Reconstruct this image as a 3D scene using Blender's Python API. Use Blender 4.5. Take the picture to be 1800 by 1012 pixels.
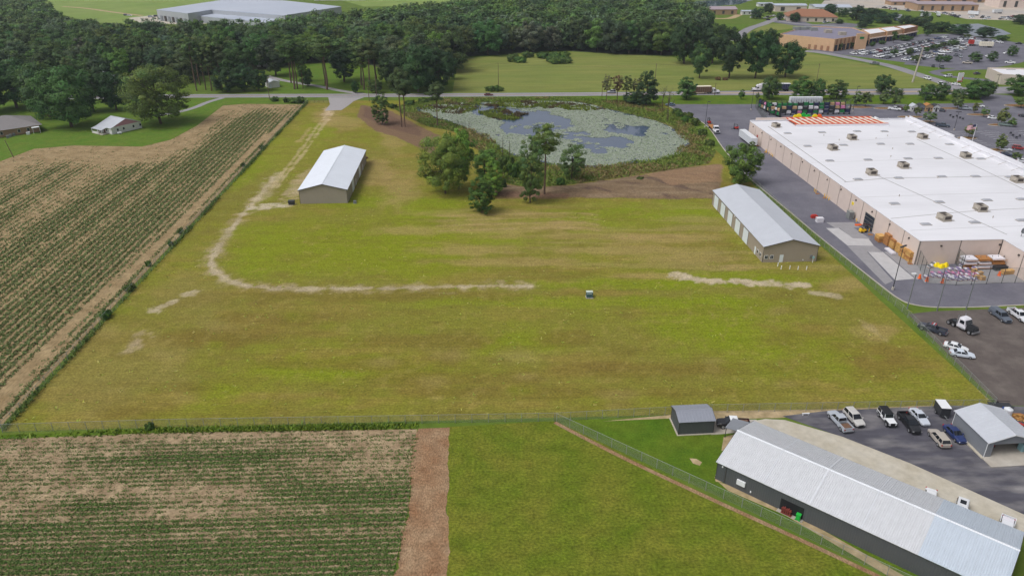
import bpy, math, random
import numpy as np
from mathutils import Vector
for o in list(bpy.data.objects): bpy.data.objects.remove(o)
S = bpy.context.scene
COL = S.collection
R = math.radians
# ------------------------------------------------------------------ camera
CF, CHY, CH = 1300.0, 135.0, 82.0            # focal length in photo pixels, horizon above the frame, drone height
CP = math.atan((506 + CHY) / CF)
cd = bpy.data.cameras.new('camera'); cam = bpy.data.objects.new('camera', cd); COL.objects.link(cam)
cam.location = (0, 0, CH); cam.rotation_euler = (math.pi / 2 - CP, 0, 0)
cd.sensor_width = 36.0; cd.lens = CF / 1800 * 36; cd.clip_start = 1.0; cd.clip_end = 12000
S.camera = cam
# ------------------------------------------------------------------ world, sun, exposure
SUN_EL, SUN_AZ = R(58), R(-115)              # azimuth from +Y, clockwise; soft overcast sun from the left, a little behind
w = bpy.data.worlds.new('World'); S.world = w; w.use_nodes = True
nt = w.node_tree; nt.nodes.clear()
out = nt.nodes.new('ShaderNodeOutputWorld'); bg = nt.nodes.new('ShaderNodeBackground')
sky = nt.nodes.new('ShaderNodeTexSky'); sky.sky_type = 'NISHITA'; sky.sun_disc = False
sky.sun_elevation = SUN_EL; sky.sun_rotation = SUN_AZ
sky.air_density = 1.0; sky.dust_density = 4.0; sky.ozone_density = 1.0
tc = nt.nodes.new('ShaderNodeTexCoord'); nz = nt.nodes.new('ShaderNodeTexNoise')
nz.inputs['Scale'].default_value = 2.6; nz.inputs['Detail'].default_value = 6; nz.inputs['Roughness'].default_value = .6
mp = nt.nodes.new('ShaderNodeMapping'); mp.inputs['Scale'].default_value = (1, 1, 2.2)
cr = nt.nodes.new('ShaderNodeValToRGB'); cr.color_ramp.elements[0].position = .36; cr.color_ramp.elements[0].color = (.70,.70,.70,1); cr.color_ramp.elements[1].position = .62
cr.color_ramp.elements[1].color = (.97,.97,.97,1)
bw = nt.nodes.new('ShaderNodeRGBToBW'); vm = nt.nodes.new('ShaderNodeVectorMath'); vm.operation = 'SCALE'
cc = nt.nodes.new('ShaderNodeCombineXYZ'); mx = nt.nodes.new('ShaderNodeMixRGB')
cl2 = nt.nodes.new('ShaderNodeMapRange'); cl2.inputs[1].default_value = .3; cl2.inputs[2].default_value = .75; cl2.inputs[3].default_value = 1.0; cl2.inputs[4].default_value = 1.55
L_ = nt.links.new
L_(tc.outputs['Generated'], mp.inputs['Vector']); L_(mp.outputs[0], nz.inputs['Vector']); L_(nz.outputs['Fac'], cr.inputs['Fac'])
L_(sky.outputs[0], bw.inputs[0]); cc.inputs[0].default_value = 1.0; cc.inputs[1].default_value = 1.0; cc.inputs[2].default_value = 1.05
L_(cc.outputs[0], vm.inputs[0])
mm = nt.nodes.new('ShaderNodeMath'); mm.operation = 'MULTIPLY'; L_(bw.outputs[0], mm.inputs[0]); L_(nz.outputs['Fac'], cl2.inputs[0]); L_(cl2.outputs[0], mm.inputs[1])
L_(mm.outputs[0], vm.inputs['Scale'])
L_(cr.outputs[0], mx.inputs['Fac']); L_(sky.outputs[0], mx.inputs['Color1']); L_(vm.outputs[0], mx.inputs['Color2'])
L_(mx.outputs[0], bg.inputs['Color']); bg.inputs['Strength'].default_value = 0.13
L_(bg.outputs[0], out.inputs['Surface'])
sl = bpy.data.lights.new('sun', 'SUN'); so = bpy.data.objects.new('sun', sl); COL.objects.link(so)
sl.energy = 1.3; sl.angle = R(24); sl.color = (1, .965, .91)
sd = Vector((math.sin(SUN_AZ) * math.cos(SUN_EL), math.cos(SUN_AZ) * math.cos(SUN_EL), math.sin(SUN_EL)))
so.rotation_euler = sd.to_track_quat('Z', 'Y').to_euler(); so.location = (0, 0, 200)
S.view_settings.view_transform = 'Standard'; S.view_settings.look = 'None'; S.view_settings.gamma = 1.0
S.view_settings.use_curve_mapping = False; S.view_settings.exposure = 0.0
S.render.engine = 'CYCLES'
# ------------------------------------------------------------------ helpers
random.seed(7); RNG = np.random.default_rng(7)
def G(px, py, z=0.0):                        # photo pixel -> point at height z
    c, s = math.cos(CP), math.sin(CP)
    d = (px - 900.0, CF * c - (py - 506) * s, -CF * s - (py - 506) * c)
    t = (z - CH) / d[2]
    return Vector((d[0] * t, d[1] * t, z))
def PX(x, y, z=0.0):                         # point -> photo pixel
    c, s = math.cos(CP), math.sin(CP)
    dz = z - CH
    f = y * c - dz * s; u = y * s + dz * c
    return 900 + CF * x / f, 506 - CF * u / f
def HT(bx, by, ty):                          # height of something whose base is at pixel (bx,by) and whose top is on row ty
    b = G(bx, by); c, s = math.cos(CP), math.sin(CP)
    dy, dz = CF * c - (ty - 506) * s, -CF * s - (ty - 506) * c
    return CH + dz * b.y / dy
def PM(px, py):                              # photo pixels per metre across the view at a ground point
    b = G(px, py); return CF / (b.y * math.cos(CP) + CH * math.sin(CP))
def lin(r, g, b):
    f = lambda v: (v / 255 / 12.92) if v <= 10.3 else ((v / 255 + .055) / 1.055) ** 2.4
    return (f(r), f(g), f(b))
def fbm(x, y, sc, seed=0, oc=4):             # value noise 0..1 on numpy arrays
    tot = np.zeros_like(x, dtype=float); amp = 1.0; na = 0.0
    for o in range(oc):
        X = x / sc; Y = y / sc; i = np.floor(X); j = np.floor(Y); fx = X - i; fy = Y - j
        fx = fx * fx * (3 - 2 * fx); fy = fy * fy * (3 - 2 * fy)
        def h(a, b):
            v = np.sin(a * 127.1 + b * 311.7 + (seed + o * 13) * 74.7) * 43758.5453
            return v - np.floor(v)
        n = (h(i, j) * (1 - fx) + h(i + 1, j) * fx) * (1 - fy) + (h(i, j + 1) * (1 - fx) + h(i + 1, j + 1) * fx) * fy
        tot += n * amp; na += amp; amp *= .55; sc /= 2.03
    return tot / na
def inpoly(x, y, poly):
    m = np.zeros(x.shape, bool); n = len(poly)
    for k in range(n):
        x0, y0 = poly[k]; x1, y1 = poly[(k + 1) % n]
        if y0 == y1: continue
        c = ((y0 > y) != (y1 > y)) & (x < (x1 - x0) * (y - y0) / (y1 - y0) + x0)
        m ^= c
    return m
MATS = {}
def M(name, col, rough=.85, var=.12, scale=.8, metal=0.0, spec=.3, bump=0.0, bscale=6.0, col2=None, coat=0.0, objcol=False, attr=None, detail=5.0, stretch=None, emit=None, mixpos=.5, mixw=.2, fine=()):
    if name in MATS: return MATS[name]
    m = bpy.data.materials.new(name); m.use_nodes = True; t = m.node_tree; N = t.nodes; b = N['Principled BSDF']
    b.inputs['Roughness'].default_value = rough; b.inputs['Metallic'].default_value = metal
    b.inputs['Specular IOR Level'].default_value = spec; b.inputs['Coat Weight'].default_value = coat
    geo = N.new('ShaderNodeNewGeometry'); pos = geo.outputs['Position']
    if stretch:
        mpn = N.new('ShaderNodeMapping'); mpn.inputs['Scale'].default_value = stretch; t.links.new(pos, mpn.inputs['Vector']); pos = mpn.outputs[0]
    if objcol:
        oi = N.new('ShaderNodeObjectInfo'); base = oi.outputs['Color']
    elif attr:
        an = N.new('ShaderNodeAttribute'); an.attribute_name = attr; base = an.outputs['Color']
    else:
        rg = N.new('ShaderNodeRGB'); rg.outputs[0].default_value = (*col, 1); base = rg.outputs[0]
    if col2:
        n2 = N.new('ShaderNodeTexNoise'); n2.inputs['Scale'].default_value = scale * .35; n2.inputs['Detail'].default_value = 6; t.links.new(pos, n2.inputs['Vector'])
        mr = N.new('ShaderNodeMapRange'); mr.inputs[1].default_value = mixpos - mixw; mr.inputs[2].default_value = mixpos + mixw; t.links.new(n2.outputs['Fac'], mr.inputs[0])
        mxn = N.new('ShaderNodeMixRGB'); t.links.new(mr.outputs[0], mxn.inputs['Fac']); t.links.new(base, mxn.inputs['Color1']); mxn.inputs['Color2'].default_value = (*col2, 1); base = mxn.outputs[0]
    if var > 0:
        n1 = N.new('ShaderNodeTexNoise'); n1.inputs['Scale'].default_value = scale; n1.inputs['Detail'].default_value = detail; n1.inputs['Roughness'].default_value = .65; t.links.new(pos, n1.inputs['Vector'])
        mr = N.new('ShaderNodeMapRange'); mr.inputs[1].default_value = .25; mr.inputs[2].default_value = .75; mr.inputs[3].default_value = 1 - var; mr.inputs[4].default_value = 1 + var; t.links.new(n1.outputs['Fac'], mr.inputs[0])
        v = N.new('ShaderNodeVectorMath'); v.operation = 'SCALE'; t.links.new(base, v.inputs[0]); t.links.new(mr.outputs[0], v.inputs['Scale']); base = v.outputs[0]
    for fs_, fa in fine:                     # extra grain: (scale vector, amount)
        mp2 = N.new('ShaderNodeMapping'); mp2.inputs['Scale'].default_value = fs_; t.links.new(geo.outputs['Position'], mp2.inputs['Vector'])
        nf = N.new('ShaderNodeTexNoise'); nf.inputs['Scale'].default_value = 1.0; nf.inputs['Detail'].default_value = 3; t.links.new(mp2.outputs[0], nf.inputs['Vector'])
        mr = N.new('ShaderNodeMapRange'); mr.inputs[1].default_value = .3; mr.inputs[2].default_value = .7; mr.inputs[3].default_value = 1 - fa; mr.inputs[4].default_value = 1 + fa; t.links.new(nf.outputs['Fac'], mr.inputs[0])
        v = N.new('ShaderNodeVectorMath'); v.operation = 'SCALE'; t.links.new(base, v.inputs[0]); t.links.new(mr.outputs[0], v.inputs['Scale']); base = v.outputs[0]
    t.links.new(base, b.inputs['Base Color'])
    if bump > 0:
        nb = N.new('ShaderNodeTexNoise'); nb.inputs['Scale'].default_value = bscale; nb.inputs['Detail'].default_value = 4; t.links.new(geo.outputs['Position'], nb.inputs['Vector'])
        bn = N.new('ShaderNodeBump'); bn.inputs['Strength'].default_value = bump; bn.inputs['Distance'].default_value = .15; t.links.new(nb.outputs['Fac'], bn.inputs['Height']); t.links.new(bn.outputs[0], b.inputs['Normal'])
    if emit: b.inputs['Emission Color'].default_value = (*emit, 1); b.inputs['Emission Strength'].default_value = 1
    MATS[name] = m; return m
def leafmat(name, amt=.34):
    m = bpy.data.materials.new(name); m.use_nodes = True; t = m.node_tree; N = t.nodes; b = N['Principled BSDF']
    oi = N.new('ShaderNodeObjectInfo'); at = N.new('ShaderNodeAttribute'); at.attribute_name = 'v'
    mu = N.new('ShaderNodeMixRGB'); mu.blend_type = 'MULTIPLY'; mu.inputs['Fac'].default_value = 1
    t.links.new(oi.outputs['Color'], mu.inputs['Color1']); t.links.new(at.outputs['Color'], mu.inputs['Color2'])
    t.links.new(mu.outputs[0], b.inputs['Base Color']); b.inputs['Roughness'].default_value = .62; b.inputs['Specular IOR Level'].default_value = .22
    tr = N.new('ShaderNodeBsdfTranslucent'); t.links.new(mu.outputs[0], tr.inputs['Color'])
    ms = N.new('ShaderNodeMixShader'); ms.inputs['Fac'].default_value = amt
    t.links.new(b.outputs[0], ms.inputs[1]); t.links.new(tr.outputs[0], ms.inputs[2]); t.links.new(ms.outputs[0], N['Material Output'].inputs['Surface'])
    MATS[name] = m; return m
def tag(o, label=None, cat=None, group=None, kind=None):
    if label: o['label'] = label
    if cat: o['category'] = cat
    if group: o['group'] = group
    if kind: o['kind'] = kind
    return o
def empty(name, loc=(0, 0, 0), rz=0.0):
    o = bpy.data.objects.new(name, None); COL.objects.link(o); o.location = loc; o.rotation_euler = (0, 0, rz); o.empty_display_size = .5
    return o
def link(name, me, parent=None, loc=(0, 0, 0), rz=0.0, color=None):
    o = bpy.data.objects.new(name, me); COL.objects.link(o); o.parent = parent; o.location = loc
    if rz: o.rotation_euler = (0, 0, rz)
    if color: o.color = (*color, 1)
    return o
def np_mesh(name, V, F, mat, cols=None, smooth=False):   # V (n,3), F (m,k) numpy
    me = bpy.data.meshes.new(name); V = np.ascontiguousarray(V, np.float32); F = np.ascontiguousarray(F, np.int32)
    k = F.shape[1]; me.vertices.add(len(V)); me.vertices.foreach_set('co', V.ravel())
    me.loops.add(F.size); me.loops.foreach_set('vertex_index', F.ravel())
    me.polygons.add(len(F)); me.polygons.foreach_set('loop_start', np.arange(len(F), dtype=np.int32) * k)
    me.polygons.foreach_set('loop_total', np.full(len(F), k, np.int32))
    if smooth: me.polygons.foreach_set('use_smooth', np.ones(len(F), bool))
    me.update(calc_edges=True)
    if cols is not None:
        a = me.color_attributes.new('v', 'FLOAT_COLOR', 'POINT'); c = np.ones((len(V), 4), np.float32); c[:, :3] = cols; a.data.foreach_set('color', c.ravel())
    me.materials.append(mat); return me
class MB:                                    # collects shapes into one mesh
    def __init__(s): s.v = []; s.f = []; s.m = []; s.cur = 0
    def add(s, vs, fs):
        n = len(s.v); s.v += [tuple(p) for p in vs]; s.f += [tuple(n + i for i in f) for f in fs]; s.m += [s.cur] * len(fs); return s
    def box(s, x0, x1, y0, y1, z0, z1):
        return s.add([(x0,y0,z0),(x1,y0,z0),(x1,y1,z0),(x0,y1,z0),(x0,y0,z1),(x1,y0,z1),(x1,y1,z1),(x0,y1,z1)],
                     [(0,3,2,1),(4,5,6,7),(0,1,5,4),(1,2,6,5),(2,3,7,6),(3,0,4,7)])
    def frus(s, b, t):                       # b, t: (x0,x1,y0,y1,z)
        return s.add([(b[0],b[2],b[4]),(b[1],b[2],b[4]),(b[1],b[3],b[4]),(b[0],b[3],b[4]),(t[0],t[2],t[4]),(t[1],t[2],t[4]),(t[1],t[3],t[4]),(t[0],t[3],t[4])],
                     [(0,3,2,1),(4,5,6,7),(0,1,5,4),(1,2,6,5),(2,3,7,6),(3,0,4,7)])
    def prism(s, poly, z0, z1):
        n = len(poly)
        return s.add([(p[0],p[1],z0) for p in poly] + [(p[0],p[1],z1) for p in poly],
                     [tuple(range(n))[::-1], tuple(range(n, 2*n))] + [(i,(i+1)%n,n+(i+1)%n,n+i) for i in range(n)])
    def prof(s, prof, y0, y1):               # polygon in xz pushed along y
        n = len(prof)
        return s.add([(p[0],y0,p[1]) for p in prof] + [(p[0],y1,p[1]) for p in prof],
                     [tuple(range(n)), tuple(range(n, 2*n))[::-1]] + [((i+1)%n,i,n+i,n+(i+1)%n) for i in range(n)])
    def tube(s, a, b, r0, r1=None, n=8, caps=True):
        a = Vector(a); b = Vector(b); r1 = r0 if r1 is None else r1; d = (b - a).normalized()
        q = d.orthogonal().normalized(); e = d.cross(q)
        vs = [a + (q*math.cos(2*math.pi*i/n) + e*math.sin(2*math.pi*i/n))*r0 for i in range(n)] + [b + (q*math.cos(2*math.pi*i/n) + e*math.sin(2*math.pi*i/n))*r1 for i in range(n)]
        fs = [(i,(i+1)%n,n+(i+1)%n,n+i) for i in range(n)]
        if caps: fs += [tuple(range(n))[::-1], tuple(range(n,2*n))]
        return s.add(vs, fs)
    def path(s, pts, r, n=5):
        for a, b in zip(pts[:-1], pts[1:]): s.tube(a, b, r, r, n)
        return s
    def mesh(s, name, mat, smooth=False):
        me = bpy.data.meshes.new(name); me.from_pydata(s.v, [], s.f)
        for mm_ in (mat if isinstance(mat, (list, tuple)) else [mat]): me.materials.append(mm_)
        if isinstance(mat, (list, tuple)): me.polygons.foreach_set('material_index', s.m)
        if smooth: me.polygons.foreach_set('use_smooth', [True]*len(s.f))
        me.update(); return me
    def build(s, name, mat, parent=None, loc=(0,0,0), rz=0.0, smooth=False, color=None):
        return link(name, s.mesh(name, mat, smooth), parent, loc, rz, color)
def copy_tree(o, parent=None):
    c = o.copy(); COL.objects.link(c); c.parent = parent
    for ch in o.children: copy_tree(ch, c)
    return c
def sheet(name, pts, z, mat, kind='structure', parent=None):   # flat sheet from pixel outline (list) on the ground
    from mathutils.geometry import tessellate_polygon
    P = [G(*p) for p in pts]
    tri = tessellate_polygon([[Vector((p.x, p.y, 0)) for p in P]])
    fs = []
    for t_ in tri:
        a, b, c = [P[i] for i in t_]
        fs.append(t_ if (b.x-a.x)*(c.y-a.y)-(b.y-a.y)*(c.x-a.x) > 0 else t_[::-1])
    me = bpy.data.meshes.new(name); me.from_pydata([(p.x, p.y, z) for p in P], [], fs); me.materials.append(mat)
    o = link(name, me, parent)
    if kind and not parent: o['kind'] = kind
    return o
def ribbon(name, pts, wid, z, mat, parent=None, kind='structure', world=False):   # strip of width wid (m) along pixel points
    P = [Vector(p) if world else G(*p) for p in pts]; vs = []; fs = []
    for i, p in enumerate(P):
        d = (P[min(i+1, len(P)-1)] - P[max(i-1, 0)]); d.z = 0; d.normalize(); n = Vector((-d.y, d.x, 0)) * wid / 2
        vs += [(p.x - n.x, p.y - n.y, z), (p.x + n.x, p.y + n.y, z)]
        if i: k = 2*i; fs.append((k-2, k, k+1, k-1))
    me = bpy.data.meshes.new(name); me.from_pydata(vs, [], fs); me.materials.append(mat)
    o = link(name, me, parent)
    if kind and not parent: o['kind'] = kind
    return o
def smoothpath(pts, n=6):                    # Catmull-Rom through pixel points
    o = []; P = [Vector((p[0], p[1])) for p in pts]; P = [2*P[0]-P[1]] + P + [2*P[-1]-P[-2]]
    for i in range(1, len(P)-2):
        for k in range(n):
            t = k / n; a, b, c, d = P[i-1], P[i], P[i+1], P[i+2]
            o.append(tuple(.5*((2*b) + (c-a)*t + (2*a-5*b+4*c-d)*t*t + (3*b-a-3*c+d)*t*t*t)))
    o.append(tuple(P[-2])); return o
def kerb(name, pts, parent, wid=.32, h=.13, mat=None, step=1):
    P = [G(*p) for p in pts]; m = MB()
    for a, b in zip(P[:-1], P[1:]):
        d = (b - a).normalized(); n = Vector((-d.y, d.x, 0)) * wid / 2
        q = [a - n, b - n, b + n, a + n]; m.prism([(v.x, v.y) for v in q], -.1, h)
    return m.build(name, mat or MATS['concrete'], parent)
def kerb(name, pts, parent, wid=.34, h=.13, mat=None, world=False):     # one mitred strip
    P = [Vector(p) if world else G(*p) for p in pts]; vs = []; fs = []
    for i, p in enumerate(P):
        d = P[min(i+1, len(P)-1)] - P[max(i-1, 0)]; d.z = 0; d.normalize(); n = Vector((-d.y, d.x, 0)) * wid / 2
        vs += [(p.x-n.x, p.y-n.y, -.05), (p.x-n.x, p.y-n.y, h), (p.x+n.x, p.y+n.y, h), (p.x+n.x, p.y+n.y, -.05)]
        if i:
            k = 4*i; fs += [(k-4,k,k+1,k-3), (k-3,k+1,k+2,k-2), (k-2,k+2,k+3,k-1)]
    n = len(vs); fs += [(0,1,2,3), (n-1,n-2,n-3,n-4)]
    me = bpy.data.meshes.new(name); me.from_pydata(vs, [], fs); me.materials.append(mat or MATS['concrete'])
    o = link(name, me, parent)
    if not parent: o['kind'] = 'structure'
    return o
# ------------------------------------------------------------------ materials
M('ground_grass', lin(98,114,46), .95, .22, .25, col2=lin(84,108,36), bump=.5, bscale=3, spec=.1)
M('lawn', lin(82,114,34), .95, .20, .5, col2=lin(98,116,44), bump=.5, bscale=3, spec=.1, fine=(((2,2,2),.12),))
M('pasture', lin(92,109,27), .95, .20, .45, col2=lin(112,114,40), bump=.9, bscale=5, detail=9, mixw=.2, spec=.1, fine=(((2.2,2.6,3),.36),((.08,1.0,1),.06),((.5,.5,.5),.10)))
M('strip_grass', lin(74,104,24), .95, .22, .5, col2=lin(94,112,32), bump=.6, bscale=4, spec=.1, fine=(((3,3,3),.22),))
M('far_field', lin(108,122,58), .95, .16, .12, col2=lin(128,130,70), stretch=(.35,1.6,1), spec=.1, fine=(((.05,.6,1),.10),((.8,.8,.8),.08)))
M('bright_field', lin(112,136,58), .95, .14, .05, col2=lin(126,142,72))
M('lot_grass', (0,0,0), .95, .16, .6, attr='v', bump=.8, bscale=4, detail=9, stretch=(.55,1.5,1), spec=.1, fine=(((.05,1.5,1),.08),((2.2,3.0,3),.30),((.9,2.2,1),.14)))
M('soil', lin(134,114,88), .97, .24, .8, col2=lin(172,152,122), bump=.8, bscale=4, spec=.1, fine=(((1.4,5,3),.26),))
M('soil_left', lin(136,116,84), .97, .24, .6, col2=lin(160,140,106), bump=.8, bscale=4, spec=.1, fine=(((2.5,.8,3),.22),))
M('dirt_strip', lin(138,104,76), .97, .26, .7, col2=lin(156,132,104), bump=.9, bscale=6, detail=9, spec=.1, fine=(((4,2.2,3),.34),))
M('sand', lin(186,164,130), .97, .20, 1.5, col2=lin(150,134,98), bump=.6)
M('asphalt', lin(100,99,109), .92, .12, .3, col2=lin(116,115,123), bump=.2, bscale=20, spec=.15, fine=(((1.5,1.5,1.5),.06),))
M('yard_asphalt', lin(84,83,91), .9, .16, .5, col2=lin(140,137,136), bump=.3, bscale=12, stretch=(.5,1.3,1), mixpos=.60, mixw=.13, spec=.15, fine=(((.25,1.0,1),.12),))
M('millings', lin(94,86,82), .95, .18, .6, col2=lin(114,106,100), bump=.4, bscale=9, mixpos=.62, mixw=.16)
M('road_asphalt', lin(142,140,144), .92, .10, .4, col2=lin(132,130,135))
M('concrete', lin(184,178,168), .9, .12, .7, col2=lin(170,162,150))
M('concrete_light', lin(182,180,180), .9, .12, .6)
M('concrete_mid', lin(146,144,146), .9, .12, .6)
M('concrete_warm', lin(176,168,150), .92, .14, .8, col2=lin(192,186,172))
M('gravel', lin(158,154,154), .95, .22, 2.0, bump=.6, bscale=12)
M('paint_white', lin(222,222,222), .8, .05, 1)
M('paint_yellow', lin(196,160,72), .8, .08, 1)
M('mulch', lin(142,84,62), .97, .25, 2.0, col2=lin(104,104,52), bump=.8)
M('bark', lin(86,74,62), .95, .25, 3.0)
M('bark_pine', lin(104,84,72), .95, .25, 2.0)
M('white_roof', lin(222,222,226), .6, .04, .09, col2=lin(203,203,206), stretch=(.5,1,1), mixpos=.63, mixw=.14, fine=(((.12,1.2,1),.025),))
M('stucco', lin(212,196,186), .9, .05, .5)
M('stucco_dark', lin(196,184,172), .9, .05, .5)  # a darker stucco tone
M('joint', lin(128,122,118), .9, 0)
M('tan_metal', lin(160,152,140), .55, .04, .5, metal=.0, spec=.4)
M('tan_metal_warm', lin(156,146,132), .55, .04, .5, spec=.4)
M('galvalume', lin(200,204,211), .42, .05, .35, metal=.25, spec=.5)
M('roof_white_metal', lin(214,220,228), .45, .04, .3, spec=.5)
M('zinc_new', lin(202,212,222), .38, .05, .5, metal=.3, spec=.5)
M('zinc_old', lin(208,210,213), .48, .07, .8, metal=.25, spec=.5)
M('zinc_lap', lin(224,228,232), .48, .05, 1)
M('charcoal_metal', lin(84,87,90), .5, .05, .6, spec=.4)
M('charcoal_roof', lin(138,142,152), .45, .05, .6, spec=.5)
M('grey_metal', lin(124,128,134), .5, .05, .6, spec=.4)
M('trim_dark', lin(70,68,66), .5, .05, 1)
M('trim_white', lin(224,226,228), .6, .03, 1)
M('door_white', lin(216,224,228), .5, .03, 1)
M('glass_dark', lin(44,52,60), .12, 0, spec=.6)
M('car_glass', lin(30,34,40), .08, 0, spec=.7)
M('glass_teal', lin(110,190,190), .2, 0, spec=.6)
M('tyre', lin(34,34,36), .9, .05, 2)
M('rim', lin(170,172,176), .35, 0, metal=.6)
M('black_plastic', lin(36,37,40), .6, 0)
M('red_lamp', lin(170,28,24), .3, 0)
M('white_lamp', lin(226,228,230), .2, 0)
M('steel', lin(128,132,134), .5, .06, 1, metal=.3)
M('steel_dark', lin(62,64,68), .5, .06, 1, metal=.2)
M('galv', lin(150,154,152), .5, .05, 1, metal=.3)
M('wood_pole', lin(108,92,78), .95, .2, 2)
M('lumber', lin(208,168,102), .85, .22, 2.0, col2=lin(176,128,72))
M('lumber_dark', lin(168,118,70), .85, .22, 2.0)
M('hvac_tan', lin(164,156,144), .7, .10, .8)
M('hvac_dark', lin(72,66,62), .8, .1, 1)
M('skylight', lin(162,164,170), .35, .05, .6, spec=.5)
M('orange', lin(196,84,52), .7, .06, 1)
M('safety_orange', lin(236,106,40), .6, .05, 1)
M('cream', lin(232,224,204), .7, .05, 1)
M('yellow', lin(238,190,40), .6, .05, 1)
M('bright_yellow', lin(240,216,30), .6, .05, 1)
M('red', lin(178,52,44), .6, .05, 1)
M('purple', lin(134,122,158), .6, .10, 1)
M('pink', lin(206,130,168), .7, .05, 1)
M('blue', lin(60,86,150), .6, .05, 1)
M('green_plastic', lin(40,120,70), .6, .06, 1)
M('vivid_green', lin(40,176,66), .6, .06, 1)
M('pallet_white', lin(216,214,220), .7, .08, 1.2)
M('tank_white', lin(214,218,222), .4, .03, 1)
M('brick_tan', lin(168,140,112), .9, .10, 1.0)
M('brick_plaza', lin(204,168,134), .9, .08, .6)
M('brick_plaza_dark', lin(160,120,92), .9, .08, .6)
M('plaza_roof', lin(130,126,142), .85, .06, .1)
M('shingle_grey', lin(132,128,128), .9, .08, 1)
M('shingle_brown', lin(146,104,80), .9, .08, .5)
M('siding_white', lin(214,214,212), .7, .05, 1)
M('roof_far_white', lin(184,191,203), .5, .04, .05, col2=lin(172,180,194))
M('mauve_roof', lin(160,146,152), .7, .06, .3)
M('dark_green_roof', lin(74,92,92), .8, .08, .1)
M('pink_board', lin(196,140,160), .8, .04, 1)
M('cardboard', lin(180,150,114), .9, .1, 1)
M('hide', lin(112,86,70), .9, .25, 2)
M('navy', lin(48,52,84), .5, .05, 1)
M('teal_cab', lin(150,190,196), .5, .05, 1)
leafmat('leaf'); leafmat('grassleaf', .2)
def paint(name, col, rough=.32): return M('paint_' + name, lin(*col), rough, .02, 1, coat=.5, spec=.5)
M('car_paint', (0,0,0), .32, 0, coat=.5, spec=.5, objcol=True)
# water
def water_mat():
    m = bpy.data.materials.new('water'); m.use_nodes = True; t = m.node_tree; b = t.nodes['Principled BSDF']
    b.inputs['Base Color'].default_value = (*lin(78,92,112), 1); b.inputs['Roughness'].default_value = .06; b.inputs['IOR'].default_value = 1.33  # sky reflection painted in: base colour lifted and blued beyond the water's own
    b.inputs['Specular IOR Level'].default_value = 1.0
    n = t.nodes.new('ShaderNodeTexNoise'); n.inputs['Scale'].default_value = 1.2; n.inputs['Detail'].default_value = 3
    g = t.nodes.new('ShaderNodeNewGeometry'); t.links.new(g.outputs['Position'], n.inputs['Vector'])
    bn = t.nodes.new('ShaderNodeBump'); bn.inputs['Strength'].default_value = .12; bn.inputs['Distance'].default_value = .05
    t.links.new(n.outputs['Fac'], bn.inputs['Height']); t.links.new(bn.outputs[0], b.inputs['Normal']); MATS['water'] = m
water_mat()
def chain_mat():
    m = bpy.data.materials.new('chain_link'); m.use_nodes = True; t = m.node_tree; N = t.nodes; b = N['Principled BSDF']
    b.inputs['Base Color'].default_value = (*lin(140,150,140), 1); b.inputs['Roughness'].default_value = .5; b.inputs['Metallic'].default_value = .2
    uv = N.new('ShaderNodeUVMap'); sx = N.new('ShaderNodeSeparateXYZ'); t.links.new(uv.outputs[0], sx.inputs[0])
    fac = []
    for op in ('ADD', 'SUBTRACT'):
        a = N.new('ShaderNodeMath'); a.operation = op; t.links.new(sx.outputs[0], a.inputs[0]); t.links.new(sx.outputs[1], a.inputs[1])
        d = N.new('ShaderNodeMath'); d.operation = 'PINGPONG'; d.inputs[1].default_value = .04; t.links.new(a.outputs[0], d.inputs[0])
        l = N.new('ShaderNodeMath'); l.operation = 'LESS_THAN'; l.inputs[1].default_value = .0045; t.links.new(d.outputs[0], l.inputs[0]); fac.append(l)
    mxm = N.new('ShaderNodeMath'); mxm.operation = 'MAXIMUM'; t.links.new(fac[0].outputs[0], mxm.inputs[0]); t.links.new(fac[1].outputs[0], mxm.inputs[1])
    tr = N.new('ShaderNodeBsdfTransparent'); ms = N.new('ShaderNodeMixShader')
    t.links.new(mxm.outputs[0], ms.inputs['Fac']); t.links.new(tr.outputs[0], ms.inputs[1]); t.links.new(b.outputs[0], ms.inputs[2])
    t.links.new(ms.outputs[0], N['Material Output'].inputs['Surface']); MATS['chain_link'] = m
chain_mat()
# ------------------------------------------------------------------ ground round the mown lot
Q = [G(5, 758), G(1752, 714), G(1163, 177), G(544, 177)]      # the fenced lot's corners, near-left first
OUT = [(-1500, -300), (1500, -300), (1500, 2200), (-1500, 2200)]
m = MB(); m.add([(p.x, p.y, 0) for p in Q] + [(x, y, 0) for x, y in OUT], [(4,5,1,0), (5,6,2,1), (6,7,3,2), (7,4,0,3)])
tag(m.build('ground', MATS['ground_grass']), kind='structure')
# ------------------------------------------------------------------ the mown lot: a fine sheet with the pond dug into it
NX, NY = 340, 430
u = np.linspace(0, 1, NX); v = np.linspace(0, 1, NY); U, V_ = np.meshgrid(u, v)
lx = (Q[0].x*(1-U) + Q[1].x*U)*(1-V_) + (Q[3].x*(1-U) + Q[2].x*U)*V_
ly = (Q[0].y*(1-U) + Q[1].y*U)*(1-V_) + (Q[3].y*(1-U) + Q[2].y*U)*V_
cpx, cpy = PX(lx, ly)
def blur(a, n):
    for _ in range(n):
        p = np.pad(a, 1, mode='edge'); a = (p[:-2,1:-1] + p[2:,1:-1] + p[1:-1,:-2] + p[1:-1,2:] + p[1:-1,1:-1]) / 5
    return a
W_POLY = [(735,187),(800,181),(870,179),(960,177),(1020,180),(1060,190),(1105,200),(1150,212),(1185,228),(1207,246),(1200,262),(1170,275),(1110,285),(1040,291),(985,289),(940,280),(905,272),(880,262),(850,237),(800,216),(745,199)]
WG = [tuple(G(*p).xy) for p in smoothpath(W_POLY + W_POLY[:1], 5)]
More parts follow.
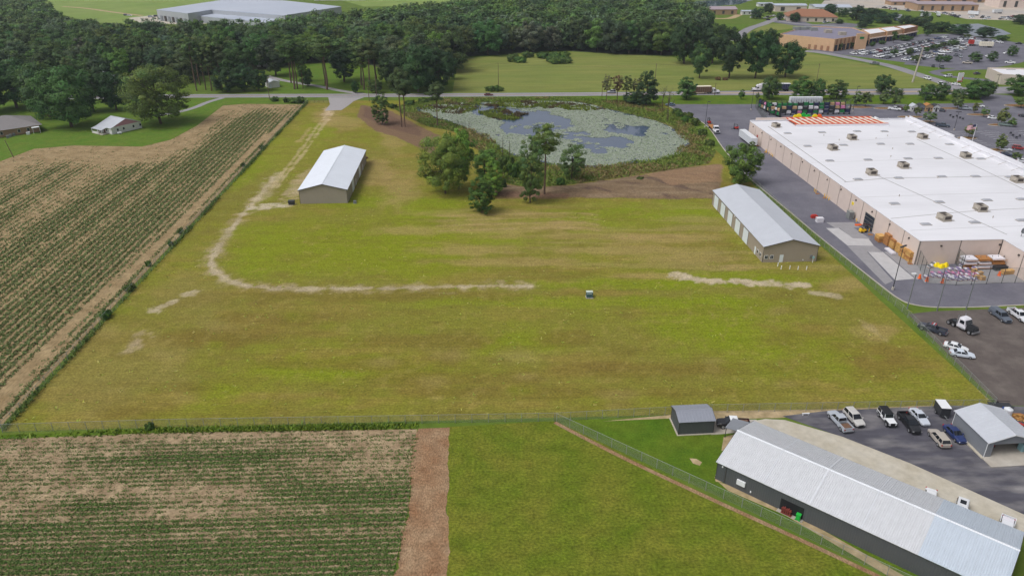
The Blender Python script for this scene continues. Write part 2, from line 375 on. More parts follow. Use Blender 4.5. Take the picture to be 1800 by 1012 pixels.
pond = blur(inpoly(lx, ly, WG).astype(float), 14)
lz = -1.7 * np.clip((pond - .12) / .6, 0, 1)
rise = blur(inpoly(cpx, cpy, [(870,345),(1265,346),(1265,300),(1100,318),(1000,330),(880,332)]).astype(float), 16)
lz = lz + .9 * rise * (1 - np.clip(pond*4, 0, 1))
C = np.zeros((NY, NX, 3)); C[:] = lin(122,119,48)
n1 = fbm(lx, ly, 26, 1); n2 = fbm(lx*.45, ly*1.3, 9, 2); n3 = fbm(lx, ly, 3.2, 3, 3)
def mixc(mask, col, k=1.0):
    global C
    mk = np.clip(mask * k, 0, 1)[..., None]; C = C * (1 - mk) + np.array(lin(*col)) * mk
def sm(a, lo, hi): t_ = np.clip((a - lo) / (hi - lo), 0, 1); return t_*t_*(3-2*t_)
mixc(sm(n1, .48, .70), (122,126,36), .7)                       # greener sweeps
mixc(sm(n2, .52, .72), (138,120,60), .6)                       # thin, dry sweeps
mixc(sm(n3, .50, .75), (116,106,42), .4)
def blob(cx, cy, rx, ry, col, k, seed=5, soft=.55):            # uneven patch given by pixel centre and pixel radii
    d = np.sqrt(((cpx - cx)/rx)**2 + ((cpy - cy)/ry)**2) + (fbm(lx, ly, 5, seed) - .5) * 1.1
    mixc(1 - sm(d, 1 - soft, 1 + soft*.4), col, k)
# bright yellow-green growth
for b in [(560,440,150,40),(450,440,60,55),(640,425,120,25),(880,415,60,18),(1330,600,140,30),(920,605,80,30),(1240,560,90,40),(420,300,40,30),(560,650,160,22),(1170,370,90,14),(760,360,60,16),(1300,490,160,14),(720,430,80,50),(640,355,80,14),(1120,380,130,18),(380,690,60,18),(1000,530,300,10),(1120,500,180,9),(470,255,30,40),(560,230,30,20),(760,390,60,25)]:
    blob(b[0], b[1], b[2]*1.15, b[3]*1.15, (118,132,22), .70, int(b[0]))
blob(640,430,320,75,(122,128,30),.6,11,.7); blob(1080,400,240,50,(124,128,42),.45,12,.8); blob(500,250,70,60,(128,128,44),.4,13,.8); blob(820,560,420,40,(122,124,42),.4,14,.8)
# brown, thin sweeps
for b in [(430,590,150,16),(760,600,160,12),(640,640,180,10),(780,665,160,13),(1100,650,200,12),(330,600,90,14),(200,725,70,10),(1000,595,60,12),(620,520,300,10),(1560,640,90,26),(950,690,300,10),(500,560,160,10)]:
    blob(b[0], b[1], b[2]*1.1, b[3]*1.25, (114,98,44), .55, int(b[0])+3)
# olive thin turf near the left fence and smaller green tufts
for b in [(200,640,140,70),(150,700,90,40),(330,520,70,40),(480,200,40,20)]: blob(b[0], b[1], b[2], b[3], (134,122,66), .5, int(b[0])+9)
for _ in range(60):
    bx_, by_ = RNG.uniform(150,1650), RNG.uniform(520,715); q_ = RNG.uniform(8,30); blob(bx_, by_, q_*1.6, q_*.5, [(116,128,26),(112,96,46),(146,130,78)][int(RNG.integers(3))], .42, int(bx_), .8)
# pale dry scraped patches
for b in [(900,400,150,12),(1000,395,60,11),(880,378,160,6),(820,440,90,10),(700,330,40,40),(660,300,30,30),(1050,415,220,7),(720,405,70,9),(1100,440,150,10),(1180,420,110,10),(900,460,150,8),(1200,455,110,9),(1490,500,60,16),(1540,585,40,20),(1150,485,80,6),(575,205,28,14),(690,240,25,30),(600,215,50,12),(1300,470,60,6)]:
    blob(b[0], b[1], b[2], b[3], (158,136,88), .55, int(b[0])+7)
# gravel and sand tracks
def seg(px_pts, wid, col, k, feather=.8, nz_=.9):
    k = k * np.clip(.25 + 1.5*fbm(lx, ly, 6, int(px_pts[0][0]) % 97, 5), .2, 1.15)
    d = np.full(lx.shape, 1e9); P = [G(*p) for p in px_pts]
    for a, b in zip(P[:-1], P[1:]):
        dx, dy = b.x-a.x, b.y-a.y; L2 = dx*dx+dy*dy
        t_ = np.clip(((lx-a.x)*dx + (ly-a.y)*dy)/L2, 0, 1); d = np.minimum(d, np.hypot(lx-a.x-t_*dx, ly-a.y-t_*dy))
    e = d + (fbm(lx, ly, 2.4, len(px_pts)+int(px_pts[0][0]), 5) - .5) * 2.2 * nz_ * wid
    cv_ = tuple(c*.9 for c in col); mk_ = 1 - sm(e, wid*.5 - feather*wid*.22, wid*.5 + feather*wid*.3)
    mixc(mk_, col, k); mixc(mk_*sm(fbm(lx, ly, 1.5, 61, 3), .5, .7), cv_, k*.7)
loop = smoothpath([(482,312),(455,345),(432,372),(405,405),(382,438),(372,462),(385,484),(420,499),(470,506),(560,507),(700,506),(800,503),(880,502),(930,503)], 5)
seg(loop, 3.4, (164,148,110), .5, 1.3, 1.0); seg(loop, 1.6, (178,164,136), .85, 1.0, .9)
seg(smoothpath([(510,360),(470,362),(440,366)], 4), 3.0, (190,178,152), .8, .9)
seg(smoothpath([(492,305),(470,335),(455,352)], 4), 4.0, (184,170,138), .45, 1.2)
for off in (0, 9): seg(smoothpath([(578+off,196),(556+off,225),(530+off,262),(500+off,300),(478+off,330)], 4), 1.1, (188,170,132), .55, .9, 1.0)
seg([(578,190),(572,210)], 3.6, (192,170,140), .7, .9); seg([(545,225),(525,250)], 2.2, (176,156,108), .5, .9)
seg([(525,320),(515,345)], 5, (182,164,134), .65, 1.2); seg([(545,300),(530,318)], 4, (176,156,120), .5, 1.2)
seg(smoothpath([(1185,483),(1230,492),(1290,495),(1360,500),(1415,500)], 4), 2.6, (182,168,140), 1.3, 1.2, 1.0)
seg([(1200,488),(1250,499)], 2.4, (186,172,144), .6, 1.2, 1.2); seg([(1425,513),(1475,522)], 1.8, (184,170,142), .6, 1.2)
seg([(345,512),(270,545)], 1.8, (190,176,150), .6, 1.4, 1.6); seg([(245,592),(220,618)], 2.2, (176,158,130), .5, 1.6, 1.6)
seg([(1510,562),(1560,600)], 2.0, (170,152,110), .4, 1.2)
for yy in (380, 388, 397, 406): seg(smoothpath([(770,yy),(900,yy-4),(1010,yy-6),(1050,yy-2)], 3), 1.0, (170,146,104), .4, 1.2, .9)
for rr in ((560,720),(690,712)): pass
# scuffed streaks across the middle of the lot
stk = sm(fbm(lx*.16, ly*1.2, 4.5, 203), .5, .68) * sm(cpy, 350, 375) * (1 - sm(cpy, 470, 500)) * sm(cpx, 700, 800)
mixc(stk, (156,136,90), .4); mixc(sm(fbm(lx*.35, ly*1.2, 4.0, 207), .52, .70), (112,98,44), .28)
mixc(sm(fbm(lx, ly, 1.6, 211, 3), .58, .8), (150,136,74), .35)
# margins: sand by the right fence, weeds by the left one
seg([(1600,560),(1755,712)], 1.1, (190,168,128), .6, 1.2, 1.0)
# dark earth bank and the cleared ground by the pond
def polyp(poly, col, k, nb=5, nzs=4, amt=.9):
    mk = blur(inpoly(cpx, cpy, poly).astype(float), nb); mixc(sm(mk + (fbm(lx, ly, nzs, 31) - .5)*amt, .35, .65), col, k)
EARTH = [(868,347),(1265,350),(1268,288),(1190,296),(1100,312),(1000,326),(930,332),(860,318),(850,335)]
polyp(EARTH, (120,100,80), .95); mixc(blur(inpoly(cpx, cpy, EARTH).astype(float), 2) * sm(fbm(lx*.25, ly*1.4, 2.5, 41), .45, .7), (140,122,98), .6)
polyp([(635,184),(690,196),(730,218),(775,240),(760,272),(735,258),(700,243),(660,230),(628,205)], (118,94,76), .92)
polyp([(640,187),(680,200),(740,228),(740,240),(680,225),(640,205)], (100,78,68), .6, 3)
mixc(blur(inpoly(cpx, cpy, EARTH).astype(float), 3) * sm(fbm(lx*.6+ly*.5, ly*.4, 2.2, 44), .55, .72), (92,74,66), .75)
polyp([(1130,306),(1270,288),(1270,322),(1180,330)], (150,120,92), .55)
polyp([(870,340),(1000,344),(1000,350),(870,350)], (120,90,74), .6, 2)
# marsh ground under reeds
MARSH = [(690,190),(760,173),(1000,171),(1150,182),(1190,199),(1238,236),(1258,268),(1245,288),(1180,298),(1100,311),(1000,325),(930,331),(890,322),(872,296),(845,268),(800,232),(750,222),(715,206)]
polyp(MARSH, (98,98,56), .95, 3); polyp(W_POLY, (70,66,50), .9, 2)
lotV = np.stack([lx, ly, lz], -1).reshape(-1, 3); idx = np.arange(NX*NY).reshape(NY, NX)
lotF = np.stack([idx[:-1,:-1], idx[:-1,1:], idx[1:,1:], idx[1:,:-1]], -1).reshape(-1, 4)
lot = link('mown_lot', np_mesh('mown_lot', lotV, lotF, MATS['lot_grass'], C.reshape(-1,3), True)); lot['kind'] = 'structure'
LOT_G = lambda x, y: 0.0
# weeds standing in the mown lot
xw = RNG.uniform(0, 1, 1500); yw = RNG.uniform(0, .62, 1500); X0 = (Q[0].x*(1-xw)+Q[1].x*xw)*(1-yw)+(Q[3].x*(1-xw)+Q[2].x*xw)*yw; Y0 = (Q[0].y*(1-xw)+Q[1].y*xw)*(1-yw)+(Q[3].y*(1-xw)+Q[2].y*xw)*yw
kw = fbm(X0, Y0, 12, 401) > .52; X0, Y0 = X0[kw], Y0[kw]; LOTW = (np.repeat(X0, 7), np.repeat(Y0, 7))
# pond water
m = MB(); ws = [(x, y) for x, y in WG[:-1]]; cx = sum(p[0] for p in ws)/len(ws); cy = sum(p[1] for p in ws)/len(ws)
ws = [(cx+(x-cx)*1.02, cy+(y-cy)*1.03) for x, y in ws]
from mathutils.geometry import tessellate_polygon
tri = [t_ if (Vector(ws[t_[1]])-Vector(ws[t_[0]])).cross(Vector(ws[t_[2]])-Vector(ws[t_[0]])) > 0 else t_[::-1] for t_ in tessellate_polygon([[Vector((x,y,0)) for x, y in ws]])]
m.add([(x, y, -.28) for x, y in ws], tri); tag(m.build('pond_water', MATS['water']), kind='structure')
# ------------------------------------------------------------------ leaf clouds (shared by crowns, shrubs, reeds, crops)
def leaves(cen, size, nrm, asp=1.0, sizev=.35, fold=.0):       # quads at cen (n,3) facing nrm (n,3)
    n = len(cen); nrm = nrm / (np.linalg.norm(nrm, axis=1, keepdims=True) + 1e-9)
    r = RNG.normal(size=(n, 3)); t1 = np.cross(nrm, r); t1 /= (np.linalg.norm(t1, axis=1, keepdims=True) + 1e-9); t2 = np.cross(nrm, t1)
    s = (size * (1 + sizev * RNG.uniform(-1, 1, n)))[:, None] * .5
    a = t1 * s; b = t2 * s * asp
    V = np.stack([cen - a - b*.35, cen - b + a*.1, cen + a + b*.3, cen + b - a*.1], 1).reshape(-1, 3)
    F = np.arange(n * 4).reshape(n, 4); return V, F
def scatter_poly(poly_w, n):
    P = np.array(poly_w); lo = P.min(0); hi = P.max(0); xs = []; ys = []; c = 0
    while c < n:
        x = RNG.uniform(lo[0], hi[0], n); y = RNG.uniform(lo[1], hi[1], n); k = inpoly(x, y, poly_w); xs.append(x[k]); ys.append(y[k]); c += k.sum()
    return np.concatenate(xs)[:n], np.concatenate(ys)[:n]
def blades(x, y, z0, h, wd, lean=.35, hv=.4):                  # upright blades as quads
    n = len(x); a = RNG.uniform(0, math.pi, n); hh = h * (1 + hv * RNG.uniform(-1, 1, n)); w_ = wd * RNG.uniform(.6, 1.4, n)
    dx = np.cos(a)*w_*.5; dy = np.sin(a)*w_*.5; lx_ = RNG.normal(size=n)*lean*hh; ly_ = RNG.normal(size=n)*lean*hh
    z0 = np.broadcast_to(z0, x.shape)
    V = np.stack([np.stack([x-dx, y-dy, z0], -1), np.stack([x+dx, y+dy, z0], -1), np.stack([x+dx*.5+lx_, y+dy*.5+ly_, z0+hh], -1), np.stack([x-dx*.5+lx_, y-dy*.5+ly_, z0+hh], -1)], 1).reshape(-1, 3)
    return V, np.arange(n*4).reshape(n, 4)
def pal(n, cols, wts=None):
    A = np.array([lin(*c) for c in cols]); k = RNG.choice(len(cols), n, p=wts); return A[k] * RNG.uniform(.8, 1.2, (n, 1))
xw = LOTW[0] + RNG.normal(size=len(LOTW[0]))*.16; yw = LOTW[1] + RNG.normal(size=len(LOTW[0]))*.16
V, F = blades(xw, yw, 0.01, .10, .26, 2.2); tag(link('lot_weeds', np_mesh('lot_weeds', V, F, MATS['grassleaf'], np.repeat(pal(len(xw), [(150,168,58),(162,164,66),(140,152,62),(184,172,100)]), 4, 0))), 'low weed tufts dotted through the mown lot grass', 'weeds', kind='stuff')
# lily pads: floating discs (uncountable)
OPEN = [[(826,184),(872,181),(912,190),(965,197),(992,206),(1000,222),(975,226),(940,222),(925,236),(900,240),(878,222),(862,208),(834,201)],
        [(885,216),(935,212),(980,220),(1005,226),(1030,236),(1085,240),(1108,250),(1090,261),(1050,266),(1008,256),(985,246),(965,236),(930,238),(905,236)],
        [(1060,220),(1095,214),(1145,222),(1150,232),(1110,236),(1075,232)]]
def jit(x, y, a, sc, sd_): return x + (fbm(x, y, sc, sd_)-.5)*a, y + (fbm(x, y, sc, sd_+5)-.5)*a
x, y = scatter_poly([(cx+(a-cx)*1.02, cy+(b-cy)*1.03) for a, b in WG[:-1]], 90000); ex_, ey_ = jit(x, y, 7, 6, 57); kin = inpoly(ex_, ey_, WG[:-1]); x, y = x[kin], y[kin]; jx, jy = jit(x, y, 16, 9, 50); px_, py_ = PX(jx, jy)
keep = np.ones(len(x), bool)
for p in OPEN: keep &= ~inpoly(px_, py_, p)
keep &= fbm(x, y, 6, 61) > .24
keep |= (fbm(x, y, 7, 66) > .68) & (RNG.uniform(size=len(x)) < .7)
x, y = x[keep], y[keep]; n = len(x); k6 = 6; rr = RNG.uniform(.18, .42, n); an = RNG.uniform(0, 6.28, n)
th = an[:, None] + np.linspace(.2, 5.6, k6)[None]; zz = -.24 + RNG.uniform(0, .09, n)
tilt = RNG.normal(size=(n, 2)) * .07
dx = np.cos(th)*rr[:, None]; dy = np.sin(th)*rr[:, None]
V = np.stack([x[:, None]+dx, y[:, None]+dy, zz[:, None] + dx*tilt[:, :1] + dy*tilt[:, 1:]], -1).reshape(-1, 3)
cc_ = pal(n, [(156,166,148),(166,174,160),(146,160,132),(176,182,170),(134,154,112)], [.34,.28,.2,.1,.08])
o = link('lily_pads', np_mesh('lily_pads', V, np.arange(n*k6).reshape(n, k6), MATS['grassleaf'], np.repeat(cc_, k6, 0)))
tag(o, 'pale green lily pads floating thick over the pond', 'lily pads', kind='stuff')
# weed islands on the far side of the pond
wi = []
for p, q in (([(852,196),(880,192),(925,199),(920,208),(880,209),(858,205)], 2600), ([(850,181),(905,178),(1010,183),(1055,193),(1000,193),(930,189),(870,187)], 3800), ([(730,190),(790,181),(850,181),(830,195),(770,196)], 1800)):
    xx, yy = scatter_poly([tuple(G(*a).xy) for a in p], q); xx, yy = jit(xx, yy, 14, 6, 55); wi.append((xx, yy))
x = np.concatenate([a for a, _ in wi]); y = np.concatenate([b for _, b in wi]); V, F = blades(x, y, -.3, .75, .55)
br = fbm(x, y, 9, 71)[:, None]; cc_ = pal(len(x), [(110,128,40),(124,136,50),(98,112,46)]); cb = pal(len(x), [(104,88,62),(92,82,58)])
cc_ = np.where(br > .52, cb, cc_)
o = link('water_weeds', np_mesh('water_weeds', V, F, MATS['grassleaf'], np.repeat(cc_, 4, 0))); tag(o, 'yellow-green and brown weeds growing in mats on the pond', 'weeds', kind='stuff')
# reeds and rank grass round the pond
MG = [tuple(G(*p).xy) for p in MARSH]
x, y = scatter_poly(MG, 60000); rx_, ry_ = jit(x, y, 9, 7, 59); ins = inpoly(rx_, ry_, WG[:-1]); x, y = x[~ins], y[~ins]
V, F = blades(x, y, 0.0, .55, .42, .9); br = fbm(x, y, 14, 75)
cg = pal(len(x), [(108,130,50),(94,118,46),(122,136,58)]); cb = pal(len(x), [(136,120,76),(124,110,70),(146,132,88)]); cc_ = np.where((br > .57)[:, None], cb, cg)
cc_ = np.where((RNG.uniform(size=len(x)) < .3)[:, None], cg, cc_)
o = link('reeds', np_mesh('reeds', V, F, MATS['grassleaf'], np.repeat(cc_, 4, 0))); tag(o, 'brown and green reeds and rank grass fringing the pond', 'reeds', kind='stuff')
# ------------------------------------------------------------------ crop fields
def far_line(a, b, y):  return a.x + (b.x-a.x)*(y-a.y)/(b.y-a.y)
FL0, FL1 = G(5, 757), G(541, 180)                              # left fence
LEFT_EDGE = [(-110,322),(0,284),(60,262),(130,256),(250,258),(300,246),(345,222),(392,186),(430,183),(534,184)]
LF = [tuple(G(*p).xy) for p in LEFT_EDGE] + [(FL1.x-1.2, FL1.y-2), (FL0.x-1.2, FL0.y+1), (FL0.x-1.2, FL0.y-2), (-118, FL0.y-8), (-165, 185)]
def poly_obj(name, pts, z, mat):
    tri = tessellate_polygon([[Vector((x, y, 0)) for x, y in pts]]); f = []
    for t_ in tri:
        a, b, c = [Vector(pts[i]) for i in t_]; f.append(t_ if (b-a).cross(c-a) > 0 else t_[::-1])
    me = bpy.data.meshes.new(name); me.from_pydata([(x, y, z) for x, y in pts], [], f); me.materials.append(mat); o = link(name, me); o['kind'] = 'structure'; return o
soilL = poly_obj('left_field_soil', LF, .012, MATS['soil_left'])
def crop_rows(soil, poly, ang, p0, p1, spacing, step, size, hgt, nleaf, dens, cols, seed, headland=0, drop=(), along=1.0, rowv=0.0, rr=.45):
    ca, sa = math.cos(ang), math.sin(ang); P = np.array(poly)
    A = P[:, 0]*ca + P[:, 1]*sa; B = -P[:, 0]*sa + P[:, 1]*ca; b = B.min() + spacing; k = 0
    while b < B.max():
        k += 1
        if k % 9 in drop: b += spacing; continue
        a = np.arange(A.min(), A.max(), step); a = a + RNG.uniform(-.4, .4, len(a))*step; bb = b + RNG.normal(size=len(a))*.05
        x = a*ca - bb*sa; y = a*sa + bb*ca; kp = inpoly(x, y, poly)
        d = dens(x, y)*(1 + rowv*math.sin(k*.9 + 1.7*math.sin(k*.37))); kp &= RNG.uniform(size=len(x)) < d; x, y = x[kp], y[kp]
        b += spacing
        if len(x) < 12: continue
        d = np.clip(d[kp], 0, 1); n = len(x)
        c = np.stack([x, y, np.zeros(n)], -1); c = np.repeat(c, nleaf, 0); dd = np.repeat(d, nleaf)
        off = RNG.normal(size=(n*nleaf, 3)) * np.array([rr, rr, 0]); off = np.stack([off[:, 0]*ca*along - off[:, 1]*sa, off[:, 0]*sa*along + off[:, 1]*ca, off[:, 2]], -1); c = c + off; c[:, 2] = RNG.uniform(.25, 1.0, n*nleaf)*hgt*(.55 + .45*dd)
        nr = RNG.normal(size=(n*nleaf, 3))*.55 + np.array([0, 0, 1.1]) + off*np.array([.9,.9,0])/size
        V, F = leaves(c, size*(.6+.4*dd), nr, .7); cc_ = pal(n*nleaf, *cols)
        link('crop_row', np_mesh('crop_row', V, F, MATS['grassleaf'], np.repeat(cc_, 4, 0)), soil)
TRK = [G(*p) for p in ((521,198),(447,259),(340,370),(230,478),(135,562),(60,640),(-40,745))]
def dtrk(x, y):
    d = np.full(np.shape(x), 1e9)
    for a, b in zip(TRK[:-1], TRK[1:]):
        dx, dy = b.x-a.x, b.y-a.y; t_ = np.clip(((x-a.x)*dx+(y-a.y)*dy)/(dx*dx+dy*dy), 0, 1); d = np.minimum(d, np.hypot(x-a.x-t_*dx, y-a.y-t_*dy))
    return d
def densL(x, y):
    px_, py_ = PX(x, y); n_ = fbm(x*.9, y*.25, 14, 81); r = sm(n_, .22, .54)*.75 + .32
    hl = np.zeros_like(x)
    edge = blurless(px_, py_)
    side = (x - np.interp(y, [p.y for p in TRK[::-1]], [p.x for p in TRK[::-1]])) > 0
    up = 1 - .45*np.exp(-(((px_-60)/150)**2 + ((py_-330)/50)**2))
    return np.clip(r * edge * up * sm(dtrk(x, y), .9, 2.2) * np.where(side, .55, 1.0), 0, 1)
def blurless(px_, py_):                                         # thin out towards the headland by the lawn
    up = np.interp(px_, [-200,0,60,250,300,345,392,430,540], [322,312,284,282,274,254,204,192,190]); e = sm(py_ - up, -10, 24)
    return np.maximum(e, .03)
fang = math.atan2(FL1.y-FL0.y, FL1.x-FL0.x)
crop_rows(soilL, LF, fang, 0, 0, 1.95, .28, .56, .28, 6, densL, ([(104,122,68),(114,130,76),(96,112,62),(126,128,84)],), 3, along=1.2, rowv=.45, rr=.36)

SB = [G(-300, 772), G(0, 770), G(300, 759), G(733, 754)]
BF = [tuple(p.xy) for p in SB] + [tuple(G(716, 900).xy), tuple(G(690, 1012).xy), (G(690,1012).x-1.5, 70), (-150, 64)]
soilB = poly_obj('near_field_soil', BF, .012, MATS['soil'])
def densB(x, y):
    n_ = fbm(x*.35, y*1.1, 9, 91); px_, py_ = PX(x, y)
    r = sm(n_, .24, .50)*.62 + .30
    up = sm(py_ - (785 - .02*px_), -14, 26)*.75 + .25
    lf = 1 - .65*np.exp(-(((px_-60)/170)**2 + ((py_-812)/34)**2)); mid = 1 - .45*np.exp(-(((px_-400)/110)**2 + ((py_-900)/30)**2)); tr = 1 - .7*np.exp(-(((px_-660)/90)**2+((py_-800)/36)**2))
    return np.clip(r*up*lf*mid*tr, 0, 1)
crop_rows(soilB, BF, R(2.3), 0, 0, 1.04, .14, .28, .32, 10, densB, ([(92,120,56),(102,128,62),(84,110,52),(116,128,74)],), 5, along=1.3, rowv=.3, rr=.22)
def ragged(pts, amp, step, seed):               # a world polyline with an uneven course
    o = []
    for a, b in zip(pts[:-1], pts[1:]):
        n_ = max(1, int((Vector(b)-Vector(a)).length/step))
        for k in range(n_): o.append(tuple(Vector(a).lerp(Vector(b), k/n_)))
    o.append(tuple(pts[-1])); X = np.array([p[0] for p in o]); Y = np.array([p[1] for p in o])
    X = X + (fbm(X*0+5, Y, 4.0, seed, 5)-.5)*amp
    return list(zip(X.tolist(), Y.tolist()))
rgt = ragged([tuple(G(*p).xy) for p in ((786,751),(788,850),(784,1012))] + [(G(784,1012).x, 66)], 2.2, .5, 301); lft = ragged([(G(690,1012).x-1.5, 70)] + [tuple(G(*p).xy) for p in ((690,1012),(716,900),(733,753))], 2.6, .5, 305)
poly_obj('dirt_strip', rgt + lft, .02, MATS['dirt_strip'])
# straw and weeds along the near fence (green strip north of the near field)
x, y = scatter_poly([tuple(G(*p).xy) for p in ((0,764),(300,752),(735,744),(735,754),(300,761),(0,774))], 9000)
kp = RNG.uniform(size=len(x)) < np.clip((fbm(x, y, 7, 77)-.3)*2.2, .05, 1)*np.interp(PX(x, y)[0], [0,300,500,740], [.35,.4,.9,1]); x, y = x[kp], y[kp]
V, F = blades(x, y, 0, .38, .34, .8); px_, py_ = PX(x, y); cc_ = pal(len(x), [(104,130,40),(122,140,44),(90,116,38)])
tag(link('fence_weeds', np_mesh('fence_weeds', V, F, MATS['grassleaf'], np.repeat(cc_, 4, 0))), 'rank green weeds along the near chain link fence', 'weeds', kind='stuff')
# ------------------------------------------------------------------ lawns, pasture and far fields
sheet('pasture', [(786,750),(978,739),(1590,1040),(1700,1200),(786,1200)], .012, MATS['pasture'])
sheet('grass_triangle', [(985,737),(1250,735),(1330,738),(1262,840),(1690,1040),(1640,1045)], .014, MATS['strip_grass'])
sheet('lawn_left', [(-200,300),(-120,315),(0,283),(60,261),(130,255),(250,257),(300,245),(345,221),(390,185),(430,181),(540,180),(540,173),(-200,182)], .006, MATS['lawn'])
sheet('yard_lawn', [(480,165),(655,163),(640,112),(480,108)], .010, MATS['lawn'])
sheet('meadow', [(795,164),(806,104),(880,98),(1000,91),(1180,100),(1240,118),(1400,88),(1440,96),(1560,120),(1680,150),(1640,154),(1240,160)], .008, MATS['far_field'])
sheet('road_verge', [(680,176),(1000,170),(1200,168),(1600,168),(1745,172),(1748,179),(1600,183),(1200,183),(1150,182),(1000,176)], .010, MATS['strip_grass'])
sheet('far_pasture', [(60,-8),(95,22),(160,40),(260,44),(300,16),(420,6),(330,-10)], .010, MATS['bright_field'])
sheet('far_pasture', [(640,12),(740,10),(790,14),(900,0),(860,-12),(560,-10)], .010, MATS['bright_field'])
sheet('green_paddock', [(1235,42),(1300,44),(1318,42),(1290,60),(1240,72)], .010, MATS['lawn'])
sheet('plaza_verge', [(1420,94),(1480,97),(1590,111),(1560,114)], .012, MATS['lawn'])
sheet('plaza_verge', [(1560,117),(1720,119),(1735,121),(1640,124),(1632,128),(1650,132),(1720,140),(1780,142),(1790,150),(1690,148),(1640,137)], .012, MATS['lawn'])
sheet('far_verge', [(1310,60),(1350,42),(1480,44),(1500,49),(1400,50)], .012, MATS['far_field'])
# ------------------------------------------------------------------ roads
rd = sheet('road', [(-400,182),(0,176),(340,172),(650,171),(860,170),(1200,167.6),(1400,167.4),(1600,166.8),(1690,166),(1760,165),(2400,158),(2400,146),(1760,153),(1690,154),(1600,156),(1400,158.5),(1200,161.4),(860,164),(650,165.2),(340,166),(0,169),(-400,174)], .022, MATS['road_asphalt'])
ribbon('centre_line', [(-400,177.6),(0,172.3),(340,169),(860,167),(1200,164.6)], .35, .03, MATS['paint_yellow'], rd)
ribbon('turn_lane', [(1200,164.4),(1400,162.8),(1600,161.3),(1680,160)], 3.2, .03, M('turn_paint', lin(168,150,128), .9, .08, .3), rd)
for yy in ((-400,174.6,340,166.5,860,164.6,1200,162), (-400,181.2,340,171.4,860,169.4,1200,167)):
    ribbon('edge_line', [(yy[0],yy[1]),(340,yy[3]),(860,yy[5]),(1200,yy[7])], .2, .03, MATS['paint_white'], rd)
sheet('gravel_apron', [(577,171.5),(640,171.5),(622,178),(612,186),(600,194),(571,195),(580,184)], .034, MATS['gravel'])
ribbon('driveway', smoothpath([(392,172),(365,180),(340,190),(310,198),(270,204)], 4), 3.4, .03, MATS['concrete_mid'])
ribbon('driveway', smoothpath([(640,166),(600,160),(560,152),(500,142),(470,134)], 4), 4.0, .03, MATS['gravel'])
ribbon('side_road', smoothpath([(1690,158),(1660,146),(1600,127),(1560,115),(1500,103),(1445,93),(1415,90)], 5), 8.5, .034, MATS['road_asphalt'])
ribbon('back_road', smoothpath([(1290,72),(1313,53),(1340,43),(1361,35),(1378,28)], 5), 8.0, .03, MATS['road_asphalt'])
ribbon('back_road', smoothpath([(1366,37),(1400,42),(1460,46),(1530,52)], 4), 6.5, .034, MATS['road_asphalt'])
ribbon('farm_track', smoothpath([(110,12),(150,15),(200,22),(250,28)], 4), 5.0, .03, MATS['sand'])
ribbon('sand_track', smoothpath([(1240,32),(1280,33),(1300,26)], 4), 7.0, .03, MATS['sand'])
plaza = sheet('plaza_parking', [(1385,78),(1440,92),(1500,99),(1590,110),(1610,116),(1720,118),(1790,112),(1840,96),(1840,84),(1780,74),(1690,60),(1622,60),(1560,72),(1480,84)], .03, MATS['asphalt'])
ribbon('plaza_drive', smoothpath([(1590,112),(1680,119),(1750,116),(1800,103),(1840,92)], 4), 8.0, .038, MATS['asphalt'])
ribbon('service_loop', smoothpath([(1640,128),(1660,124),(1720,121),(1760,122)], 4), 6.0, .03, MATS['asphalt'])
ribbon('service_loop', smoothpath([(1640,128),(1665,134),(1720,140),(1800,147),(1840,148)], 4), 6.5, .034, MATS['asphalt'])
# store pavement
SPL = smoothpath([(1170,183.5),(1186,192),(1215,204),(1245,224),(1272,262),(1308,304),(1332,326),(1385,370),(1440,416),(1500,464),(1556,508),(1578,524),(1600,534),(1640,540),(1710,540),(1800,536),(2000,528)], 4)
store_pave = sheet('store_pavement', SPL + [(2400,510),(2400,190),(1900,178),(1800,180),(1600,183.5),(1400,183.5),(1200,183.5)], .026, MATS['asphalt'])
kerb('kerb', SPL, None)
ribbon('entrance_drive', [(1748,166),(1752,174),(1762,184)], 16, .034, MATS['asphalt'])
for k, (p, mt) in enumerate([([(1452,391),(1500,391),(1512,400),(1468,401)], 'concrete_mid'), ([(1452,401),(1474,401),(1500,419),(1526,419),(1536,432),(1490,432)], 'concrete_light'),
                             ([(1476,401),(1500,400),(1530,420),(1499,419)], 'concrete_mid'), ([(1526,443),(1552,443),(1608,490),(1574,493)], 'concrete_light'), ([(1490,433),(1536,432),(1550,442),(1524,443),(1570,494),(1556,500)], 'concrete_mid'),
                             ([(1554,443),(1580,440),(1640,478),(1612,492)], 'concrete_mid')]):
    sheet('concrete_slab', p, .032 + .004*k, MATS[mt], None, store_pave)
yard_base = sheet('yard_slab', [(1604,466),(1660,470),(1800,470),(1900,470),(1900,495),(1760,497),(1680,500),(1625,497)], .06, MATS['concrete_mid'], None, store_pave)
sheet('millings_yard', [(1596,552),(1640,547),(1800,541),(2100,532),(2100,700),(1900,715),(1757,712)], .02, MATS['millings'])
yard = sheet('asphalt_yard', [(1375,731),(1450,722),(1660,712.5),(1757,713),(1900,716),(2100,715),(2100,1010),(1800,905),(1600,815),(1480,768)], .024, MATS['yard_asphalt'])
sheet('concrete_apron', [(1322,740),(1345,736),(1380,738),(1480,767),(1600,814),(1800,904),(1860,935),(1795,938),(1328,742)], .034, MATS['concrete_warm'])
sheet('concrete_pad', [(1250,737),(1330,737),(1330,752),(1300,760),(1250,764)], .03, MATS['concrete'])
sheet('sand_margin', [(1060,740),(1250,722),(1450,719),(1660,711.5),(1640,716),(1450,724),(1375,734),(1330,735),(1255,737),(1200,734)], .018, MATS['sand'])
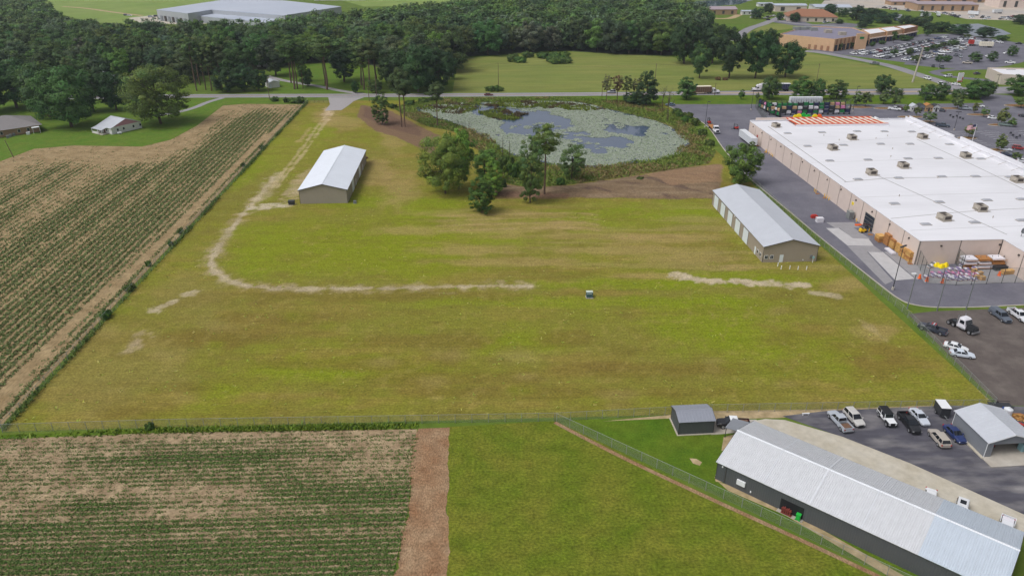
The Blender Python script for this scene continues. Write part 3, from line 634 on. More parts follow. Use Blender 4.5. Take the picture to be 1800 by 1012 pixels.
sheet('sand_margin', [(1262,846),(1300,858),(1400,905),(1640,1040),(1610,1040),(1380,905),(1280,862)], .02, MATS['sand'])
for p in ([(1212,805),(1224,806),(1234,812),(1230,818),(1218,814)], [(1272,768),(1300,760),(1280,790),(1268,792)], [(1256,838),(1272,836),(1276,848),(1258,846)]):
    sheet('bare_patch', p, .022, MATS['sand'])
ribbon('fence_line_sand', smoothpath([(975,742),(1040,776),(1120,816),(1240,872),(1400,945),(1560,1020)], 4), .8, .024, MATS['dirt_strip'])
ribbon('fence_line_weeds', [(0,768),(300,756),(735,748)], 1.2, .016, MATS['strip_grass'])
# far water, sand lots
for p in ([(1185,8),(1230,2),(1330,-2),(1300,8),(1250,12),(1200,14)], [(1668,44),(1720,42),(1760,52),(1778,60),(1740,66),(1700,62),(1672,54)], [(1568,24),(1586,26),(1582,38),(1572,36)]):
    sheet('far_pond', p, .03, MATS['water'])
sheet('industrial_yard', [(1440,12),(1560,16),(1640,22),(1700,34),(1900,40),(1900,4),(1700,-2),(1450,0)], .03, M('yard_dust', lin(190,176,160), .95, .14, .08, col2=lin(168,164,160)))
sheet('warehouse_yard', [(225,32),(300,24),(420,38),(330,44),(245,40)], .03, MATS['concrete_warm'])
sheet('office_parking', [(1350,38),(1400,34),(1430,44),(1480,40),(1520,44),(1490,50),(1400,46)], .028, MATS['asphalt'])
# ------------------------------------------------------------------ buildings
def corr(mb, p0, p1, z0, ztop, pitch=.3, depth=.03, rib=.06):     # ribbed upright sheet from p0 to p1; outside is on the right hand of p0->p1
    a = Vector(p0); b = Vector(p1); L = (b-a).length; d = (b-a)/L; n = Vector((d.y, -d.x)); xs = [(0, 0)]; x = pitch/2
    while x + rib*2 < L: xs += [(x, 0), (x+rib*.4, depth), (x+rib*1.2, depth), (x+rib*1.6, 0)]; x += pitch
    xs.append((L, 0)); vs = []; fs = []
    for t_, o in xs:
        q = a + d*t_ + n*o; vs += [(q.x, q.y, z0), (q.x, q.y, ztop(t_))]
    for i in range(len(xs)-1): k = 2*i; fs.append((k, k+2, k+3, k+1))
    mb.add(vs, fs)
def corr_roof(mb, x0, z0, x1, z1, ya, yb, pitch=.9, depth=.04, rib=.08, thick=.06):   # ribbed slope, ribs run from (x0,z0) to (x1,z1)
    ys = [(ya, 0)]; y = ya + pitch/2
    while y + rib < yb: ys += [(y-rib, 0), (y-rib*.4, depth), (y+rib*.4, depth), (y+rib, 0)]; y += pitch
    ys.append((yb, 0)); vs = []; fs = []
    for yy, o in ys: vs += [(x0, yy, z0+o), (x1, yy, z1+o), (x0, yy, z0-thick), (x1, yy, z1-thick)]
    fl = x1 < x0
    for i in range(len(ys)-1):
        k = 4*i; f = (k, k+1, k+5, k+4); fs += [f if not fl else f[::-1], (k+2, k+6, k+7, k+3)]
        fs += [(k, k+4, k+6, k+2), (k+1, k+3, k+7, k+5)]
    n = len(vs); fs += [(0, 2, 3, 1), (n-4, n-3, n-1, n-2)]
    mb.add(vs, fs)
def gable(name, org, rz, W, L, e, rise, wall, roof, label, cat, ov=.35, ribw=.3, ribr=.9, skip=(), trim=None, group=None, panel=None):
    r = empty(name, (org[0], org[1], 0), rz); tag(r, label, cat, group)
    hz = lambda t_: e - .02; gz = lambda t_: e + rise*(1-abs(t_-W/2)/(W/2)) - .03
    for k, (a, b, z) in enumerate((((0,0),(W,0),gz), ((W,0),(W,L),hz), ((W,L),(0,L),gz), ((0,L),(0,0),hz))):
        if k in skip: continue
        m = MB()
        if z is gz:                          # ribbed sheet with its peak
            aa = Vector(a); bb = Vector(b); mid = (aa+bb)/2
            corr(m, aa, mid, 0, lambda t_: e + rise*t_/(W/2) - .03, ribw); corr(m, mid, bb, 0, lambda t_: e + rise*(1-t_/(W/2)) - .03, ribw)
        else: corr(m, a, b, 0, z, ribw)
        m.build('wall', wall, r)
    s = rise/(W/2)
    for sd_ in (0, 1):
        x0 = -ov if sd_ == 0 else W+ov; z0 = e - s*ov + .06
        if panel:                            # each roof sheet is a piece of its own
            y = -ov; i = 0; pm = None
            holder = empty('roof', (0,0,0)); holder.parent = r
            while y < L+ov-.05:
                ln = min(panel[0], L+ov-y); mt = panel[1](y)
                key = (round(ln,3), mt.name)
                if pm is None: pm = {}
                if key not in pm:
                    q = MB(); corr_roof(q, x0, z0, W/2, e+rise+.06, 0, ln-.008, ln/3, .055, .06); pm[key] = q.mesh('roof_sheet', mt)
                link('roof_sheet', pm[key], holder, (0, y, .004*(i % 2))); y += panel[0]; i += 1
        else:
            m = MB(); corr_roof(m, x0, z0, W/2, e+rise+.06, -ov, L+ov, ribr); m.build('roof', roof, r)
    m = MB(); zc = e+rise+.10
    m.add([(W/2-.25,-ov-.02,zc-s*.25),(W/2,-ov-.02,zc+.02),(W/2+.25,-ov-.02,zc-s*.25),(W/2-.25,L+ov+.02,zc-s*.25),(W/2,L+ov+.02,zc+.02),(W/2+.25,L+ov+.02,zc-s*.25)], [(0,1,4,3),(1,2,5,4),(0,2,1),(3,4,5)])
    m.build('ridge_cap', panel[2] if panel else roof, r)
    if trim:
        for x in (-.05, W-.03):
            for y in (-.05, L-.03): m = MB(); m.box(x, x+.08, y, y+.08, 0, e-.05); m.build('corner_trim', trim, r)
        for yy in (-ov-.06, L+ov+.01):
            m = MB()
            for sg in (-1, 1):
                xa, xb = (-ov, W/2) if sg < 0 else (W+ov, W/2); za, zb = e - s*ov, e+rise
                m.add([(xa,yy,za-.12),(xb,yy,zb-.12),(xb,yy,zb+.06),(xa,yy,za+.06),(xa,yy+.05,za-.12),(xb,yy+.05,zb-.12),(xb,yy+.05,zb+.06),(xa,yy+.05,za+.06)], [(0,1,2,3),(7,6,5,4),(0,4,5,1),(3,2,6,7),(0,3,7,4)])
            m.build('rake_trim', trim, r)
    return r
def sidebox(name, parent, side, W, L, t0, t1, z0, z1, mat, proud=.06, depth=.1):   # a slab on wall side 0 near,1 right,2 far,3 left, between t0..t1 along it
    m = MB()
    if side == 0: m.box(t0, t1, -proud, depth-proud, z0, z1)
    elif side == 1: m.box(W+proud-depth, W+proud, t0, t1, z0, z1)
    elif side == 2: m.box(t0, t1, L+proud-depth, L+proud, z0, z1)
    else: m.box(-proud, depth-proud, t0, t1, z0, z1)
    return m.build(name, mat, parent)
def rollup(parent, side, W, L, t0, t1, h, mat, frame):
    sidebox('door_frame', parent, side, W, L, t0-.12, t1+.12, 0, h+.14, frame, .05, .1)
    d = empty('door'); d.parent = parent; k = 5
    for i in range(k): sidebox('door_panel', d, side, W, L, t0, t1, .03+i*(h-.03)/k, .03+(i+1)*(h-.03)/k-.02, mat, .09, .05)
def window(parent, side, W, L, t0, t1, z0, z1, fr='trim_white', gl='glass_dark'):
    o = sidebox('window', parent, side, W, L, t0-.1, t1+.1, z0-.1, z1+.1, MATS[fr], .07, .1)
    sidebox('pane', o, side, W, L, t0, (t0+t1)/2-.03, z0, z1, MATS[gl], .09, .05); sidebox('pane', o, side, W, L, (t0+t1)/2+.03, t1, z0, z1, MATS[gl], .09, .05)
# left metal building
EV = 4.7
o0 = G(525, 334, EV); LBR = R(2.6); W1, L1 = 15.3, 46.0
lb = gable('metal_building', o0, LBR, W1, L1, EV, 1.9, MATS['tan_metal'], MATS['roof_white_metal'], 'tan metal barn with white gable roof standing beside the gravel loop track', 'building', trim=MATS['trim_dark'])
for t_ in (10.5, 26.5): rollup(lb, 1, W1, L1, t_, t_+4.2, 4.0, MATS['door_white'], MATS['trim_dark'])
sidebox('door', lb, 1, W1, L1, 18.5, 19.5, 0, 2.1, MATS['door_white']); sidebox('door', lb, 1, W1, L1, 36.0, 37.0, 0, 2.1, MATS['door_white'])
# right metal building
o1 = G(1344, 433, EV); RBR = R(2.9); W2, L2 = 14.8, 46.0
rb = gable('metal_building', o1, RBR, W2, L2, EV, 1.9, MATS['tan_metal_warm'], MATS['galvalume'], 'brown-tan metal barn with five white roll-up doors beside the store fence', 'building', trim=MATS['trim_dark'])
for k in range(5): rollup(rb, 3, W2, L2, 12.2+k*7.0, 12.2+k*7.0+3.9, 4.0, MATS['door_white'], MATS['trim_dark'])
sidebox('door', rb, 3, W2, L2, 5.3, 6.3, 0, 2.15, MATS['door_white']); window(rb, 3, W2, L2, 3.4, 4.3, 1.1, 2.0); window(rb, 3, W2, L2, 1.4, 2.3, 1.1, 2.0)
window(rb, 0, W2, L2, .5, 1.3, 1.1, 2.0); window(rb, 0, W2, L2, 2.0, 2.8, 1.1, 2.0); sidebox('door', rb, 0, W2, L2, 4.6, 5.6, 0, 2.15, MATS['door_white'])
sidebox('electric_meter', rb, 0, W2, L2, 12.9, 13.5, 1.0, 1.9, MATS['steel'], .25, .25); sidebox('vent', rb, 0, W2, L2, 11.0, 11.3, .4, .7, MATS['trim_white'])
sidebox('floodlight', rb, 3, W2, L2, 24.0, 24.3, 3.9, 4.2, MATS['trim_white'], .3, .3)
for k, (px_, py_) in enumerate(((1367,468),(1373,473),(1388,473),(1402.5,474),(1417.5,474))):
    g = G(px_, py_); m = MB(); m.tube((0,0,0),(0,0,1.0),.11,.11,8); m.tube((0,0,1.0),(0,0,1.06),.11,.05,8)
    tag(m.build('bollard', MATS['trim_white'], None, g), 'short white bollard post in the grass before the barn gable', 'bollard', 'white bollards before the barn')
g = G(1428, 461.5); r = empty('sign_post', g, RBR); tag(r, 'small pale blue sign on a white post by the barn corner', 'sign'); m = MB(); m.box(-.06,.06,-.06,.06,0,1.9); m.build('post', MATS['trim_white'], r)
m = MB(); m.box(-.3,.3,-.1,-.07,1.2,1.9); m.build('board', MATS['teal_cab'], r)
# long grey workshop in the near right corner
E3 = 3.6; b0 = G(1327, 741, E3); b1 = G(1797, 935, E3); ea = math.atan2(b1.y-b0.y, b1.x-b0.x); L3 = (b1-b0).length; n0 = G(1265, 812, E3)
W3 = abs((n0.x-b0.x)*math.sin(ea) - (n0.y-b0.y)*math.cos(ea)); GR = ea - math.pi/2
yo = 27.0/40*L3
zi = lambda y: MATS['zinc_new'] if y > L3*.735 else MATS['zinc_old']
gb = gable('workshop', b0, GR, W3, L3, E3, 2.1, MATS['charcoal_metal'], MATS['zinc_old'], 'long charcoal metal workshop with silver ribbed roof beside the asphalt yard', 'building', .25, .35, trim=MATS['trim_dark'], panel=(.92, zi, MATS['zinc_lap']))
s3 = 2.1/(W3/2)
for yy in (.19*L3, .37*L3, .555*L3):
    for sg in (0, 1):
        x0 = -.25 if sg == 0 else W3+.25; m = MB(); z0 = E3 - s3*.25 + .115; z1 = E3 + 2.1 + .115
        m.add([(x0,yy,z0),(W3/2,yy,z1),(W3/2,yy+.16,z1),(x0,yy+.16,z0),(x0,yy,z0+.02),(W3/2,yy,z1+.02),(W3/2,yy+.16,z1+.02),(x0,yy+.16,z0+.02)], [(0,3,2,1),(4,5,6,7),(0,1,5,4),(1,2,6,5),(2,3,7,6),(3,0,4,7)])
        m.build('roof_lap', M('zinc_seam', lin(208,211,216), .48, .05, 1), gb)
# side entry on the near wall (x=W side): black slab painted as the shade inside the opening with clutter
t0 = .268*L3; t1 = t0+3.6
sidebox('dark_opening', gb, 1, W3, L3, t0, t1, .15, 2.3, MATS['black_plastic'], .05, .09); sidebox('threshold', gb, 1, W3, L3, t0-.2, t1+.2, 0, .15, MATS['concrete'], .7, .7)
sidebox('window', gb, 1, W3, L3, 3.6, 5.0, 1.2, 2.1, MATS['trim_white'], .3, .35)
sidebox('vent_pipe', gb, 1, W3, L3, 5.9, 6.1, .6, .9, MATS['trim_white'], .1, .15)
sidebox('light', gb, 1, W3, L3, .8, 1.0, 2.9, 3.2, MATS['trim_white'], .12, .15)
m = MB(); m.tube((W3*.5+3.2, 7.6, 4.4), (W3*.5+3.2, 7.6, 5.3), .06); 
sidebox('downpipe', gb, 1, W3, L3, 1.5, 1.62, 0, E3-.1, MATS['trim_dark'], .1, .12)
def gpt(x, y, z=0): c, s = math.cos(GR), math.sin(GR); return Vector((b0.x + x*c - y*s, b0.y + x*s + y*c, z))
# things standing in and by that entry
m = MB()
for k in range(5): m.box(-.7+.3*k, -.5+.3*k, -.25, .25, .1*(k % 3), .9+.15*(k % 2))
m.box(-.75, .9, -.3, .3, .0, .12); m.box(-.75,.9,-.3,-.24,.9,1.0)
tag(m.build('welding_cart', M('rust_red', lin(128,62,54), .8, .3, 6), None, gpt(W3+.42, t0+1.2, .16), GR+math.pi/2), 'red cart of tools and parts in the workshop side entry', 'cart')
m = MB(); m.box(-.3,.3,-.3,.3,.08,1.0); m.frus((-.3,.3,-.3,.3,1.0),(-.36,.36,-.36,.3,1.1)); m.tube((-.3,-.34,.12),(-.3,-.26,.12),.12); m.tube((.3,-.34,.12),(.3,-.26,.12),.12)
tag(m.build('wheelie_bin', MATS['vivid_green'], None, gpt(W3+.45, t1-.5, .16), GR+math.pi/2), 'vivid green wheeled bin in the workshop side entry', 'bin')
# propane tank
r = empty('propane_tank', G(1268, 843), ea); tag(r, 'silver propane tank with red cap at the workshop corner', 'tank'); m = MB()
m.tube((-.85,0,.55),(.85,0,.55),.4,.4,14); m.tube((.85,0,.55),(1.05,0,.55),.4,.2,14); m.tube((-1.05,0,.55),(-.85,0,.55),.2,.4,14); m.build('cylinder', MATS['galv'], r, smooth=False)
m = MB(); m.tube((0,0,.93),(0,0,1.12),.18,.14,10); m.build('cap', MATS['red'], r)
for x in (-.6,.6): m = MB(); m.box(x-.08,x+.08,-.3,.3,0,.2); m.build('foot', MATS['concrete'], r)
# lean-to roof between shed and workshop
r = empty('lean_to', G(1302, 768), ea+R(3)); tag(r, 'small grey lean-to roof against the workshop end wall', 'shelter')
m = MB(); corr_roof(m, -2.4, 2.2, 1.6, 2.7, -2.0, 1.6, .4, .03, .05, .06); m.build('roof', MATS['grey_metal'], r)
for x, y in ((-2.2,-1.8),(-2.2,1.4),(1.4,-1.8),(1.4,1.4)): m = MB(); m.tube((x,y,0),(x,y,2.2+.12*(x+2.4)),.06); m.build('post', MATS['steel_dark'], r)
m = MB(); m.box(-.5,.5,-.4,.4,.1,1.0); m.frus((-.5,.5,-.4,.4,1.0),(-.3,.3,-.2,.2,1.3)); m.tube((-.5,-.45,.2),(-.5,.45,.2),.2); m.tube((.5,-.45,.2),(.5,.45,.2),.2)
tag(m.build('air_compressor', MATS['black_plastic'], None, G(1290, 783), ea), 'dark compressor standing under the grey lean-to', 'compressor')
# small charcoal shed (ridge runs across the view)
c0 = G(1184, 746); shr = R(2.5); SWd, SL = 5.0, 7.2
a0 = G(1192, 764.5); a1 = G(1253, 761.5); sang = math.atan2(a1.y-a0.y, a1.x-a0.x); SL = (a1-a0).length
org = a1                                            # y axis points left, x axis points away
sh = gable('storage_shed', (a1.x, a1.y), sang + R(90), 4.8, SL, 2.9, .75, MATS['charcoal_metal'], MATS['charcoal_roof'], 'small charcoal metal shed on the grass beside the workshop', 'shed', .2, .25, .6, trim=MATS['trim_dark'])
m = MB(); m.box(-.25, 5.05, -.25, SL+.25, .016, .14); m.build('slab', MATS['concrete_warm'], sh)
# open grey garage
E5 = 3.3; f0 = G(1681, 722.5, E5); f1 = G(1738, 776.5, E5); gd = math.atan2(f0.y-f1.y, f0.x-f1.x); L5 = (f1-f0).length; W5 = 8.6
og = gable('open_garage', f1, gd-math.pi/2, W5, L5, E5, 1.35, MATS['grey_metal'], MATS['galvalume'], 'grey metal garage with an open front beside the parked blue car', 'garage', .25, .3, .9, skip=(0,), trim=MATS['trim_white'])
m = MB(); zt = lambda x: E5 + 1.35*(1-abs(x-W5/2)/(W5/2)) - .05
m.add([(0,0,0),(1.2,0,0),(1.2,0,2.7),(0,0,2.7)], [(0,1,2,3)]); m.add([(W5-1.2,0,0),(W5,0,0),(W5,0,2.7),(W5-1.2,0,2.7)], [(0,1,2,3)])
m.add([(0,0,2.7),(W5,0,2.7),(W5,0,E5-.05),(W5/2,0,zt(W5/2)),(0,0,E5-.05)], [(0,1,2,3,4)]); m.build('front_wall', MATS['grey_metal'], og)
m = MB(); m.box(-.4, W5+.4, -2.6, L5+.2, .026, .14); m.build('slab', MATS['concrete'], og)
m = MB(); m.box(-.55,-.15,-.3,L5,.03,.2); m.build('footing', MATS['concrete_warm'], og)
def ogp(x, y, z=0): a = gd-math.pi/2; return Vector((f1.x + x*math.cos(a) - y*math.sin(a), f1.y + x*math.sin(a) + y*math.cos(a), z))
r = empty('riding_mower', ogp(3.0, 3.0, .14), gd); tag(r, 'red riding mower parked inside the open garage', 'mower')
m = MB(); m.frus((-.3,.9,-.35,.35,.3),(-.25,.8,-.3,.3,.85)); m.frus((-.9,-.3,-.4,.4,.35),(-.9,-.3,-.4,.4,.55)); m.build('body', MATS['red'], r)
m = MB(); m.box(-.8,-.35,-.25,.25,.55,.7); m.box(-.9,-.78,-.25,.25,.6,1.05); m.build('seat', MATS['black_plastic'], r)
for x, q in ((-.6,.28),(.65,.2)):
    for y in (-.45,.45): m = MB(); m.tube((x,y-.09,q),(x,y+.09,q),q,q,12); m.build('wheel', MATS['tyre'], r)
m = MB(); m.box(-.5,.5,-.3,.3,0,1.5); m.box(-.55,.55,-.35,.35,1.5,1.6); m.box(-.45,.45,-.34,-.3,.2,.7); m.box(-.45,.45,-.34,-.3,.8,1.4)
tag(m.build('cabinet', MATS['teal_cab'], None, ogp(W5-1.0, 1.2, .14), gd), 'pale teal tool cabinet inside the open garage', 'cabinet')
# ------------------------------------------------------------------ the big store
SH = 6.8; s0 = G(1618, 424, SH); sfar = G(1318, 213, SH); SRZ = math.atan2(sfar.y-s0.y, sfar.x-s0.x) - math.pi/2; SLen = (sfar-s0).length
def sl(p): dx, dy = p.x-s0.x, p.y-s0.y; c, s = math.cos(SRZ), math.sin(SRZ); return (dx*c+dy*s, -dx*s+dy*c)
def sw(x, y, z=0): c, s = math.cos(SRZ), math.sin(SRZ); return Vector((s0.x + x*c - y*s, s0.y + x*s + y*c, z))
nx, ny = sl(G(1762, 420, SH)); NOTCH = nx; SE = 112.0; NEAR = -34.0
ex, ey = sl(G(1620, 216, SH+1.2)); fx, fy = sl(G(1800, 296, SH+1.2)); SE = (ex+fx)/2
st = empty('store', (s0.x, s0.y, 0), SRZ); tag(st, 'huge cream big-box store with a flat white roof and rooftop units', 'store')
m = MB(); m.prism([(.3,.3),(NOTCH+.3,.3),(NOTCH+.3,NEAR+.3),(SE-.3,NEAR+.3),(SE-.3,SLen-.3),(.3,SLen-.3)], SH-.5, SH-.12); m.build('roof', MATS['white_roof'], st)
# parapet cap
def wallrun(a, b, z0, z1, pan, name, mat, th=.3, gap=.36):      # wall of panels between two local points, outside on the right hand
    a = Vector(a); b = Vector(b); L = (b-a).length; d = (b-a)/L; n = Vector((d.y,-d.x)); k = max(1, round(L/pan)); q = L/k
    m = MB(); aa = a - n*.10; bb = b - n*.10
    m.prism([tuple(aa), tuple(bb), tuple(bb-n*(th-.1)), tuple(aa-n*(th-.1))], 0, z1-.03); m.build('wall_core', MATS['joint'], st)
    ang_ = math.atan2(d.y, d.x); pm = None
    for i in range(k):
        if pm is None: w_ = MB(); w_.box(gap/2, q-gap/2, 0, .12, z0, z1); pm = w_.mesh('wall_panel', mat)
        o = link('wall_panel', pm, st, (*(a + d*q*i), 0)); o.rotation_euler = (0, 0, ang_)
    if z1 > SH-.1:
        l0 = a - n*.31; l1 = b - n*.31; w_ = MB(); w_.prism([tuple(l0), tuple(l1), tuple(l1-n*.04), tuple(l0-n*.04)], SH-.4, z1-.01); w_.build('parapet_lining', MATS['white_roof'], st)
    c = MB(); e0 = a + n*.06; e1 = b + n*.06; i0 = a - n*.5; i1 = b - n*.5
    c.prism([tuple(e0), tuple(e1), tuple(i1), tuple(i0)], z1+.003, z1+.12); c.build('coping', MATS['white_roof'], st)
wallrun((0, SLen), (0, 0), 0, SH, 8.0, 'wall', MATS['stucco'])
wallrun((0, 0), (NOTCH, 0), 0, SH-.002, 12.0, 'wall', MATS['stucco'])
wallrun((NOTCH, 0), (NOTCH, NEAR), 0, SH-.004, 8.5, 'wall', MATS['stucco'])
wallrun((NOTCH, NEAR), (SE, NEAR), 0, SH-.006, 12.0, 'wall', MATS['stucco'])
wallrun((SE, NEAR), (SE, SLen), 0, SH+1.1, 10.0, 'wall', MATS['stucco'])
wallrun((SE, SLen), (0, SLen), 0, SH+.3, 12.0, 'wall', MATS['stucco'])
for y0, y1, hz_ in ((SLen-34, SLen-2, 1.8), (SLen-84, SLen-38, 2.4)):   # raised front parapets
    m = MB(); m.box(SE+.1, SE+.6, y0, y1, 0, SH+hz_); m.build('parapet', MATS['white_roof'], st)
    for yy in np.arange(y0+4, y1-2, 7): m = MB(); m.tube((SE-.2, yy, SH+.9), (SE-3.0, yy, SH-.1), .06); m.build('parapet_brace', MATS['hvac_tan'], st)
# roof seams (laps in the membrane)
def seam(pts, wd=.32):
    m = MB(); P = [Vector(sl(G(*p, SH-.1))) for p in pts]; z = SH-.116
    for a, b in zip(P[:-1], P[1:]):
        d = (b-a).normalized(); n = Vector((-d.y, d.x))*wd/2; m.add([(*(a-n), z), (*(b-n), z), (*(b+n), z), (*(a+n), z)], [(0,1,2,3)])
    m.build('roof_seam', M('seam_grey', lin(150,147,144), .8, .2, .8), st)
seam([(1350,222),(1488,320)]); seam([(1541,308),(1770,412)]); seam([(1612,245),(1700,285),(1800,333)]); seam([(1484,320),(1560,313),(1640,312),(1800,309)], .36); seam([(1566,384),(1648,376),(1720,370),(1800,366)], .26)
for pts in ([(1372,257),(1460,252),(1560,243),(1600,241)], [(1420,286),(1520,283),(1640,279),(1760,278)], [(1510,347),(1640,342),(1790,338)], [(1600,405),(1700,400),(1800,397)]): seam(pts, .12)
# skylights
sky_px = [(1384.6,234.3),(1445,232.6),(1506.7,230.8),(1554.8,231),(1603,231.5),(1419.6,256.8),(1483,255),(1548,253),(1599.5,253),(1669,253.7),(1458.7,282.4),(1525.8,280.7),(1596,278.6),(1649.6,278),(1724,279),(1508,315),(1579.7,312.8),(1656,310.4),(1715,310),(1775,311),(1572.5,357.8),(1651,355),(1735,351.6),(1795.6,350),(1627.5,394),(1713,390.6),(1795.6,387)]
sm_ = MB(); sm_.box(-1.45,1.45,-.8,.8,-.1,.12); skm = sm_.mesh('skylight', MATS['hvac_tan']); d_ = MB(); d_.frus((-1.35,1.35,-.7,.7,.12),(-1.1,1.1,-.5,.5,.38)); dm = d_.mesh('dome', MATS['skylight'])
for p in sky_px:
    x, y = sl(G(*p, SH)); o = link('skylight', skm, st, (x, y, SH-.11)); link('dome', dm, o)
# rooftop units
def hvac(x, y, sc=1.0, rot=0):
    u_ = empty('hvac_unit', (x, y, SH-.11), rot); u_.parent = st; u_.scale = (sc, sc, sc)
    m = MB(); m.box(-1.5,1.5,-1.9,1.9,0,.45); m.build('curb', MATS['hvac_tan'], u_)
    m = MB(); m.box(-1.45,1.45,-1.8,1.8,.45,2.0); m.frus((-1.9,-1.45,-1.6,.6,.9),(-1.6,-1.45,-1.5,.5,1.7)); m.build('case', MATS['hvac_tan'], u_)
    m = MB(); m.box(-1.1,1.1,.2,1.6,2.0,2.06); m.box(-1.1,-.1,-1.5,-.1,2.0,2.05); m.box(-1.0,1.0,-1.84,-1.78,.7,1.7); m.build('grille', MATS['hvac_dark'], u_)
    m = MB(); m.tube((1.45,-1.2,.2),(2.6,-1.6,.2),.12); m.build('drain_pipe', MATS['hvac_tan'], u_)
for k, p in enumerate(((1497,244.5),(1463,262.5),(1531.3,306),(1587,294),(1621,243),(1696.7,276.5),(1787,319),(1658.6,385.5),(1722.3,369))):
    x, y = sl(G(*p, SH)); hvac(x, y, .88, [0, .1, -.05][k % 3])
x, y = sl(G(1363.6, 223, SH)); hvac(x, y, .8, .3)
for k in range(12):                           # small vent pipes
    x, y = RNG.uniform(6, SE-6), RNG.uniform(8, SLen-8); m = MB(); m.tube((x,y,SH-.12),(x,y,SH+.5),.12,.12,8); m.build('vent_pipe', MATS['hvac_tan'], st)
x, y = sl(G(1795, 415, SH)); dsh = empty('dish_antenna', (x, y, SH-.11)); dsh.parent = st
m = MB(); m.tube((0,0,0),(0,0,1.6),.08); m.build('mast', MATS['steel'], dsh)
m = MB(); seg_ = 14; m.v = [(0,-.15,1.9)]+[(math.cos(6.283*i/seg_)*.9, -.5+.0, 1.9+math.sin(6.283*i/seg_)*.9) for i in range(seg_)]; m.f = [(0,1+i,1+(i+1)%seg_) for i in range(seg_)]; m.m = [0]*seg_; m.build('dish', MATS['steel'], dsh)
# wall lamps, signs, doors on the back wall (x=0 side: outside is -x)
for k in range(13):
    y = 5 + k*(SLen-10)/12; m = MB(); m.frus((-.35,0,y-.22,y+.22,SH-1.3),(-.1,0,y-.22,y+.22,SH-.9)); m.build('wall_lamp', MATS['hvac_dark'], st)
for x in (6, 22): m = MB(); m.frus((x-.25,x+.25,-.35,0,SH-1.6),(x-.25,x+.25,-.1,0,SH-1.2)); m.build('wall_lamp', MATS['hvac_dark'], st)
for y in (-7, -20): m = MB(); m.frus((NOTCH-.35,NOTCH,y-.25,y+.25,SH-1.6),(NOTCH-.1,NOTCH,y-.25,y+.25,SH-1.2)); m.build('wall_lamp', MATS['hvac_dark'], st)
yl = sl(G(1545, 402))[1]; dr = empty('loading_door'); dr.parent = st; W_ = 5.6; yl0 = yl - W_/2
m = MB(); m.box(-.08,.02,yl0-.25,yl0+W_+.25,0,4.6); m.build('door_frame', MATS['stucco_dark'], dr)
for i in range(5):
    for j in range(4):
        m = MB(); m.box(-.16,-.09, yl0+i*W_/5+.06, yl0+(i+1)*W_/5-.06, .1+j*1.1, 1.1+j*1.1); m.build('pane', MATS['glass_dark'], dr)
m = MB(); yy = sl(G(1489, 358, 4))[1]; m.box(-.09,.0,yy-.55,yy+.55,3.6,4.5); m.build('wall_sign', MATS['bright_yellow'], st)
m = MB(); yy = sl(G(1337, 240, 3))[1]; m.box(-.09,.0,yy-.6,yy+.6,2.6,3.6); m.build('wall_sign', MATS['red'], st)
# transformer cabinet by wall
x, y = sl(G(1497, 384)); 
r = empty('utility_cabinet', sw(-1.4, y, .026), SRZ); tag(r, 'grey utility cabinet against the store back wall', 'cabinet'); m = MB(); m.box(-.7,.7,-1.1,1.1,0,2.3); m.build('case', MATS['steel'], r)
m = MB(); m.box(-.74,-.7,-1.0,-.05,.2,2.1); m.box(-.74,-.7,.05,1.0,.2,2.1); m.build('door', MATS['galv'], r); m = MB(); m.box(-.75,.75,-1.15,1.15,2.3,2.4); m.build('top', MATS['galv'], r)
# yellow bollards along the wall
bm = MB(); bm.tube((0,0,0),(0,0,1.1),.11,.11,10); bm.tube((0,0,1.1),(0,0,1.17),.11,.05,10); bme = bm.mesh('bollard', MATS['yellow'])
for p in ((1318,243),(1321,246),(1346,267),(1352,271),(1355,274),(1430,337),(1432,339),(1453,346),(1456,349),(1460,352),(1490,377),(1497,383),(1505,390),(1527,408),(1347,269),(1358,276)):
    x, y = sl(G(*p)); tag(link('bollard', bme, None, sw(min(x, -.5) if x > -.5 else max(x, -1.6), y, .026)), 'yellow steel bollard guarding the back wall of the store', 'bollard', 'yellow bollards behind the store')
# pallets and stock behind the wall
def pallet(loc, rz, label, w=1.2, d=1.0):
    m = MB()
    for i in range(5): m.box(-w/2, w/2, -d/2+i*d/4.6, -d/2+i*d/4.6+.12, .11, .14)
    for x in (-w/2, -.05, w/2-.1): m.box(x, x+.1, -d/2, d/2, 0, .11)
    return tag(m.build('pallet', MATS['lumber_dark'], None, loc, rz), label, 'pallet')
def lumber(p, w, d, h, mat='lumber', lab='stack', n=4):
    x, y = sl(G(*p)); r = empty('lumber_stack', sw(x, y, .05), SRZ); tag(r, lab, 'lumber stack', 'banded lumber stacks behind the store')
    for i in range(n):
        m = MB(); z = i*h/n; j = RNG.uniform(-.06,.06,2)
        m.box(-w/2+j[0], w/2+j[0], -d/2+j[1], d/2+j[1], z+.09, z+h/n); m.box(-w/2+.1,w/2-.1,-d/2+.3,-d/2+.4,z,z+.09); m.box(-w/2+.1,w/2-.1,d/2-.4,d/2-.3,z,z+.09); m.build('board_bundle', MATS[mat if RNG.uniform() < .75 else 'lumber_dark'], r)
LS = [((1546,424),2.0,2.4,1.9,'lowest lumber stack next to the glazed loading door'),((1554,414),1.8,2.4,2.0,'lumber stack half hidden against the wall by the loading door'),((1560,430),1.7,2.4,3.2,'tall brown lumber stack second along from the loading door'),((1571,436),2.0,2.4,2.7,'wide yellow lumber stack in the middle of the row'),((1582,444),1.9,2.6,2.6,'yellow lumber stack next to the long white bundle'),((1589,452),1.9,2.6,2.7,'golden lumber stack just before the last of the row'),((1598,458),2.0,2.8,2.9,'end lumber stack of the row, nearest the fenced stock yard')]
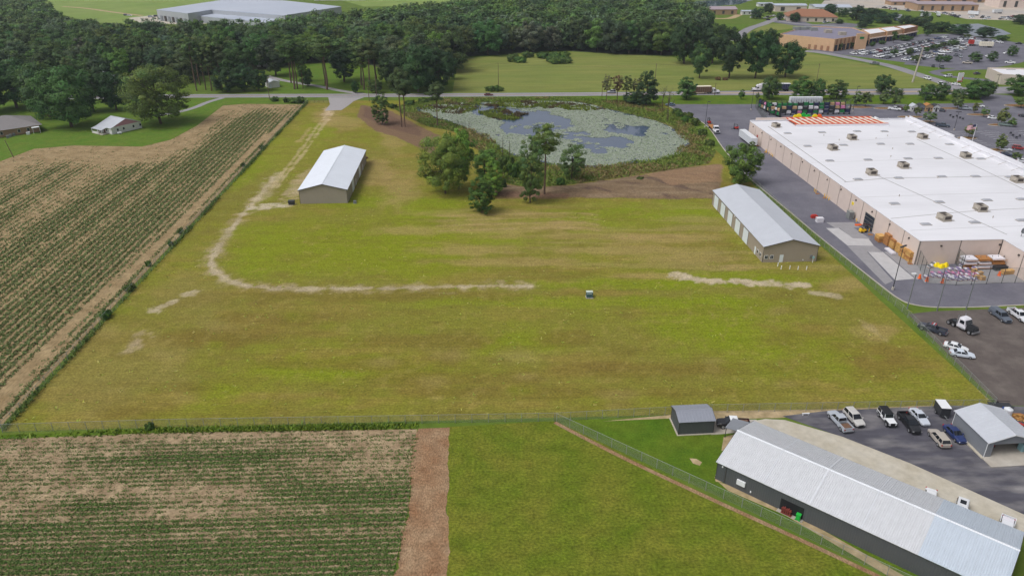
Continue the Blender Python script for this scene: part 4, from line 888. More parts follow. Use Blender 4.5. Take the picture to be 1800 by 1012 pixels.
for p, w_, d_, h_, lab in LS: lumber(p, w_, d_, h_, 'lumber_dark' if 'brown' in lab else 'lumber', lab)
x, y = sl(G(1564, 443)); r = empty('panel_bundle', sw(x, y, .05), SRZ); tag(r, 'long white bundle of panels lying beside the lumber stacks', 'bundle')
for i in range(3): m = MB(); m.box(-.6,.6,-2.0+.05*i,2.0-.08*i,.1+i*.16,.24+i*.16); m.build('panel', MATS['pallet_white'], r)
m = MB(); m.box(-.5,.5,-1.5,-1.3,0,.1); m.box(-.5,.5,1.3,1.5,0,.1); m.build('bearer', MATS['lumber_dark'], r)
for p, lab in (((1604,464),'flat wooden pallet lying at the store corner'), ((1530,413),'wooden pallet before the glazed loading door'), ((1469,348),'wooden pallet on the asphalt below the wall bollards'), ((1349,268),'wooden pallet propped among bollards by the far wall'), ((1334,257),'brown wooden pallet on the ground by the far store wall'), ((1437,341),'wooden pallet beside the middle bollards')):
    x, y = sl(G(*p)); pallet(sw(min(x,-.9), y, .05), SRZ+RNG.uniform(-.3,.3), lab)
# red-and-white boxes by the kerb
m = MB(); m.box(-1.0,1.0,-.7,.7,.03,1.3); m.box(-1.04,1.04,-.74,.74,1.3,1.38); m.box(-.7,-.5,-.72,-.7,.2,1.2); tag(m.build('storage_crate', MATS['pallet_white'], None, G(1440,390), SRZ), 'white crate on the alley asphalt by the kerb', 'crate')
m = MB(); m.box(-1.0,1.0,-.5,.5,.03,.7); m.frus((-1.0,1.0,-.5,.5,.7),(-.6,.6,-.4,.4,1.1)); tag(m.build('wrapped_load', MATS['red'], None, G(1431,383), SRZ), 'low red wrapped load by the kerb beside the white crate', 'load')
m = MB()
for i in range(4): m.box(-1.2+.1*i,1.1,-.5+.28*i,-.28+.28*i,.03,.2+.05*(i%2))
tag(m.build('barrier_stack', MATS['safety_orange'], None, G(1509,396), SRZ), 'pile of orange barriers on the alley by the bollards', 'barrier')
# forklifts
def forklift(loc, rz, label, col='yellow'):
    r = empty('forklift', loc, rz); tag(r, label, 'forklift')
    m = MB(); m.frus((-1.2,.7,-.55,.55,.35),(-1.1,.6,-.5,.5,.95)); m.frus((-1.25,-.6,-.5,.5,.95),(-1.15,-.7,-.45,.45,1.25)); m.build('body', MATS[col], r)
    m = MB(); m.box(.75,.9,-.45,-.3,.15,2.6); m.box(.75,.9,.3,.45,.15,2.6); m.box(.77,.88,-.45,.45,2.5,2.6); m.box(.77,.88,-.45,.45,.9,1.0); m.build('mast', MATS['black_plastic'], r)
    m = MB(); m.box(.9,2.0,-.35,-.22,.12,.18); m.box(.9,2.0,.22,.35,.12,.18); m.box(.9,.96,-.4,.4,.12,.6); m.build('fork', MATS['steel_dark'], r)
    m = MB()
    for x, y in ((-.75,-.48),(-.75,.42),(.5,-.48),(.5,.42)): m.box(x,x+.06,y,y+.06,.95,2.1)
    m.box(-.8,.6,-.52,.52,2.1,2.18); m.build('overhead_guard', MATS['steel_dark'], r)
    m = MB(); m.box(-.6,-.1,-.25,.25,.95,1.1); m.box(-.65,-.55,-.25,.25,1.0,1.5); m.build('seat', MATS['black_plastic'], r)
    for x, q in ((-.85,.28),(.45,.33)):
        for y in (-.55,.55): m = MB(); m.tube((x,y-.12,q),(x,y+.12,q),q,q,12); m.build('wheel', MATS['tyre'], r)
forklift(G(1517,408,.05), SRZ+R(10), 'yellow forklift working before the glazed loading door')
forklift(G(1246,217,.05), R(100), 'small dark forklift at the flatbed truck tail', 'red')
forklift(G(1293,227,.05), R(160), 'dark red forklift beside the white trailer', 'red')
# fenced stock yard
def stock(p, kind, rz=0.0, lab=None, n=3):
    g = G(*p); g.z = .06; r = empty('stock_pallet', g, SRZ+rz)
    mats_ = {'purple':('purple','pallet_white'), 'tan':('cardboard','lumber'), 'yellow':('bright_yellow','bright_yellow'), 'white':('pallet_white','steel'), 'pink':('pink','pallet_white'), 'mix':('purple','pink')}[kind]
    tag(r, lab, 'pallet', None)
    m = MB()
    for i in range(4): m.box(-.6,.6,-.5+i*.29,-.38+i*.29,.1,.13)
    for x in (-.6,-.05,.5): m.box(x,x+.1,-.5,.5,0,.1)
    m.build('pallet_base', MATS['lumber_dark'], r)
    for i in range(n):
        for j in range(2):
            m = MB(); e = RNG.uniform(-.03,.03); a, b = (-.58+.59*j+e, -.01+.59*j+e)
            m.frus((a,b,-.48,.48,.14+i*.3),(a+.04,b-.04,-.44,.44,.14+(i+.92)*.3)); m.build('sack_layer', MATS[mats_[(i+j) % 2]], r)
    return r
k = 0
rows = [(488,1628,1676,5,'purple'),(482,1640,1700,6,'mix'),(492,1666,1712,6,'purple'),(476,1670,1712,4,'purple'),(486,1686,1714,3,'pink'),(470,1690,1714,3,'purple')]
names_ = {'purple':'pallet of purple and white bagged goods in the fenced stock yard','mix':'pallet of purple and pink bags in the fenced stock yard','pink':'pallet of pink and white bags in the fenced stock yard','tan':'pallet of tan cardboard goods in the fenced stock yard','white':'white wrapped pallet in the fenced stock yard'}
for yy, xa, xb, n_, kd in rows:
    for i in range(n_):
        o = stock((xa+(xb-xa)*i/max(1,n_-1), yy+RNG.uniform(-1,1)), kd, RNG.uniform(-.1,.1), names_[kd], int(RNG.integers(2,4))); o['group'] = kd + ' pallets in the stock yard'
for p in ((1716,490),(1722,484),(1726,492),(1712,479),(1708,470),(1716,466)): o = stock(p, 'tan', RNG.uniform(-.3,.3), names_['tan'], 3); o['group'] = 'tan pallets in the stock yard'
for p in ((1634,470),(1641,466),(1682,458),(1690,459)): o = stock(p, 'white', RNG.uniform(-.2,.2), names_['white'], 2); o['group'] = 'white pallets in the stock yard'
for i, p in enumerate(((1647,468),(1655,470),(1662,468))):
    r = empty('yellow_sacks', G(p[0], p[1], .06), .3*i); tag(r, 'heap of bright yellow plastic sacks inside the stock yard fence', 'sacks', 'yellow sack heaps')
    for j in range(5):
        m = MB(); a = j*1.26; cx, cy = (.45*math.cos(a), .45*math.sin(a)) if j < 4 else (0, 0); z = 0 if j < 4 else .45
        m.frus((cx-.5,cx+.5,cy-.4,cy+.4,z+.02),(cx-.32,cx+.32,cy-.22,cy+.22,z+.6)); m.build('sack', MATS['bright_yellow'], r)
# rack of long stock against the notch wall
rk = empty('stock_rack', sw(NOTCH*.74, -2.4, .06), SRZ); tag(rk, 'cantilever rack of white bundles and brown boards against the store wall', 'rack')
for i in range(8): m = MB(); m.box(-5.6+1.6*i, -5.5+1.6*i, -.1, .1, 0, 3.2); m.build('upright', MATS['steel'], rk)
for j in range(3):
    for i in range(3):
        m = MB(); x0 = -5.4+3.7*i+RNG.uniform(-.2,.2); m.box(x0, x0+3.2, -1.5, 1.2, .35+j*1.1, .75+j*1.1+RNG.uniform(-.1,.2)); m.build('board_bundle', MATS['pallet_white' if (i+j) % 3 else 'lumber_dark'], rk)
    m = MB(); m.box(-5.6,5.7,-1.6,-1.5,.25+j*1.1,.35+j*1.1); m.build('shelf_beam', MATS['lumber_dark'], rk)
for p, w_, mt, lab in (((1737,470),2.4,'pallet_white','long white crate beside the rack in the stock yard'), ((1757,474),1.8,'steel_dark','dark steel bin by the stock yard corner wall'), ((1770,481),1.6,'lumber','bundle of pale planks by the stock yard fence')):
    m = MB(); m.box(-w_,w_,-.6,.6,.1,1.0); m.box(-w_-.05,w_+.05,-.65,.65,1.0,1.1); m.box(-w_+.2,-w_+.4,-.5,.5,0,.1); m.box(w_-.4,w_-.2,-.5,.5,0,.1); tag(m.build('stock_crate', MATS[mt], None, G(p[0],p[1],.06), SRZ+RNG.uniform(-.3,.2)), lab, 'crate')
for p, lab in (((1616,489),'orange safety barrel at the stock yard gate'), ((1629,494),'small orange cone post by the purple pallets'), ((1756,484),'orange barrel among crates in the stock yard'), ((1656,497),'orange and yellow barrel at the yard fence')):
    m = MB(); m.tube((0,0,0),(0,0,.12),.45,.45,12); m.tube((0,0,.12),(0,0,.55),.34,.3,12); m.tube((0,0,.55),(0,0,1.1),.3,.24,12); tag(m.build('safety_barrel', MATS['safety_orange'], None, G(p[0],p[1],.06)), lab, 'barrel')
# garden centre: orange striped canopy, racks and fence
ga = [sl(G(1388, 206.5, 7.0)), sl(G(1543, 206, 7.0)), sl(G(1563, 218, 7.5)), sl(G(1400, 219, 7.5))]
gc = empty('garden_canopy', sw(0, SLen+.4, 0), SRZ); tag(gc, 'orange garden-centre canopy with cream translucent stripes behind the store', 'canopy')
gx0 = ga[3][0]; gx1 = ga[2][0]; gy0 = ga[3][1]-SLen-.4; gy1 = ga[0][1]-SLen-.4; GZ = 7.5; nb = 15; wst = (gx1-gx0)/nb
for i in range(nb):
    m = MB(); m.add([(gx0+i*wst,gy0,GZ),(gx0+i*wst+wst*.55,gy0,GZ),(gx0+i*wst+wst*.55,gy1,GZ-.5),(gx0+i*wst,gy1,GZ-.5)], [(0,1,2,3)]); m.add([(gx0+i*wst,gy0,GZ-.06),(gx0+i*wst+wst*.55,gy0,GZ-.06),(gx0+i*wst+wst*.55,gy1,GZ-.56),(gx0+i*wst,gy1,GZ-.56)], [(3,2,1,0)]); m.build('orange_panel', MATS['orange'], gc)
    m = MB(); m.add([(gx0+(i+.56)*wst,gy0+.6,GZ-.04),(gx0+(i+.99)*wst,gy0+.6,GZ-.04),(gx0+(i+.99)*wst,gy1-.6,GZ-.52),(gx0+(i+.56)*wst,gy1-.6,GZ-.52)], [(0,1,2,3)]); m.build('cream_panel', MATS['cream'], gc)
m = MB(); m.box(gx0-.3,gx1+.3,gy0-.3,gy0+.6,GZ-.3,GZ+.06); m.box(gx0-.3,gx1+.3,gy1-.6,gy1+.2,GZ-.9,GZ-.42); m.build('edge_beam', MATS['orange'], gc)
for i in range(6):
    for y in (gy1-.4,): m = MB(); x = gx0+(gx1-gx0)*i/5; m.tube((x,y,0),(x,y,GZ-.6),.12); m.build('column', MATS['steel'], gc)
m = MB(); m.box(gx0-.3,gx1+.3,gy0-.6,gy0-.3,SH-.2,GZ+.02); m.build('upstand', MATS['white_roof'], gc)
m = MB(); m.box(sl(G(1322,211,SH))[0]+1, gx0-.5, -.7, .1, SH, SH+1.2); m.build('screen_wall', MATS['stucco'], gc)
# grey entry canopy beside it
ec = empty('entry_canopy', sw(gx1+.8, SLen+1.0, 0), SRZ); tag(ec, 'grey metal entry canopy with white frames beside the striped canopy', 'canopy')
for i in range(3):
    m = MB(); corr_roof(m, 0+i*5.2, 4.6-.3*i, 5.0+i*5.2, 4.3-.3*i, 0, 12-2*i, .8); m.build('roof', MATS['galvalume'], ec)
    m = MB(); m.box(4.9+i*5.2, 5.3+i*5.2, 1, 11-2*i, 4.2-.3*i, 5.2-.3*i); m.build('white_frame', MATS['trim_white'], ec)
for x in (.3, 5.2, 10.4, 15.4):
    for y in (.5, 7): m = MB(); m.tube((x,y,0),(x,y,4.0),.12); m.build('column', MATS['steel'], ec)
# dark shade roof and plant racks
sr = empty('shade_roof', sw(gx0+14, SLen+gy1+1.2, 0), SRZ); tag(sr, 'dark blue-grey shade roof between the plant racks and the striped canopy', 'shade roof')
m = MB(); m.box(0,18,0,5,3.9,4.0); m.build('roof', MATS['steel_dark'], sr)
for x in (.3,6,12,17.7):
    for y in (.3,4.7): m = MB(); m.tube((x,y,0),(x,y,3.9),.08); m.build('column', MATS['steel_dark'], sr)
cols_ = ['green_plastic','pallet_white','pink','green_plastic','steel_dark','cardboard','pallet_white','green_plastic','navy']
lim = 0
for ri, (pa, pb) in enumerate((((1345,197),(1492,195)), ((1352,203),(1494,201)), ((1334,190),(1372,208)))):
    a = G(*pa); b = G(*pb); L = (b-a).length; n_ = int(L/2.6); rz = math.atan2(b.y-a.y, b.x-a.x)
    r = empty('garden_rack', (a.x, a.y, .03), rz); tag(r, ['long two-tier garden rack of bagged soil along the outer fence','inner two-tier garden rack of coloured bags near the striped canopy','dark side rack of bagged goods along the alley fence'][ri], 'rack')
    for i in range(n_+1): m = MB(); m.box(i*2.6-.06,i*2.6+.06,-.6,.6,0,4.6); m.build('upright', MATS['steel_dark'], r)
    for t_ in range(2):
        m = MB(); m.box(0,n_*2.6,-.62,.62,.9+1.9*t_,1.02+1.9*t_); m.build('shelf', MATS['steel_dark'], r)
        for i in range(n_):
            if RNG.uniform() < .08: continue
            m = MB(); h_ = RNG.uniform(.9,1.4); m.frus((i*2.6+.2,i*2.6+2.4,-.55,.55,1.03+1.9*t_),(i*2.6+.3,i*2.6+2.3,-.48,.48,1.03+h_+1.9*t_)); m.build('bag_stack', MATS[cols_[int(RNG.integers(len(cols_)))]], r)
for i, (p, c) in enumerate((((1398,208),'bright_yellow'),((1404,206),'bright_yellow'),((1412,205),'vivid_green'),((1420,207),'vivid_green'),((1432,207),'bright_yellow'),((1440,207),'safety_orange'))):
    m = MB(); m.frus((-1.2,1.2,-.7,.7,.05),(-.8,.8,-.5,.5,1.3)); m.box(-.5,.5,-.3,.3,1.3,1.6); tag(m.build('goods_heap', MATS[c], None, sw(*sl(G(*p)), .03) if False else G(p[0],p[1],.03)), 'heap of %s goods behind the striped canopy' % {'bright_yellow':'yellow','vivid_green':'bright green','safety_orange':'orange'}[c], 'goods', '%s goods heaps' % c.split('_')[-1])
tr0 = G(1386, 180.5)
# white semi trailers (box) : one beyond the racks, one by the dock
def trailer(loc, rz, label, L=14.0, mat='tank_white'):
    r = empty('box_trailer', loc, rz); tag(r, label, 'trailer')
    m = MB(); m.box(0,L,-1.25,1.25,1.1,3.9); m.build('box', MATS[mat], r)
    m = MB()
    for i in range(int(L/1.2)): m.box(.5+i*1.2,.56+i*1.2,-1.29,1.29,1.2,3.8)
    m.build('rib', MATS['galv'], r)
    m = MB(); m.box(.2,L-.2,-.5,.5,.85,1.1); m.box(L-3.2,L-3.0,-.5,-.4,0.0,.9); m.box(L-3.2,L-3.0,.4,.5,0.0,.9); m.build('chassis', MATS['steel_dark'], r)
    for x in (1.2, 2.5):
        for y in (-1.0, 1.0): m = MB(); m.tube((x,y-.25,.5),(x,y+.25,.5),.5,.5,14); m.build('wheel', MATS['tyre'], r)
    return r
trailer(G(1387, 184.5, .03), R(1), 'white box trailer parked along the verge beyond the garden racks', 16)
ta = G(1313, 222); tb = G(1335, 248); trailer(sw(-3.4, SLen-17, .03), SRZ+R(90), 'white box trailer backed along the store back wall', 15)
# yard fence of tall posts
# ------------------------------------------------------------------ other buildings
def wallbox(name, parent, x0, x1, y0, y1, z0, z1, mat): m = MB(); m.box(x0,x1,y0,y1,z0,z1); return m.build(name, mat, parent)
def hip_roof(m, x0, x1, y0, y1, z, rise, inset):
    if (x1-x0) >= (y1-y0): c = (y0+y1)/2; rr = [(x0+inset,c,z+rise),(x1-inset,c,z+rise)]
    else: c = (x0+x1)/2; rr = [(c,y0+inset,z+rise),(c,y1-inset,z+rise)]
    vs = [(x0,y0,z),(x1,y0,z),(x1,y1,z),(x0,y1,z)] + rr
    fs = [(0,1,5,4),(1,2,5),(2,3,4,5),(3,0,4)] if (x1-x0) >= (y1-y0) else [(0,1,4),(1,2,5,4),(2,3,5),(3,0,4,5)]
    m.add(vs, fs + [(3,2,1,0)])
# white cottage with a pink board gable
hA = G(198, 237); hr = empty('cottage', (hA.x, hA.y, 0), R(58)); tag(hr, 'small white cottage with grey metal roof and pink gable board on the lawn', 'house')
# local: x along the gable wall (away right), y to the left along the eaves
LX, LY, HE, HRi = 14.0, 10.0, 2.9, 2.6
def cot_gable(y, mat, nm):
    m = MB(); m.add([(0,y,0),(LX,y,0),(LX,y,HE),(LX/2,y,HE+HRi),(0,y,HE)], [(0,1,2,3,4)]); m.add([(0,y+.12,0),(LX,y+.12,0),(LX,y+.12,HE),(LX/2,y+.12,HE+HRi),(0,y+.12,HE)], [(4,3,2,1,0)]); return m.build(nm, mat, hr)
cot_gable(0, MATS['siding_white'], 'wall'); cot_gable(LY-.12, MATS['siding_white'], 'wall')
wallbox('wall', hr, 0, .12, .12, LY-.12, 0, HE, MATS['siding_white']); wallbox('wall', hr, LX-.12, LX, .12, LY-.12, 0, HE, MATS['siding_white'])
m = MB(); m.add([(1.0,-.03,HE+.1),(LX-1.0,-.03,HE+.1),(LX/2,-.03,HE+HRi-.1)], [(0,1,2)]); m.build('gable_board', MATS['pink_board'], hr)
for sg in (0,1):
    m = MB(); x0 = -.5 if sg == 0 else LX+.5; corr_roof(m, x0, HE-.1, LX/2, HE+HRi+.1, -.4, LY+.4, .6, .03, .06); m.build('roof', MATS['galvalume'], hr)
m = MB(); corr_roof(m, -3.0, HE-.7, -.45, HE-.12, 2.6, LY+.4, .6, .03, .06); m.build('porch_roof', MATS['galvalume'], hr)
for y in (2.8, 5.6, LY+.1): wallbox('porch_post', hr, -2.9, -2.75, y, y+.15, 0, HE-.72, MATS['trim_white'])
wallbox('porch_deck', hr, -3.0, 0, 2.6, LY+.4, .02, .25, MATS['concrete']); wallbox('porch_wall', hr, -2.85, -2.78, 5.9, LY, .25, 1.0, MATS['siding_white'])
for x in (2.2, 5.0, 9.6, 12.9): wb = wallbox('window', hr, x, x+1.0, -.09, -.02, 1.0, 2.2, MATS['trim_white']); m = MB(); m.box(x+.1,x+.9,-.12,-.09,1.1,2.1); m.build('pane', MATS['glass_dark'], wb)
for y in (3.4, 6.6): wb = wallbox('window', hr, -.08, -.01, y, y+1.0, 1.0, 2.2, MATS['trim_white']); m = MB(); m.box(-.11,-.08,y+.1,y+.9,1.1,2.1); m.build('pane', MATS['glass_dark'], wb)
wallbox('door', hr, -.09, -.01, 5.0, 6.0, .25, 2.3, MATS['hide'])
m = MB(); m.tube((-.7,0,.6),(.7,0,.6),.42,.42,12); m.tube((.7,0,.6),(.95,0,.6),.42,.18,12); m.tube((-.95,0,.6),(-.7,0,.6),.18,.42,12); m.box(-.5,-.4,-.3,.3,0,.3); m.box(.4,.5,-.3,.3,0,.3)
tag(m.build('gas_tank', MATS['tank_white'], None, G(211,236), R(40)), 'white gas tank on the lawn beside the pink-gabled cottage', 'tank')
m = MB(); m.box(-.7,.7,-.5,.5,0,.9); m.box(-.75,.75,-.55,.55,.9,1.0); m.box(-.5,.5,-.53,-.5,.15,.75); tag(m.build('air_conditioner', MATS['tank_white'], None, G(50,236.5), R(30)), 'white air unit on the lawn beside the brick hall', 'air conditioner')
# brick hall at the left edge
b_ = G(68, 219, 3.0); hall = empty('brick_hall', (b_.x, b_.y, 0), R(42)); tag(hall, 'long tan brick hall with grey hipped roof behind the left field', 'building')
wallbox('wall', hall, -46, 0, -.2, 19.6, 0, 3.0, MATS['brick_tan'])
m = MB(); hip_roof(m, -47.2, 1.2, -1.4, 20.8, 3.02, 3.9, 11); m.build('roof', MATS['shingle_grey'], hall)
for x in (-5, -8.5, -15, -20, -26, -32): wb = wallbox('window', hall, x, x+1.1, -.3, -.18, .9, 2.3, MATS['trim_white']); m = MB(); m.box(x+.1,x+1.0,-.34,-.3,1.0,2.2); m.build('pane', MATS['glass_dark'], wb)
wallbox('porch_roof', hall, -3.4, -.5, -3.4, -1.5, 2.5, 2.66, MATS['trim_white'])
for x in (-3.3,-.7): wallbox('porch_post', hall, x, x+.15, -3.3, -3.15, 0, 2.5, MATS['trim_white'])
m = MB(); m.box(-.5,.5,-.4,.4,0,1.1); m.frus((-.5,.5,-.4,.4,1.1),(-.35,.35,-.3,.3,1.25)); am = m.mesh('air_unit', MATS['steel'])
for p in ((14,243),(19,241),(25,239),(31,236.5),(36,234)): tag(link('condenser_unit', am, None, G(*p), R(42)), 'grey condenser unit in the row along the brick hall wall', 'air conditioner', 'condensers by the brick hall')
# white outbuilding by the road
a = G(473,155.5); b = G(492,153.5); ow = gable('outbuilding', (a.x, a.y), math.atan2(b.y-a.y,b.x-a.x), (b-a).length, 7.5, 3.0, .9, MATS['siding_white'], MATS['galvalume'], 'small white outbuilding with pale roof beyond the road by tall pines', 'outbuilding', trim=MATS['trim_white'])
m = MB(); m.box(.6,1.5,-.07,.03,0,2.0); m.build('door', MATS['door_white'], ow)
# far houses in the wood
for p, rz, w_, l_, roof, lab in (((452,118),.2,12,9,'shingle_brown','brown-roofed house glimpsed among the yard trees'), ((42,94),.5,14,10,'roof_far_white','pale house glimpsed among woodland on the far left'), ((170,143),.1,10,8,'galvalume','pale roofed house hidden behind the big oaks')):
    g = G(*p); r = empty('house', (g.x,g.y,0), rz); tag(r, lab, 'house'); wallbox('wall', r, 0, w_, 0, l_, 0, 2.9, MATS['siding_white']); m = MB(); hip_roof(m, -.5, w_+.5, -.5, l_+.5, 2.9, 2.2, 3); m.build('roof', MATS[roof], r)
    for x in (1.5, w_-3): wb = wallbox('window', r, x, x+1.2, -.08, .02, .9, 2.2, MATS['trim_white']); m = MB(); m.box(x+.1,x+1.1,-.11,-.08,1.0,2.1); m.build('pane', MATS['glass_dark'], wb)
# warehouse at the top left
A = G(262, 26, 0); w0 = G(282, 17, 9); w1 = G(395, 27, 9); w2 = G(600, 16, 9)
wh = empty('warehouse', (0,0,0)); tag(wh, 'vast low warehouse with pale blue-grey flat roof beyond the woodland', 'warehouse')
corner = G(500, 27, 9); c2 = G(262, 17.5, 9); 
M('grey_wall', lin(168,172,176), .7, .05, .3)
def zwall(pts, z0, z1, mat, nm='wall'):
    for a, b in zip(pts[:-1], pts[1:]):
        m = MB(); d = (Vector(b)-Vector(a)).normalized(); n = Vector((-d.y, d.x))*.3; m.prism([tuple(a), tuple(b), tuple(Vector(b)+n), tuple(Vector(a)+n)], z0, z1); m.build(nm, mat, wh)
rp = [G(275,17.5,9.5),G(330,24,9.5),G(372,17.5,9.5),G(500,27.5,9.5),G(600,12,9.5),G(500,1.5,9.5),G(400,-1,9.5)]
rp2 = [(p.x,p.y) for p in rp]
ax = (rp[3]-rp[1]).normalized()
m = MB(); m.prism(rp2, 9.2, 9.6); m.build('roof', MATS['roof_far_white'], wh)
zwall(rp2 + rp2[:1], 0, 9.15, MATS['grey_wall'])
m = MB(); low = [G(330,26,6),G(372,18.5,6),G(500,30,6),G(470,40,6)]; m.prism([(p.x,p.y) for p in low], 5.6, 6.0); m.build('lower_roof', MATS['roof_far_white'], wh)
zwall([(p.x,p.y) for p in low] + [(low[0].x,low[0].y)], 0, 5.55, MATS['grey_wall'])
fa, fb = rp[0], rp[1]
for i in range(7):
    t_ = .1+.125*i; q = fa.lerp(fb, t_); d = (fb-fa).normalized(); m = MB(); nn = Vector((d.y,-d.x,0)); 
    if nn.y > 0: nn = -nn
    p0 = q + nn*.2; p1 = p0 + d*3.6; m.prism([(p0.x,p0.y),(p1.x,p1.y),(p1.x+nn.x*.3,p1.y+nn.y*.3),(p0.x+nn.x*.3,p0.y+nn.y*.3)], .3, 4.8); m.build('dock_door', MATS['hvac_dark' if i % 2 else 'grey_metal'], wh)
# flat-roofed plaza and far buildings from pixel corners of their roofs
def flat_bldg(name, label, cat, roofpx, h, wall, roof, par=.6, front=None, group=None):
    P = [G(x, y, h) for x, y in roofpx]; c = sum(P, Vector())/len(P); r = empty(name, (c.x, c.y, 0)); tag(r, label, cat, group)
    pl = [(p.x-c.x, p.y-c.y) for p in P]
    ar = sum(pl[i][0]*pl[(i+1) % len(pl)][1]-pl[(i+1) % len(pl)][0]*pl[i][1] for i in range(len(pl)))
    if ar < 0: pl = pl[::-1]
    m = MB(); m.prism([(x*.995, y*.995) for x, y in pl], h-.9, h-.5); m.build('roof', MATS[roof], r)
    for a, b in zip(pl, pl[1:]+pl[:1]):
        a = Vector(a); b = Vector(b); d = (b-a).normalized(); n = Vector((-d.y, d.x))*.4; m = MB(); m.prism([tuple(a), tuple(b), tuple(b+n), tuple(a+n)], 0, h+par-.6); m.build('wall', MATS[wall], r)
    return r, c, pl
def facade(r, c, pa, pb, n, wz, mat, proud=.25, nm='window', frac=.6):
    a = G(*pa); b = G(*pb); a = Vector((a.x-c.x, a.y-c.y, 0)); b = Vector((b.x-c.x, b.y-c.y, 0)); d = (b-a); L = d.length; d /= L; nn = Vector((d.y,-d.x,0))
    if nn.y > 0: nn = -nn
    for i in range(n):
        p = a + d*(L*(i+.5-frac/2)/n); q = p + d*(L*frac/n); p0 = p + nn*.05; m = MB(); m.prism([(p0.x,p0.y),(q.x,q.y),(q.x+nn.x*proud,q.y+nn.y*proud),(p0.x+nn.x*proud,p0.y+nn.y*proud)], wz[0], wz[1]); m.build(nm, MATS[mat], r)
pz, pc, _ = flat_bldg('grocery_store', 'tan brick grocery building with grey flat roof at the plaza corner', 'store', [(1370,60),(1468,69),(1530,60),(1500,49),(1420,46)], 8.5, 'brick_plaza', 'plaza_roof')
facade(pz, pc, (1420,64.6,8.5), (1464,68.6,8.5), 4, (.4,3.4), 'brick_plaza_dark', .5, 'pier', .35); facade(pz, pc, (1468,69,8.5), (1530,60,8.5), 9, (.3,4.2), 'glass_dark', .5, 'window', .55); facade(pz, pc, (1468,69,8.5), (1530,60,8.5), 9, (4.6,8.2), 'brick_plaza_dark', .4, 'pier', .3)
for p in ((1400,53),(1410,53),(1420,52),(1430,54),(1455,58),(1480,62)):
    g = G(p[0],p[1],8.0)-Vector((pc.x,pc.y,0)); wallbox('roof_unit', pz, g.x-2.4, g.x+2.4, g.y-2, g.y+2, 8.0, 10.2, MATS['galv' if p[1] < 55 else 'hvac_tan'])
g = G(1508,63,9)-Vector((pc.x,pc.y,0)); m = MB(); m.frus((g.x-3,g.x+5,g.y-5,g.y-4,0),(g.x-3,g.x+5,g.y-5,g.y-4,11)); m.build('entrance_tower', MATS['brick_plaza'], pz)
m = MB(); m.box(g.x-.5,g.x+2.5,g.y-5.2,g.y-5.0,7.4,8.9); m.build('wall_sign', MATS['green_plastic'], pz)
for i, (q, lab) in enumerate((([(1530,60),(1560,55.5),(1545,49),(1515,52)],'tan shopfront block adjoining the grocery building'), ([(1560,55.5),(1590,51),(1572,46),(1545,49)],'middle tan shopfront block with white flat roof in the plaza row'), ([(1590,51),(1614,46),(1600,43),(1572,46)],'end tan shopfront block with red-brown fascia in the plaza row'))):
    z_, c_, _ = flat_bldg('shop_block', lab, 'shops', q, 7.2+.3*i, 'brick_plaza' if i != 2 else 'brick_plaza_dark', 'white_roof')
    facade(z_, c_, (q[0][0],q[0][1],7.2+.3*i), (q[1][0],q[1][1],7.2+.3*i), 5, (.3,3.2), 'navy', .6, 'shop_window', .7); facade(z_, c_, (q[0][0],q[0][1],7.2+.3*i), (q[1][0],q[1][1],7.2+.3*i), 5, (3.6,4.2), 'stucco', 1.4, 'awning', .9)
# brown-roofed hall, brick shed and other far buildings
def far_gable(name, label, px, rz, W, L, e, rise, wall, roof, n=3, hip=False):
    g = G(*px); r = empty(name, (g.x, g.y, 0), rz); tag(r, label, 'building'); wallbox('wall', r, 0, W, 0, L, 0, e, MATS[wall]); m = MB()
    if hip: hip_roof(m, -.8, W+.8, -.8, L+.8, e, rise, min(W,L)*.45)
    else: m.add([(-.5,-.5,e),(W+.5,-.5,e),(W+.5,L+.5,e),(-.5,L+.5,e),(-.5,L/2,e+rise),(W+.5,L/2,e+rise)], [(0,1,5,4),(2,3,4,5),(1,2,5),(3,0,4),(3,2,1,0)])
    m.build('roof', MATS[roof], r)
    for i in range(n): x = W*(i+.35)/n; wb = wallbox('window', r, x, x+W*.25/n, -.12, .02, .8, e*.75, MATS['trim_dark'])
    return r
far_gable('brick_shed', 'tan brick utility building with mauve roof in the far paddock', (1248,26.5), R(3), 27, 16, 5, 2.2, 'brick_tan', 'mauve_roof')
far_gable('office_hall', 'large office hall with broad brown hipped roof among parking trees', (1383,38), R(-12), 44, 28, 4.5, 5.5, 'stucco_dark', 'shingle_brown', 6, True)
far_gable('metal_hall', 'cream metal hall with white roof behind the brown-roofed office', (1362,21), R(-2), 32, 14, 6, 1.4, 'stucco', 'roof_far_white', 2)
far_gable('white_shed', 'small white shed between the paddock and parking trees', (1304,26.5), R(2), 15, 6, 3.4, .8, 'siding_white', 'roof_far_white', 3)
far_gable('white_shed', 'tiny pale shed roof beyond the small white shed', (1333,12), R(4), 16, 7, 3, .9, 'siding_white', 'roof_far_white', 2)
far_gable('metal_hall', 'pale grey metal building right of the brown-roofed office', (1432,22), R(-8), 36, 30, 5, 1.6, 'siding_white', 'roof_far_white', 3)
far_gable('industrial_hall', 'tan industrial hall with mauve roof by the far yard', (1612,19.5), R(-5), 60, 34, 6.5, 1.6, 'brick_tan', 'mauve_roof', 6)
far_gable('industrial_hall', 'wide building with dark green roof along the far skyline', (1600,5), R(-1), 140, 40, 5, 1.4, 'brick_tan', 'dark_green_roof', 8)
far_gable('industrial_hall', 'cream industrial block at the far right edge', (1755,14), R(-3), 60, 30, 9, 1.2, 'stucco', 'mauve_roof', 5)
far_gable('metal_hall', 'tan shed with mauve roof on the far industrial yard', (1566,10), R(-4), 28, 18, 4, 1.4, 'brick_tan', 'mauve_roof', 3)
